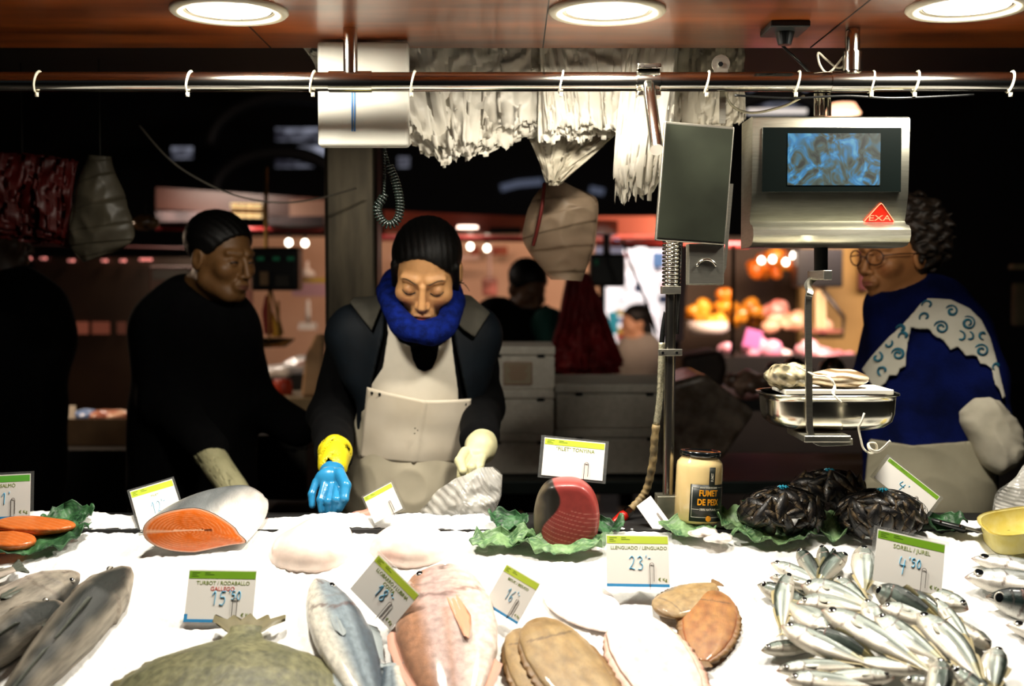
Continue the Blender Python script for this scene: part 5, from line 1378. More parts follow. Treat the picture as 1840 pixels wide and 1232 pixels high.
# gloves
M_glb = mat('blue_rubber', '#2f8cc0', '#267db0', 30, rough=.25, coat=.5); M_gly = mat('yellow_rubber', '#e5d320', '#d9c61a', 30, rough=.4); M_glc = mat('cream_rubber', '#d9d4a8', '#c9c398', 30, rough=.45)
def hand(parts, palm, k=.007):
    def f(P):
        r_ = None
        for c, rad in palm:
            e = ell(P, c, rad); r_ = e if r_ is None else smin(r_, e, .012)
        tips = None
        for pts, rs in parts:
            e = chain(P, pts, rs, .003); tips = e if tips is None else np.minimum(tips, e)
        return smin(r_, tips, k*.6)
    return f
B = lambda x, y, d=2.50: at(x, y, d)
fing = [([B(568, 866), B(560, 888, 2.485), B(561, 908, 2.475)], [.0085, .0078, .0068]), ([B(583, 872, 2.49), B(576, 898, 2.47), B(578, 918, 2.465)], [.0088, .0082, .0070]),
        ([B(596, 874, 2.49), B(590, 901, 2.46), B(591, 921, 2.46)], [.010, .0094, .008]), ([B(607, 872, 2.49), B(604, 898, 2.455), B(601, 917, 2.455)], [.010, .0094, .008]),
        ([B(610, 850, 2.50), B(621, 872, 2.47), B(618, 896, 2.455), B(610, 913, 2.455)], [.012, .0115, .010, .008])]
palm = [(B(592, 862, 2.505), (.031, .018, .026)), (B(597, 846, 2.53), (.026, .020, .022))]
sdfobj('blue_glove', hand(fing, palm), (B(540, 0).x, 2.41, B(0, 935).z), (B(640, 0).x, 2.58, B(0, 825).z), .0022, M_glb, w)
cf = [A(602, 812, -.30), at(598, 838, 2.55)]
def cuff_f(P): return np.maximum(smax(seg(P, cf[0], cf[1], .037, .031), -seg(P, cf[0], cf[1], .034, .028), .002), -(P[2]-B(0, 850, 2.55).z-(P[0]-B(596, 0).x)*.2))+noise3(np.stack(P, -1), 90, 2)*.0015
sdfobj('yellow_cuff', cuff_f, np.array(cf[1])-.07, np.array(cf[0])+.07, .0022, M_gly, w)
C2 = lambda x, y, d=2.60: at(x, y, d)
fing = [([C2(843, 820), C2(831, 836, 2.56), C2(829, 855, 2.54)], [.012, .011, .010]), ([C2(850, 823), C2(838, 842, 2.56), C2(837, 858, 2.55)], [.011, .010, .009]),
        ([C2(858, 824), C2(848, 840, 2.55), C2(845, 857, 2.55)], [.010, .0095, .008]), ([C2(866, 822), C2(862, 838, 2.56), C2(853, 850, 2.55)], [.010, .009, .008]),
        ([C2(836, 812), C2(826, 828, 2.56), C2(832, 846, 2.53)], [.012, .011, .009])]
palm = [(C2(855, 816, 2.61), (.030, .02, .020)), (C2(864, 800, 2.66), (.030, .028, .022))]
def cg(P): return smin(hand(fing, palm)(P), chain(P, [C2(864, 806, 2.64), A(866, 786, -.17)], [.034, .038], .01)+noise3(np.stack(P, -1), 80, 3)*.002, .012)
sdfobj('cream_glove', cg, (C2(800, 0).x, 2.48, C2(0, 885).z), (C2(905, 0).x, 2.80, C2(0, 765).z), .0024, M_glc, w)
legs(w, A(745, 960, .04), YW, M_blackc)

# ---------------------------------------------------------------- generic people
def make_person(label, hc, HR, torso, arms, cloth, hairf, skin, hips, Yc, male=False, res=.004, scale=1.0, jacket='jacket', hairm=None, trousers=True):
    root = thing('person', label, 'person', (hips.x, hips.y, 0))
    hf = lambda P: head_f(loc_(P, hc, HR, scale), male)*scale
    def T(P):
        f = None
        for c, r_ in torso:
            e = ell(P, c, r_); f = e if f is None else smin(f, e, .06)
        return f
    nb = Vector(hc)+HR @ Vector((0, .02, -.06))*scale; nt = Vector((hc[0], hc[1]+.04, hc[2]-.19*scale)) if not isinstance(torso[0], str) else None
    nt = torso[0][0]+Vector((0, 0, torso[0][1][2]*.7))
    bodyf = lambda P: smin(smin(hf(P), seg(P, nb, nt, .054*scale, .06*scale), .03), T(P)+.02, .03)
    zs = [c.z-r_[2] for c, r_ in torso]
    lo = np.array((min(hc[0]-.15, nt.x-.2), min(hc[1]-.16, torso[0][0].y-.14), max(min(zs), nt.z-.35))); hi_ = np.array((max(hc[0]+.15, nt.x+.2), max(hc[1]+.16, torso[0][0].y+.14), hc[2]+.15))
    fcc = face_color(*skin)
    sdfobj('body', bodyf, lo, hi_, res, M_skin, root, color=lambda V: fcc(loc_([V[:, i] for i in range(3)], hc, HR, scale)))
    def cl(P):
        f = T(P)-.012
        for pts, rs in arms: f = smin(f, chain(P, pts, rs, .03), .03)
        f = f+noise3(np.stack(P, -1), 30, 3)*.006
        return smax(f, -ell(P, hc, (.085*scale, .105*scale, .125*scale)), .012)
    allp = [c+Vector(r_)*s for c, r_ in torso for s in (1, -1)]+[p for pts, _ in arms for p in pts]
    l2, h2 = bb(allp, .09)
    sdfobj(jacket, cl, l2, h2, max(res*1.8, .007), cloth, root)
    h = lambda P: hairf(loc_(P, hc, HR, scale))*scale
    sdfobj('hair', h, np.array(hc)-.17*scale, np.array(hc)+.17*scale, max(res*.8, .003), hairm or M_hairm, root)
    if trousers: legs(root, hips, hips.y, M_blackc)
    return root, T, hf
def short_hair(q):
    f = ell(q, (0, .022, .042), (.083, .100, .083)); cut = (-q[1]*.82-q[2]*.57)-.014
    f = smax(f, cut, .006)
    f = smax(f, -ell([np.abs(q[0]), q[1], q[2]], (.085, -.012, -.035), (.03, .032, .05)), .008)
    f = smax(f, -(q[2]+.075), .01)
    return f+.0007*np.sin(q[0]*300+q[2]*200)
# man in black
h0 = at(398, 462, 3.30)
Mn = lambda x, y, d=3.38: at(x, y, d)
man, Tm, hfm = make_person('man in black sweater with short dark hair looking towards the counter scale', h0, R3(58, 12, 0),
    [(Mn(352, 610), (.17, .13, .17)), (Mn(345, 740), (.165, .13, .20)), (Mn(345, 860), (.17, .13, .20))],
    [([Mn(290, 590, 3.34), Mn(300, 725, 3.28), Mn(378, 806, 3.10)], [.080, .070, .046]), ([Mn(415, 600, 3.46), Mn(455, 720, 3.44), Mn(535, 770, 3.34)], [.075, .062, .052])],
    M_blackc, short_hair, ('#6e4c2a', '#60382c', '#6e4a2c', '#140c08'), Mn(345, 930), 3.38, male=True, res=.0032, jacket='sweater')
ev = MB()
for s in (-1, 1):
    L_ = face_line([(s*x, z) for x, z in ((.018, .000), (.031, .003), (.044, -.001))], R3(58, 12, 0), h0, lambda q: head_f(q, True))
    MB().tube(L_, .0026, 8).build('eye', M_lash, man, smooth=True)
g0, g1 = at(374, 812, 3.10), at(432, 898, 2.98)
def gl(P):
    f = smax(seg(P, g0, g1, .040, .034), -seg(P, g0, g1, .036, .030), .003); d = (g1-g0).normalized()
    return np.maximum(f, -((P[0]-g0.x)*d.x+(P[1]-g0.y)*d.y+(P[2]-g0.z)*d.z))+noise3(np.stack(P, -1), 40, 2)*.002
sdfobj('cream_gauntlet', gl, *bb([g0, g1], .06), .0035, mat('cream_rubber_dull', '#b9b48c', '#a9a47e', 20, rough=.5), man)
hh_ = at(455, 920, 2.93)
fg = [([g1, at(450+8*i, 912+4*i, 2.93), at(462+8*i, 935, 2.90)], [.013, .011, .009]) for i in range(4)]+[([g1, at(430, 920, 2.9), at(440, 938, 2.88)], [.013, .011, .009])]
sdfobj('gloved_hand', hand(fg, [(g1+Vector((.01, -.02, -.02)), (.034, .025, .034))]), *bb([g1, at(500, 940, 2.88), at(425, 945, 2.88)], .04), .003, MATS['cream_rubber_dull'], man)
# silhouette at the far left
Ls = lambda x, y, d=3.7: at(x, y, d)
make_person('person in dark clothes standing in shadow beside the red bags at the far left', Ls(-5, 425), R3(100, 8, 0),
    [(Ls(15, 600), (.19, .14, .20)), (Ls(5, 740), (.18, .14, .22)), (Ls(5, 850), (.18, .14, .2))],
    [([Ls(75, 560), Ls(72, 720), Ls(60, 850)], [.075, .06, .05])], M_blackc, short_hair, ('#3d2b1c', '#3a221c', '#3a261a', None), Ls(5, 980), 3.7, res=.007)
# ---------------------------------------------------------------- woman with glasses
YR = 3.12
Rw = lambda x, y, d=0: at(x, y, YR+d)
hR = R3(-62, 6, 0); h1 = at(1606, 458, YR)
M_blues = mat('royal_wool', '#0a154c', '#060d30', 14, rough=.95, bump=.7, bscale=170, spec=.1)
def curly(q):
    f = ell(q, (0, .045, .042), (.112, .118, .112)); f = smax(f, (-q[1]*.80-q[2]*.42)+.002, .01); f = smax(f, -(q[2]+.085), .02)
    return f+.007*np.sin(q[0]*110+2*np.sin(q[2]*90))*np.sin(q[1]*120+1.7)*np.sin(q[2]*110+.5)*2
rw, Tr, hfr = make_person('woman with glasses, blue sweater and embroidered white collar facing the scale pan', h1, hR,
    [(Rw(1672, 640), (.155, .14, .17)), (Rw(1655, 740), (.145, .13, .15)), (Rw(1670, 860), (.155, .14, .18)), (Rw(1640, 545), (.11, .10, .07))],
    [([Rw(1716, 602, -.06), Rw(1755, 690, -.10), Rw(1772, 740, -.12)], [.086, .074, .060]), ([Rw(1600, 600, .10), Rw(1560, 700, .06), Rw(1545, 730, .0)], [.07, .05, .045])],
    M_blues, curly, ('#a56f42', '#955442', '#a9603a', '#2a1a10'), Rw(1672, 960), YR, res=.003, jacket='sweater', hairm=M_hairc)
armR = [Rw(1716, 602, -.06), Rw(1755, 690, -.10), Rw(1772, 740, -.12)]
def TrA(P): return smin(Tr(P)-.012, chain(P, armR, [.086, .074, .060], .03), .03)
Z = lambda x, y: (1480+x/3.733, 430+y/3.733)
shawl = [Z(*p) for p in ((700, 393), (850, 400), (980, 460), (1060, 540), (1120, 660), (1160, 800), (1190, 930), (1222, 1060), (1200, 1068), (1180, 1010), (1150, 975), (1135, 920), (1128, 870), (1095, 842), (1050, 835), (1030, 790), (1008, 778), (950, 780), (920, 740), (903, 722), (850, 742), (820, 700), (798, 672), (745, 652), (708, 602), (640, 604), (588, 590), (565, 700), (553, 780), (552, 850), (510, 870), (495, 915), (440, 915), (420, 960), (370, 995), (325, 980), (255, 870), (330, 770), (440, 650), (520, 580), (600, 490), (650, 430))]
cR = Rw(1680, 620, -.10)
sdfobj('collar_shawl', patch(TrA, .012, .006, shawl, 3.0, 3.16), np.array(cR)-np.array((.22, .16, .18)), np.array(cR)+np.array((.22, .2, .17)), .0036, mat('shawl_cloth', '#d3cfc0', '#c4c0b0', 10, rough=.8), rw)
M_teal = mat('teal_thread', '#1d6f86', '#174f66', 60, rough=.7)
def swirl(cx, cy, r_, turns, a0, wd, name='embroidery'):
    g = lambda P: TrA(P)-.017; pts = []
    for k in range(26):
        f = k/25; a_ = a0+f*turns*2*PI; rr_ = r_*(1-.75*f); p = Z(cx+rr_*math.cos(a_), cy+rr_*math.sin(a_)*.95)
        h_ = hit(g, p[0], p[1], 2.7, 3.3, 700)
        if h_ is not None and (not pts or (h_-pts[-1]).length < .03): pts.append(h_)
    return pts
mbs = MB()
for cx, cy, r_, tn, a0 in ((860, 480, 44, 1.3, 3.6), (970, 560, 50, 1.6, 4.2), (790, 590, 50, 1.5, 3.3), (915, 655, 46, .6, 4.6), (975, 655, 40, .55, 4.8), (1060, 745, 48, 1.4, 3.6), (1070, 640, 34, .7, 1.5), (700, 440, 42, .7, 3.0), (680, 520, 40, .8, 2.6), (520, 600, 34, .8, 3.1), (540, 650, 40, .7, 2.8), (500, 770, 46, 1.5, 3.2), (430, 700, 36, .6, 5.5), (360, 790, 40, .9, 5.0), (400, 880, 40, .8, 2.0), (1160, 850, 30, .7, 2.0)):
    P_ = swirl(cx, cy, r_, tn, a0, 2)
    if len(P_) > 3: mbs.tube(P_, [.001]+[.0034+.0022*math.sin(PI*i/len(P_)) for i in range(len(P_)-2)]+[.0012], 8, flat=.5)
mbs.build('embroidered_swirls', M_teal, rw, smooth=True)
sc_e = [Z(*p) for p in ((1180, 1010), (1135, 920), (1095, 842), (1050, 835), (1008, 778), (950, 780), (903, 722), (850, 742), (798, 672), (745, 652), (708, 602), (640, 604), (588, 590), (565, 700), (552, 850), (510, 870), (495, 915), (440, 915), (420, 960), (370, 995))]
# cream sleeve guard and skirt
ca, cb = Rw(1762, 742, -.14), Rw(1792, 815, -.14)
def slv(P): return smin(seg(P, ca, cb, .056, .050), ell(P, Rw(1798, 790, -.14), (.055, .05, .07)), .03)+noise3(np.stack(P, -1), 32, 6)*.009+.0035*np.abs(np.sin(noise3(np.stack(P, -1), 28, 9)*9))
sdfobj('sleeve_guard', slv, *bb([ca, cb], .11), .0045, mat('cream_cloth', '#cfc8b4', '#bcb5a0', 12, rough=.8, bump=1.0, bscale=22), rw)
def skT(P): return Tr(P)-.012+noise3(np.stack(P, -1)*np.array((1, 1, .25)), 24, 8)*.012+.003*np.abs(np.sin(noise3(np.stack(P, -1), 16, 9)*8))
c = Rw(1672, 860, -.06)
sdfobj('apron', patch(skT, .008, .010, [(1562, 788), (1640, 800), (1745, 792), (1790, 840), (1800, 960), (1545, 960)], 3.0, 3.22), np.array(c)-np.array((.24, .2, .17)), np.array(c)+np.array((.24, .24, .2)), .0045, mat('apron_khaki', '#a59f88', '#948e78', 8, rough=.8, bump=.25, bscale=30), rw)
# glasses
mb = MB()
for s in (-1, 1):
    cx_ = s*.033; ring = []
    for k in range(20):
        a_ = 2*PI*k/20; ring.append(Vector(h1)+hR @ Vector((cx_+.024*math.cos(a_), -.104+.010*abs(cx_+.024*math.cos(a_))/.05, .002+.019*math.sin(a_))))
    mb.tube(ring, .0019, 6, closed=True)
    mb.tube([Vector(h1)+hR @ Vector(p) for p in ((s*.056, -.094, .006), (s*.072, -.05, .006), (s*.080, .0, .002))], .0017, 6)
mb.tube([Vector(h1)+hR @ Vector(p) for p in ((-.010, -.106, .004), (0, -.109, .007), (.010, -.106, .004))], .0016, 6)
mb.build('glasses', mat('glasses_frame', '#3a1a10', rough=.3), rw, smooth=True)

# ---------------------------------------------------------------- people further back
Bk = lambda x, y, d=5.3: at(x, y, d)
pb, _, _ = make_person('person in dark jacket with a teal sleeve behind the white boxes', Bk(948, 518), R3(30, 30, 0),
    [(Bk(935, 630), (.22, .14, .22)), (Bk(935, 740), (.20, .14, .25))], [([Bk(890, 570), Bk(862, 640), Bk(880, 720)], [.09, .07, .06])],
    M_blackc, short_hair, ('#6a4a34', '#5a3028', '#6a4630', None), Bk(935, 880), 5.3, res=.008)
sdfobj('teal_sleeve', lambda P: chain(P, [Bk(985, 585, 5.2), Bk(1008, 625, 5.12)], [.08, .075], .02), *bb([Bk(985, 585, 5.2), Bk(1008, 625, 5.12)], .1), .01, mat('teal_cloth', '#12463e', rough=.9), pb)
G_ = lambda x, y, d=8.2: at(x, y, d)
make_person('dark haired girl in pale grey top seen between the red bag and the steel post', G_(1140, 580), R3(-70, 10, 0),
    [(G_(1150, 640), (.16, .12, .16)), (G_(1150, 720), (.16, .12, .2))], [([G_(1130, 620), G_(1110, 660), G_(1100, 690)], [.06, .05, .04])],
    mat('grey_knit', '#8f887e', rough=.9), lambda q: smin(short_hair(q), ell(q, (0, .06, -.05), (.075, .06, .11)), .03), ('#b98a6a', '#8a4a40', '#b9805f', None), G_(1150, 800), 8.2, res=.012)
# ================================================================ bags hanging under the canopy
M_poly = mat('white_poly', '#e9e4d6', '#d8d2c2', 14, rough=.45, spec=.6)
M_poly2 = mat('thin_poly', '#d9d1bd', '#c9c0aa', 12, rough=.5, alpha=.88)
def sheets(name, label, top, bot, Y, layers, m, fold=.012, jag=10, group=None, bulge=.02, seed=0, cat='bag', dY=.006, spread=4):
    """a bundle of folded bags: pleated sheets hanging one behind the other"""
    t = thing(name, label, cat, (at(*top[0], Y).x, Y, at(*bot[0], Y).z), group); r = random.Random(seed)
    for L_ in range(layers):
        tp = curve_pts([at(x+r.uniform(-spread, spread), y, Y) for x, y in top], 10)
        bp = curve_pts([at(x+r.uniform(-spread, spread)*1.5, y-L_*spread*.9+r.uniform(-spread, spread), Y) for x, y in bot], 10)
        nu, nv = 90, 26; g = MB(); ph = r.uniform(0, 6)
        def f(u, v):
            a = tp[min(len(tp)-1, int(u*(len(tp)-1)+.5))]; b = bp[min(len(bp)-1, int(u*(len(bp)-1)+.5))]
            jg = v**10*jag*.0011*(1.3*abs(math.sin(u*9+ph))+.45*math.sin(u*47+ph)+.25*math.sin(u*140)-.5)
            p = a.lerp(b, v); q = Vector((u*9+ph, v*1.2, L_*3))
            q2 = Vector((u*3.2+v*1.5+ph, v*2.4-u*1.2, L_*5)); cr = abs(mnoise.noise(q2)); cr2 = abs(mnoise.noise(q2*2.7+Vector((0, 0, 4))))
            d = fold*(1.6*cr+.7*cr2-.5)+fold*.5*math.sin(u*8+ph+2*v)*v
            return Vector((p.x+.008*mnoise.noise(q*1.4), p.y-bulge*math.sin(PI*min(1, v*1.1))*.6-L_*dY+d, p.z-jg+.006*mnoise.noise(q*.7)))
        g.grid(f, nu, nv).build('bag_sheet', m, t, smooth=True, solid=.0008)
    return t
G1 = 'bundles of white carrier bags under the canopy'
sheets('bag_bundle', 'fan of folded white plastic bags just right of the white case', [(700, 66), (800, 66), (900, 66), (985, 66)], [(735, 262), (800, 282), (845, 284), (905, 262), (985, 232)], 2.66, 6, M_poly, fold=.014, jag=12, group=G1, seed=1, spread=7)
sheets('bag_bundle', 'stack of folded white bags with straight creases above the tied bag', [(968, 64), (1040, 64), (1180, 64)], [(976, 245), (1030, 250), (1085, 243), (1180, 240)], 2.62, 5, M_poly, fold=.014, jag=8, group=G1, seed=2, spread=6)
sheets('bag_bundle', 'long white bags with torn ragged ends beside the rail bracket', [(1120, 60), (1170, 60), (1215, 60)], [(1105, 335), (1140, 346), (1192, 322)], 2.58, 5, M_poly, fold=.012, jag=22, group=G1, seed=3, spread=6)
sheets('bag_bundle', 'pale folded bags hanging behind the dark display panel', [(1180, 74), (1250, 74), (1328, 76)], [(1190, 290), (1250, 262), (1330, 215)], 2.72, 5, M_poly2, fold=.014, jag=10, group=G1, seed=4, spread=6)
sheets('bag_bundle', 'edge of white bags showing left of the white case', [(530, 70), (570, 70), (620, 70)], [(575, 124), (600, 140), (625, 150)], 2.68, 3, M_poly, fold=.010, jag=8, group=G1, seed=5, spread=4)
sheets('bag_bundle', 'smooth white sheet gathered into a point under the folded bags', [(945, 235), (1030, 240), (1110, 235)], [(985, 328), (992, 334), (1005, 326)], 2.70, 3, M_poly2, fold=.010, jag=2, group=G1, seed=6, spread=3)
crumple('hanging_bag', 'brownish translucent bag with a red strap hanging below the white bundle', ([(985, 325), (955, 365), (940, 415), (952, 450), (990, 500)], [(1010, 325), (1060, 350), (1074, 375), (1068, 440), (1045, 505)]), 2.85, .045, mat('brown_poly', '#a08a72', '#8d7862', 9, rough=.5, alpha=.85), amp=.014, sc_=9, seed=12)
tag(MB().tube(curve_pts([at(978, 330, 2.79), at(974, 370, 2.78), at(966, 410, 2.78), at(958, 440, 2.79)], 6), .011, 8, flat=.4).build('red_strap', mat('dull_red', '#6b1c16', rough=.6), smooth=True), 'dark red strap running down the brownish hanging bag', 'strap')
M_red = mat('red_poly', '#520c09', '#380806', 10, rough=.45)
sheets('red_bag_bundle', 'bundle of dark red carrier bags hanging at the far left', [(-40, 278), (60, 280), (138, 290)], [(-40, 425), (40, 436), (125, 446)], 3.1, 6, M_red, fold=.010, jag=3, seed=7, cat='bag', spread=6)
sheets('red_bag_bundle', 'tall cone of dark red bags hanging right of the person in the dark jacket', [(1022, 488), (1036, 484), (1052, 492)], [(985, 668), (1060, 672), (1118, 668)], 5.0, 5, mat('crimson_poly', '#8e1418', '#6a0e12', 10, rough=.55), fold=.03, jag=3, seed=8, cat='bag', spread=4)
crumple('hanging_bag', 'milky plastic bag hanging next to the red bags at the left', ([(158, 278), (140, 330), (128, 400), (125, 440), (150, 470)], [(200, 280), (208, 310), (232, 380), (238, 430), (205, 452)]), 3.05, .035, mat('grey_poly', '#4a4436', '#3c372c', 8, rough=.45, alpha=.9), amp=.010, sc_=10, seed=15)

# ================================================================ boxes behind the saleswoman
def pbox(name, label, cat, x0, y0, x1, y1, Y, dep, m, group=None, yaw=0, top=None, bev=.006):
    a, b = at(x0, y0, Y), at(x1, y1, Y)
    t = thing(name, label, cat, ((a.x+b.x)/2, Y+dep/2, b.z), group); w_, h_ = b.x-a.x, a.z-b.z
    t.rotation_euler = (0, 0, yaw)
    return t, w_, h_, dep
M_styro = mat('polystyrene', '#dcd6c8', '#cfc8ba', 60, rough=.8, bump=.2, bscale=120)
M_styro2 = mat('polystyrene_lit', '#c9c3b2', '#bdb7a6', 60, rough=.8, bump=.2, bscale=120)
def styro(label, x0, y0, x1, y1, Y, dep, m, lid=.22, group='polystyrene boxes stacked behind the saleswoman', sticker=False):
    t, w_, h_, d = pbox('polystyrene_box', label, 'box', x0, y0, x1, y1, Y, dep, m, group)
    MB().box((0, 0, h_*(1-lid)/2), (w_*.985, d*.985, h_*(1-lid))).build('box_body', m, t, world=False, bevel=.006)
    MB().box((0, 0, h_*(1-lid/2)+.001), (w_, d, h_*lid-.002)).build('lid', m, t, world=False, bevel=.006)
    for sx in (-.30, .30): MB().box((w_*sx, -d/2-.0005, h_*(1-lid)), (.022, .004, .010)).build('slot', M_black, t, world=False)
    if sticker:
        s_ = MB().box((-w_*.02, -d/2+.001, h_*.38), (.085, .008, .068)).build('sticker', mat('label_paper', '#a89a80', rough=.7), t, world=False)
        mb = MB()
        for k in range(6): mb.box((-w_*.02, -d/2-.0035, h_*.38+.022-.008*k), (.06-.008*(k % 3), .001, .0016))
        mb.build('fine_print', mat('red_print2', '#a35a42', rough=.7), s_, world=False)
        e = MB()
        for zz_ in (-.034, .034): e.box((-w_*.02, -d/2-.0035, h_*.38+zz_), (.085, .001, .0016))
        for xx_ in (-.0425, .0425): e.box((-w_*.02+xx_, -d/2-.0035, h_*.38), (.0016, .001, .068))
        e.build('sticker_border', MATS['red_print2'], s_, world=False)
    return t
Y3 = 3.75
styro('topmost polystyrene box of the stack, with a printed sticker', 868, 622, 998, 700, Y3, .32, M_styro, sticker=True)
styro('polystyrene box second from the top under the stickered one', 870, 700, 997, 779, Y3, .32, M_styro)
styro('lowest polystyrene box of the stack on the dark bench', 868, 779, 998, 852, Y3, .32, M_styro)
for lb, x0, y0, x1, y1 in (('wide grey polystyrene box on top beside the stack', 998, 690, 1210, 770), ('wide grey polystyrene box resting on the bench under another', 998, 770, 1212, 852)):
    styro(lb, x0, y0, x1, y1, Y3-.02, .42, mat('polystyrene_grey', '#bdb7aa', '#b0aa9c', 60, rough=.8), group='wide boxes on the bench')
# bench
bq = at(0, 854, Y3)
bn = thing('steel_bench', 'dark steel bench carrying the polystyrene boxes', 'bench', (.5, Y3+.2, 0))
MB().box((.5, Y3+.2, bq.z-.02), (1.9, .62, .04)).build('bench_top', mat('bench_steel', '#2c3431', '#232a28', 8, rough=.45, metal=.6), bn, bevel=.004)
for sx in (-.4, 1.4):
    for sy in (0, .4): MB().box((sx, Y3+sy, (bq.z-.04)/2), (.05, .05, bq.z-.04)).build('leg', M_dark, bn)
# tilted plastic covered crate at the right
cr = [at(x, y, 3.6) for x, y in ((1195, 850), (1300, 830), (1362, 742), (1268, 672), (1205, 690))]
mb = MB().prism([(p.x, p.z) for p in cr], (0, 3.62, 0), (1, 0, 0), (0, 0, 1), (0, 1, 0), .35)
tag(mb.build('covered_crate', mat('crate_film', '#5c5044', '#8c7e70', 25, rough=.25, bump=.5, bscale=30), bevel=.02, smooth=False), 'crate wrapped in crumpled clear film slanting right of the wide boxes', 'crate')
# grey crate low at the left, behind the man
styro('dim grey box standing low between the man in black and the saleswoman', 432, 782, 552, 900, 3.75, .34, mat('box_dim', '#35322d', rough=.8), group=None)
b_ = at(490, 900, 3.9); MB()
lw = MB().box((-.74, 3.95, (b_.z-.02)/2), (.34, .5, b_.z-.02)).build('low_cabinet', M_dark); tag(lw, 'dark low cabinet behind the man in black', 'cabinet')
# box of meat at the left
Y4 = 4.6
t, w_, h_, d = pbox('open_crate', 'open cardboard crate with fish and paper behind the man in black', 'crate', 96, 752, 245, 800, Y4, .28, None)
M_card = mat('cardboard_dim', '#6b543a', '#5d4932', 20, rough=.8)
for (cx, cy, sx, sy) in ((0, -d/2, w_, .008), (0, d/2, w_, .008), (-w_/2, 0, .008, d), (w_/2, 0, .008, d)): MB().box((cx, cy, h_/2), (sx, sy, h_)).build('side_panel', M_card, t, world=False)
MB().box((0, 0, .005), (w_, d, .01)).build('bottom_panel', M_card, t, world=False)
MB().box((w_*.55, -.02, h_*.4), (.05, .16, h_*1.1)).build('end_flap', mat('flap_light', '#c9b48e', rough=.7), t, world=False, bevel=.01)
o = at(170, 750, Y4)
for k, (dx, c_, lb) in enumerate(((-.09, '#e6dccb', 'white paper sheet standing in the open crate'),)):
    q = at(118, 740, Y4+.05); tag(MB().box(q, (.075, .004, .05), Matrix.Rotation(-.2, 3, 'X')).build('paper_sheet', mat('paper_lit', c_, rough=.7)), lb, 'paper')
for k, (x, c0_, c1_, lb) in enumerate(((155, '#4f6fa8', '#8fa5c9', 'blue grey wrapped fish in the open crate'), (185, '#c98f72', '#8a4a38', 'reddish fish lump in the middle of the open crate'), (215, '#d9b49a', '#b0705a', 'pale pink fish at the far end of the open crate'))):
    q = at(x, 747, Y4+.12); blob('fish_lump', lb, 'fish piece', [(q, (.06, .07, .024), None)], (lambda a__, b__: lambda V: lerp3(rgb(a__), rgb(b__), np.clip(.5+noise3(V, 70, 3)*1.5, 0, 1)))(c0_, c1_), M_flesh, n=(60, .006), res=.006)
MB_ = at(170, 800, Y4); tag(MB().box((MB_.x, Y4+.15, MB_.z/2-.002), (.8, .5, MB_.z-.004)).build('dark_stand', M_dark), 'dark stand under the open crate', 'stand')

# ================================================================ market stalls further back
def wallbox(x0, y0, x1, y1, Y, dep=.06):
    a, b = at(x0, y0, Y), at(x1, y1, Y)
    return MB().box(((a.x+b.x)/2, Y+dep/2, (a.z+b.z)/2), (abs(b.x-a.x), dep, abs(a.z-b.z)))
M_peach = mat('stall_wall', '#dcb698', '#cfa688', 3, rough=.7)
M_fasc = mat('fascia_red', '#5a2418', '#7a3e2c', 2.5, rough=.35, coat=.3)
M_redp = mat('red_pipe', '#a83a3a', rough=.3, coat=.5)
def cat1(mb, m, name, label, cat, **k): return tag(mb.build(name, m, **k), label, cat)
st = thing('market_stall', 'lit peach walled fish stall with red canopy behind the saleswoman', 'stall', (-.6, 7.4, 0))
wallbox(440, 425, 1075, 900, 8.8, .1).build('back_wall', M_peach, st)
a, b = at(280, 345, 6.6), at(1180, 400, 6.6)
MB().hexa([at(280, 375, 6.4), at(600, 392, 6.4), at(600, 358, 6.4), at(280, 336, 6.4)], [p+Vector((0, .5, 0)) for p in (at(280, 375, 6.4), at(600, 392, 6.4), at(600, 358, 6.4), at(280, 336, 6.4))]).build('canopy_fascia', mat('fascia_brown', '#2c140c', '#43241a', 2.5, rough=.4), st)
MB().hexa([at(690, 418, 6.4), at(1110, 420, 6.4), at(1110, 396, 6.4), at(690, 378, 6.4)], [p+Vector((0, .5, 0)) for p in (at(690, 418, 6.4), at(1110, 420, 6.4), at(1110, 396, 6.4), at(690, 378, 6.4))]).build('canopy_fascia', M_fasc, st)
for (x0, x1, y, r_) in ((680, 1100, 427, .017), (280, 580, 410, .012), (1070, 1345, 437, .016)):
    MB().cyl(at(x0, y, 6.3), at(x1, y+3, 6.3), r_, n=12).build('red_pipe', M_redp, st, smooth=True)
wallbox(880, 408, 936, 420, 6.3, .1).build('dark_vent', M_black, st)
wallbox(1060, 388, 1180, 420, 6.5, .05).build('sign_board', mat('sign_pink', '#c26a5e', rough=.5), st)
wallbox(520, 360, 590, 388, 6.35, .04).build('sign_board', mat('sign_beige', '#7a5c4c', rough=.5), st)
for (x, y, c_) in ((840, 410, '#ffc0b0'),):
    p = at(x, y, 6.25); q = MB().lathe([(.0001, 0), (.055, 0), (.05, .012), (.0001, .014)], c=p, n=24).build('canopy_lamp', mat('warm_glow', '#ffffff', emit='#ffd7c2', es=5), st, smooth=True)
M_bulb = mat('bulb_glow', '#ffffff', emit='#fff0d8', es=9)
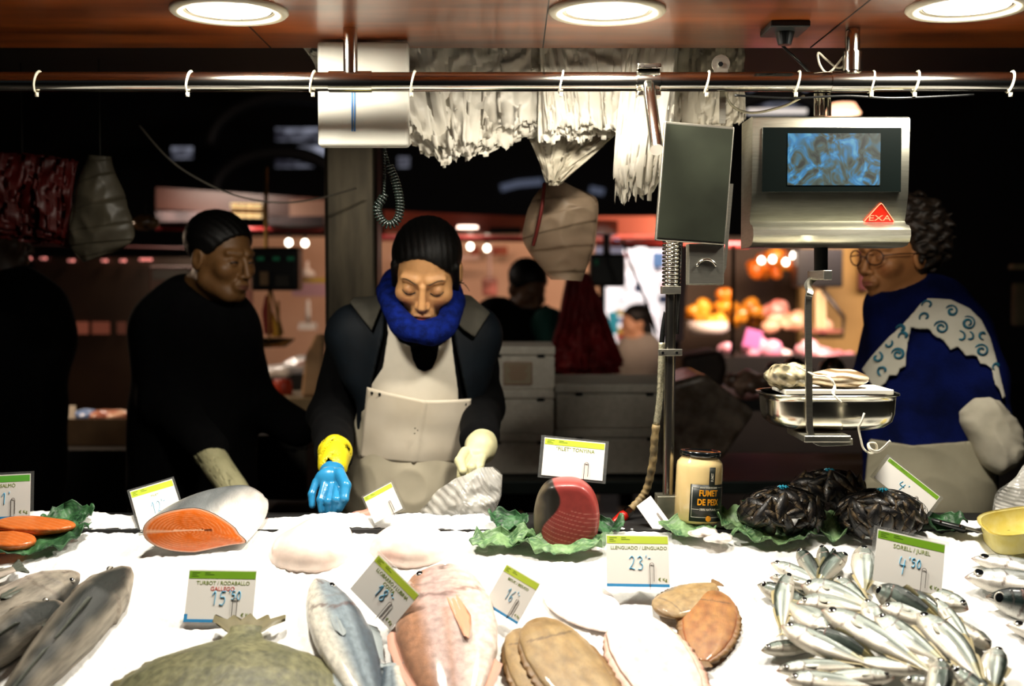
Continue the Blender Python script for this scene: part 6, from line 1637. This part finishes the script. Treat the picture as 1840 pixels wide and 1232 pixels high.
for i, (x, y, Y) in enumerate(((519, 436, 6.6), (548, 437, 6.6), (845, 443, 7), (875, 446, 7), (1368, 468, 7), (1388, 466, 7), (1412, 471, 7), (1426, 459, 7))):
    p = at(x, y, Y); t = thing('light_bulb', ['round bulb left of its twin beside the hanging counter scale', 'round bulb right of its twin near the steel pillar', 'round bulb above the saleswoman head on the peach wall', 'round bulb between the saleswoman and the brownish bag', 'leftmost bulb of the cluster over the orange goods', 'second bulb of the cluster over the orange goods', 'lowest bulb of the cluster near the scale arm', 'highest bulb of the cluster near the scale arm'][i], 'light bulb', p)
    MB().lathe([(.0001, -.018), (.012, -.013), (.018, 0), (.013, .013), (.006, .02), (.0001, .021)], n=16).build('globe', M_bulb, t, smooth=True, world=False)
    MB().cyl((0, 0, .018), (0, 0, .05), .007, n=10).build('cap', M_black, t, world=False)
    MB().cyl((0, 0, .05), (0, 0, .16), .002, n=6).build('cord', M_black, t, world=False)
# coiled tube lamp
tl = thing('tube_lamp', 'stack of glowing twisted tubes above the dark counter scale', 'lamp', at(440, 380, 5.4))
for i, y in enumerate((366, 372, 384, 389)):
    pts = [at(415+55*k/24, y+1.2*math.sin(k*2.6)+(k/24)*1.5, 5.4+.02*math.cos(k*2.6)) for k in range(25)]
    MB().tube(pts, .004, 8).build('glowing_tube', mat('tube_glow', '#fff2d0', emit='#ffd79a', es=.9), tl, smooth=True)
wallbox(415, 366, 472, 388, 5.44, .04).build('reflector', mat('lamp_tan', '#7a5230', rough=.5), tl)
# dark scale of the neighbour stall
ds = thing('neighbour_scale', 'black hanging scale with green digits beside the face of the man', 'scale', at(490, 610, 4.8))
wallbox(450, 444, 536, 522, 4.8, .12).build('housing', M_black, ds, bevel=.012)
wallbox(467, 488, 482, 512, 4.792, .01).build('ticket', mat('ticket_tan', '#7a6448', rough=.6), ds)
wallbox(495, 495, 519, 514, 4.792, .01).build('keypad', mat('keypad_grey', '#2a2a26', rough=.6), ds)
for x in (462, 490, 516): wallbox(x, 461, x+12, 468, 4.794, .008).build('digits', mat('green_digits', '#0c3a2a', emit='#1f8a5c', es=.08), ds)
for x0, y0, x1, y1 in ((484, 522, 484, 610), (487, 522, 508, 600), (500, 540, 502, 606)): MB().cyl(at(x0, y0, 4.86), at(x1, y1, 4.86), .005, n=8).build('suspension_rod', mat('brass', '#a88a50', rough=.3, metal=1), ds)
MB().cyl(at(478, 300, 4.86), at(478, 445, 4.86), .008, n=8).build('hanger_rod', MATS['brass'], ds)
pcn = at(478, 610, 4.86)
MB().lathe([(.115, .004), (.115, 0), (.08, -.028), (.0001, -.034), (.0001, -.031), (.078, -.024), (.11, .004)], c=pcn, n=40, sy=.7).build('pan', mat('brass_pan', '#a8926a', rough=.25, metal=1), ds, smooth=True)
# counter with ice and fish below that scale
cn = at(0, 660, 5.2)
c1 = thing('neighbour_counter', 'neighbour stall counter topped with white ice behind the man in black', 'counter', (at(500, 700, 5.2).x, 5.2, 0))
wallbox(430, 672, 590, 1000, 5.2, .6).build('front', M_dark, c1)
gi = at(512, 668, 5.3)
blob('ice_heap', 'heap of glowing white ice on the neighbour counter', 'ice', [(gi, (.10, .12, .035), None), (gi+Vector((.07, .1, .02)), (.10, .12, .045), None)], lambda V: lerp3(rgb('#f2ece6'), rgb('#e0b8ae'), np.clip(noise3(V, 40, 2)*2-.2, 0, 1)), M_flesh, n=(50, .010), res=.008)
bpy.data.objects['ice_heap']['kind'] = 'stuff'
rj = at(508, 712, 4.95); tag(MB().lathe([(.0001, 0), (.036, 0), (.040, .01), (.040, .055), (.034, .07), (.0001, .07)], c=rj, n=28).build('red_pot', mat('pot_red', '#b8391a', '#8e2a12', 8, rough=.4), smooth=True), 'small orange red pot on the tray below the neighbour scale', 'pot')
t, w_, h_, d = pbox('crate', 'pale crate edge under the orange red pot', 'crate', 440, 714, 592, 745, 4.8, .35, None)
MB().box((0, 0, h_/2), (w_, d, h_)).build('crate_body', mat('crate_tan', '#8f7a58', '#7d6a4c', 9, rough=.7), t, world=False, bevel=.01)
mb_ = at(470, 722, 4.9); blob('mussel_heap', 'heap of dark shellfish on the tan crate beside the red pot', 'shellfish', [(at(468, 706, 4.9), (.05, .06, .022), None)], lambda V: lerp3(rgb('#1c1712'), rgb('#6a5640'), np.clip(noise3(V, 90, 2)*2+.3, 0, 1)), M_wet, n=(90, .008), res=.006)
pk = at(558, 655, 4.6); cat1(MB().prism([(p.x, p.z) for p in (at(540, 712, 4.82), at(548, 640, 4.82), at(566, 600, 4.82), at(583, 600, 4.82), at(580, 660, 4.82), at(578, 712, 4.82))], (0, 4.82, 0), (1, 0, 0), (0, 0, 1), (0, 1, 0), .05), mat('tan_paper', '#c9a27a', '#b08a62', 12, rough=.8), 'paper_sack', 'crumpled tan paper sack leaning by the steel pillar', 'sack', bevel=.012)
# pennants / cloth in red and yellow under the scale
for (P_, c_, lb) in ((((476, 530), (484, 530), (494, 602), (474, 600), (470, 560)), '#6a1414', 'dark red cloth hanging behind the neighbour scale rods'), (((490, 560), (507, 604), (488, 606)), '#b08a2a', 'yellow cloth corner hanging behind the neighbour scale rods')):
    cat1(MB().prism([(at(x, y, 5.0).x, at(x, y, 5.0).z) for x, y in P_], (0, 5.0, 0), (1, 0, 0), (0, 0, 1), (0, 1, 0), .02), mat('cloth'+c_[1:], c_, rough=.8), 'hanging_cloth', lb, 'cloth', bevel=.005)
wallbox(441, 520, 453, 660, 5.0, .03).build('pole', mat('pink_pole', '#b07a72', rough=.5), st)
# shelves with goods at the pillar side
wallbox(535, 500, 590, 507, 7.4, .2).build('yellow_shelf', mat('shelf_yellow', '#b8a020', rough=.5), st)
wallbox(525, 508, 590, 532, 7.4, .2).build('white_box_front', mat('sign_lilac', '#b8929a', rough=.5), st)
cat1(MB().lathe([(.0001, 0), (.05, 0), (.045, .03), (.012, .05), (.01, .09), (.0001, .095)], c=at(552, 497, 7.4), n=20), mat('carton_white', '#e6ddd0', rough=.6), 'bottle_cap_stack', 'small white pointed jar on the yellow shelf by the pillar', 'jar', smooth=True)
cat1(MB().lathe([(.0001, 0), (.012, 0), (.014, .05), (.01, .12), (.0001, .13)], c=at(554, 578, 7.0), n=16), MATS['carton_white'], 'paper_roll', 'thin white roll hanging below the lilac sign by the pillar', 'roll', smooth=True)
cat1(wallbox(536, 580, 566, 592, 7.0, .1), MATS['carton_white'], 'white_carton', 'flat white carton under the thin white roll by the pillar', 'carton')
wallbox(700, 459, 860, 465, 8.4, .04).build('white_shelf_rail', mat('rail_pinkish', '#d0b0a4', rough=.4), st)
MB().cyl(at(880, 436, 8.4), at(880, 510, 8.4), .012, n=10).build('stall_post', MATS['rail_pinkish'], st)
cat1(wallbox(866, 498, 894, 532, 7.6, .12), mat('jar_brown', '#5c3a2e', '#b06a60', 9, rough=.4), 'storage_jar', 'squat jar with pink lid on the shelf behind the dark jacketed person', 'jar', bevel=.02)
for x0, x1 in ((845, 862), (884, 912)): cat1(wallbox(x0, 442, x1, 458, 8.6, .03), mat('poster_red', '#7a2418', '#a8552a', 12, rough=.6), 'wall_picture', 'small red and brown picture on the peach wall '+('above the saleswoman' if x0 < 870 else 'next to the brownish bag'), 'picture')
# dim brown stall wall and window behind the man
st2 = thing('closed_stall', 'dim brown closed stall front behind the man and the milky bag', 'stall', (at(250, 700, 6.0).x, 6.0, 0))
wallbox(60, 462, 445, 760, 6.0, .1).build('front_panel', mat('brown_panel', '#2c1d14', '#3a281c', 3, rough=.3), st2)
wallbox(60, 760, 445, 1000, 6.0, .4).build('base_panel', M_dark, st2)
for (x0, x1, c_) in ((112, 158, '#8a4a38'), (165, 196, '#7a4030'), (210, 226, '#5a3024')): wallbox(x0, 578, x1, 600, 5.99, .02).build('pink_reflection', mat('slot'+c_[1:], c_, emit=c_, es=.35), st2)  # pink reflections in the panel, painted as faintly glowing strips
for x in (45, 72, 122, 182, 215, 250, 262): wallbox(x, 462+(x % 3)*2, x+9, 466+(x % 3)*2, 5.97, .02).build('indicator_light', mat('pink_led', '#ff9a9a', emit='#e88a80', es=.7), st2)
wallbox(268, 478, 345, 528, 5.8, .06).build('window_frame', mat('frame_rose', '#6a4a42', rough=.5), st2, bevel=.006)
wallbox(274, 484, 340, 502, 5.79, .02).build('window_glass', M_black, st2)
MB().tube([at(60, 440, 5.9), at(345, 446, 5.9)], .006, 6).build('thin_pipe', mat('pipe_rose', '#5a3430', rough=.4), st2)
for i, (x0, y0, x1, y1) in enumerate(((280, 380, 415, 398), (475, 388, 580, 404))):
    MB().hexa([at(x0, y1, 6.2), at(x1, y1, 6.2), at(x1, y0, 6.2), at(x0, y0, 6.2)], [p+Vector((0, .2, 0)) for p in (at(x0, y1, 6.2), at(x1, y1, 6.2), at(x1, y0, 6.2), at(x0, y0, 6.2))]).build('shelf_goods', mat('goods_mauve', '#2c2223', '#453636', 14, rough=.7), st2)
sp_ = at(262, 400, 4.4)
blob('straw_heap', 'tangle of tan straw hanging behind the milky bag', 'straw', [(sp_, (.05, .03, .028), None)], lambda V: lerp3(rgb('#8a6236'), rgb('#3c2614'), np.clip(noise3(V, 120, 2)*2+.3, 0, 1)), M_wet, n=(120, .006), res=.006)

# bright passage and the meat stall at the right
st3 = thing('meat_stall', 'warm lit meat stall with brown wall seen between the post and the scale', 'stall', (1.7, 7.5, 0))
wallbox(1225, 425, 1445, 640, 8.0, .1).build('brown_wall', mat('umber_wall', '#32230f', '#402c18', 3, rough=.6), st3)
wallbox(1440, 440, 1565, 650, 7.6, .1).build('yellow_wall', mat('ochre_wall', '#b8985a', '#a8884c', 5, rough=.7), st3)
wallbox(1545, 445, 1566, 520, 7.5, .05).build('maroon_panel', mat('maroon', '#5a1c1c', rough=.5), st3)
wallbox(1433, 446, 1515, 516, 6.9, .15).build('black_scale', M_black, st3, bevel=.01)
mb = MB().tube([at(1478, 520, 6.9), at(1516, 570, 6.9), at(1514, 604, 6.9), at(1440, 604, 6.9)], .012, 8); mb.build('scale_bracket', M_black, st3, smooth=True)
for x, y0, y1 in ((1470, 515, 590), (1480, 515, 590)): MB().cyl(at(x, y0, 6.95), at(x, y1, 6.95), .014, n=8).build('scale_leg', mat('cream_rod', '#c9b48c', rough=.4), st3)
MB().lathe([(.11, 0), (.11, .012), (.0001, .012), (.0001, 0)], c=at(1478, 596, 6.9), n=30).build('scale_plate', mat('plate_rose', '#8a4a4a', rough=.3), st3, smooth=False)
MB().hexa([at(1212, 612, 5.8), at(1228, 612, 5.8), at(1238, 440, 5.8), at(1226, 440, 5.8)], [p+Vector((0, .05, 0)) for p in (at(1212, 612, 5.8), at(1228, 612, 5.8), at(1238, 440, 5.8), at(1226, 440, 5.8))]).build('slanted_post', mat('mauve_post', '#a08a92', rough=.5), st3)
MB().cyl(at(1318, 440, 5.4), at(1316, 640, 5.4), .008, n=8).build('dark_post', M_black, st3)
wallbox(1225, 640, 1560, 1000, 6.6, .6).build('counter_front', M_dark, st3)
def heap(name, label, c, n, rx, rz_, c0_, c1_, Y, es=(.03, .06), cat='food', group=None, res=.012, seed=1):
    r = random.Random(seed); parts = []
    for k in range(n):
        q = at(*c, Y)+Vector((r.uniform(-rx, rx), r.uniform(-.08, .08), 0)); q.z += r.uniform(-rz_, rz_)*(1-abs(q.x-at(*c, Y).x)/rx*.7)
        s_ = r.uniform(*es); parts.append((q, (s_, s_*.9, s_*r.uniform(.7, 1.3)), None))
    return blob(name, label, cat, parts, lambda V: lerp3(rgb(c0_), rgb(c1_), np.clip(.4+noise3(V, 30, seed)*1.8, 0, 1)), M_flesh, k=.01, n=(40, .008), res=res, group=group, seed=seed)
heap('orange_goods', 'pile of golden orange goods in a white bowl left of the dark post', (1280, 565), 12, .13, .08, '#e08a1c', '#f0b840', 7.2, seed=1)
heap('orange_goods', 'tall pointed tuft of orange goods rising above the white bowl', (1300, 527), 5, .035, .06, '#d8801c', '#b85a14', 7.2, seed=2, es=(.03, .045))
heap('orange_goods', 'brown orange heap right of the dark post', (1340, 570), 12, .12, .10, '#a8681c', '#d08a2c', 7.3, seed=3)
heap('orange_goods', 'orange goods hanging under the bulb cluster', (1390, 480), 16, .15, .07, '#c8641a', '#e8a03c', 7.4, seed=4)
wb = at(1272, 600, 7.15); cat1(MB().lathe([(.0001, 0), (.09, 0), (.12, .03), (.115, .075), (.10, .07), (.0001, .05)], c=wb, n=30), mat('bowl_white', '#efe4dc', rough=.5), 'white_bowl', 'white bowl on a stand holding the golden orange goods', 'bowl', smooth=True)
heap('meat_heap', 'pink tinted meat trays near the dark post', (1340, 628), 10, .16, .04, '#e070a0', '#f0b0c0', 6.9, seed=5, cat='meat')
heap('meat_heap', 'pale pink meat pieces running right to the scale arm', (1430, 635), 14, .22, .035, '#e8a0b0', '#f4d8d4', 6.85, seed=6, cat='meat')
heap('meat_heap', 'cream coloured poultry above the pink meat', (1425, 585), 12, .17, .07, '#d8b090', '#c0886a', 7.1, seed=7, cat='meat')
heap('meat_heap', 'pink poultry heap beneath the orange goods', (1400, 556), 7, .07, .03, '#e8a8a0', '#d87a70', 7.2, seed=8, cat='meat')
heap('meat_heap', 'pink and white meat under the yellow wall', (1500, 640), 8, .12, .03, '#e0a0a8', '#b06a70', 6.8, seed=9, cat='meat')
cat1(MB().box(at(1352, 608, 6.8), (.09, .02, .10), Matrix.Rotation(.25, 3, 'Y')), mat('pink_card', '#d070b0', rough=.6), 'pink_price_sign', 'pink square price sign standing in the meat counter', 'sign')
# dark crates and cloths in front of the meat counter
cat1(MB().prism([(at(x, y, 5.0).x, at(x, y, 5.0).z) for x, y in ((1225, 640), (1300, 628), (1310, 660), (1300, 700), (1230, 690))], (0, 5.0, 0), (1, 0, 0), (0, 0, 1), (0, 1, 0), .3), mat('dark_brown', '#231813', '#33241b', 9, rough=.6), 'dark_crate', 'dark brown crate in front of the pink meat', 'crate', bevel=.03)
heap('grey_goods', 'mottled grey brown goods behind the scale pan arm', (1375, 690), 10, .12, .02, '#5a4438', '#9a8272', 4.6, es=(.02, .035), seed=11)
heap('dark_fish_heap', 'dark heap of fish on a tray behind the scale pan', (1440, 665), 8, .14, .02, '#161312', '#2c2620', 4.7, es=(.03, .05), seed=12)
# bright glare passage
wp = thing('bright_stall', 'brightly lit white stall glimpsed through the passage by the post', 'stall', (at(1140, 600, 10.5).x, 10.5, 0))
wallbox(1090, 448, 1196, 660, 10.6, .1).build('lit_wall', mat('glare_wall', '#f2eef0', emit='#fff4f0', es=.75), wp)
r = random.Random(5)
for k in range(34):
    x, y = r.uniform(1088, 1190), r.uniform(400, 600); s_ = r.uniform(6, 20)
    c_ = r.choice(['#e8e0e8', '#24304a', '#b8322c', '#e0a0a8', '#4a6a90', '#f4f0f0', '#c8a030', '#1a1a22', '#e8d8d8', '#4fa0a8'])
    wallbox(x, y, x+s_, y+s_*r.uniform(.5, 1.4), 10.3+r.uniform(-.2, .2), .05).build('packet', mat('packet'+c_[1:], c_, emit=None, rough=.6), wp)
wallbox(1095, 560, 1110, 600, 9.6, .1).build('turquoise_box', mat('turquoise', '#2aa0b0', rough=.5), wp)
wallbox(1080, 645, 1200, 900, 9.8, .2).build('stall_counter', M_dark, wp)
area('passage_lamp', (1.0, 9.2, 2.6), (1.0, 10.4, 1.6), 45, (1, .93, .93), .8, .3)
bs = thing('black_scale', 'black hanging scale between the brownish bag and the steel post', 'scale', at(1095, 520, 6.0))
wallbox(1060, 455, 1124, 515, 6.0, .12).build('housing', M_black, bs, bevel=.015)
MB().cyl(at(1090, 420, 6.05), at(1090, 456, 6.05), .02, n=10).build('hanger', M_black, bs)
wallbox(1070, 466, 1074, 476, 5.99, .01).build('digits', MATS['green_digits'], bs)
wallbox(1075, 400, 1182, 428, 7.0, .05).build('red_awning', mat('awning_red', '#b02a2a', '#c86a60', 5, rough=.5), wp)
wallbox(1070, 438, 1120, 455, 7.2, .05).build('blue_panel', mat('panel_blue', '#5a6a90', rough=.5), wp)
wire('slanting_cable', [at(1118, 430, 5.5), at(1135, 480, 5.5), at(1160, 540, 5.5), at(1180, 600, 5.5)], .006, M_black, 'black cord slanting across the bright passage')
# dark stall roofs (upper band) and the roof windows of the hall
cat1(wallbox(240, 200, 1340, 372, 9.5, .2), M_hall, 'dark_stall_roof', 'dark roof of the stalls behind, above the red canopy', 'roof') if False else None
def gleam(x0, y0, x1, y1, Y, n, arcs):
    o = wallbox(x0, y0, x1, y1, Y, .04).build('window_%d' % n, mat('roof_window', '#14161f', emit='#b4b8cc', es=.7, epat=1.6, stretch=(1, 1, 2.5))); o['kind'] = 'structure'
    return o
gleam(495, 262, 590, 300, 15, 1, 1); gleam(495, 230, 575, 252, 15.2, 2, 1); gleam(308, 264, 345, 284, 15, 3, 1)
gleam(1345, 160, 1450, 205, 14, 4, 1); gleam(1345, 160, 1380, 170, 14, 5, 1); gleam(715, 282, 735, 300, 15, 6, 1)
# curved iron roof trusses in front of the windows
for i, (c, r_, Y) in enumerate((((500, 345), 72, 14.5), ((520, 262), 90, 14.8), ((1400, 230), 60, 13.6))):
    pts = [at(c[0]+r_*1.6*math.cos(a_), c[1]-r_*math.sin(a_), Y) for a_ in np.linspace(0, PI, 25)]
    cat1(MB().tube(pts, .09, 8), M_dark, 'roof_truss', ['curved iron roof truss before the window left of the steel pillar', 'upper curved iron roof truss left of the white case', 'curved iron truss before the window above the hanging scale'][i], 'truss', smooth=True)
M_gl2 = mat('sheen_blue', '#5a6078', emit='#7c86a0', es=.3)  # glow colour for painted bluish window gleams, not lamps
for i, (P_, lb) in enumerate((([(900, 338), (930, 330), (975, 326)], 'glowing strip painting a pale bluish gleam under the dark roof left of the tied bag'), ([(1060, 340), (1085, 345)], 'short glowing strip painting a pale bluish gleam right of the tied bag'))):
    cat1(MB().tube([at(x, y, 19.7) for x, y in P_], .055, 8), M_gl2, 'gleam_strip', lb, 'light', smooth=True)
ol = at(1515, 197, 6.5)
cat1(MB().lathe([(.09, -.02), (.06, .03), (.02, .035), (.0001, .035)], c=ol, n=24), mat('lamp_salmon', '#ffffff', emit='#ffb890', es=3), 'shade_lamp', 'glowing orange shade lamp above the hanging scale', 'lamp', smooth=True)
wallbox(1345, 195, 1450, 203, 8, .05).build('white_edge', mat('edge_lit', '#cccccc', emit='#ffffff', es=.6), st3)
# bits of the stall beyond the woman with glasses
cat1(wallbox(1826, 508, 1860, 586, 4.6, .05), mat('cloth_khaki', '#5c4f38', '#4a402e', 9, rough=.8), 'hanging_cloth', 'dull khaki cloth hanging at the right edge behind the woman with glasses', 'cloth', bevel=.01)
cat1(wallbox(1822, 474, 1850, 484, 4.6, .05), MATS['clothb08a2a'] if False else mat('strip_tan', '#7a6a4c', rough=.8), 'tan_strip', 'small tan strip above the khaki cloth at the right edge', 'strip')

# strings that hold what hangs from the dark beam, and the table under the goods behind the pan
M_str = mat('dark_string', '#15130f', rough=.8)
for (p, lb) in ((at(40, 280, 3.1), 'dark string holding the red bags at the far left'), (at(180, 280, 3.05), 'dark string holding the milky bag'), (at(998, 330, 2.85), 'dark string holding the brownish bag'), (at(262, 395, 4.4), 'dark string holding the straw tangle')):
    tag(MB().cyl(p, Vector((p.x, p.y, 2.115 if p.y < 4 else 6.2)), .0018, n=6).build('hanging_string', M_str), lb, 'string')
tz = at(1400, 712, 4.6).z
tbl = thing('dark_table', 'dark table under the goods behind the scale pan', 'table', (1.05, 4.8, 0))
MB().box((1.05, 4.8, tz-.02), (1.0, .7, .04)).build('table_top', M_dark, tbl)
for sx in (.6, 1.5):
    for sy in (4.5, 5.1): MB().box((sx, sy, (tz-.04)/2), (.05, .05, tz-.04)).build('leg', M_dark, tbl)
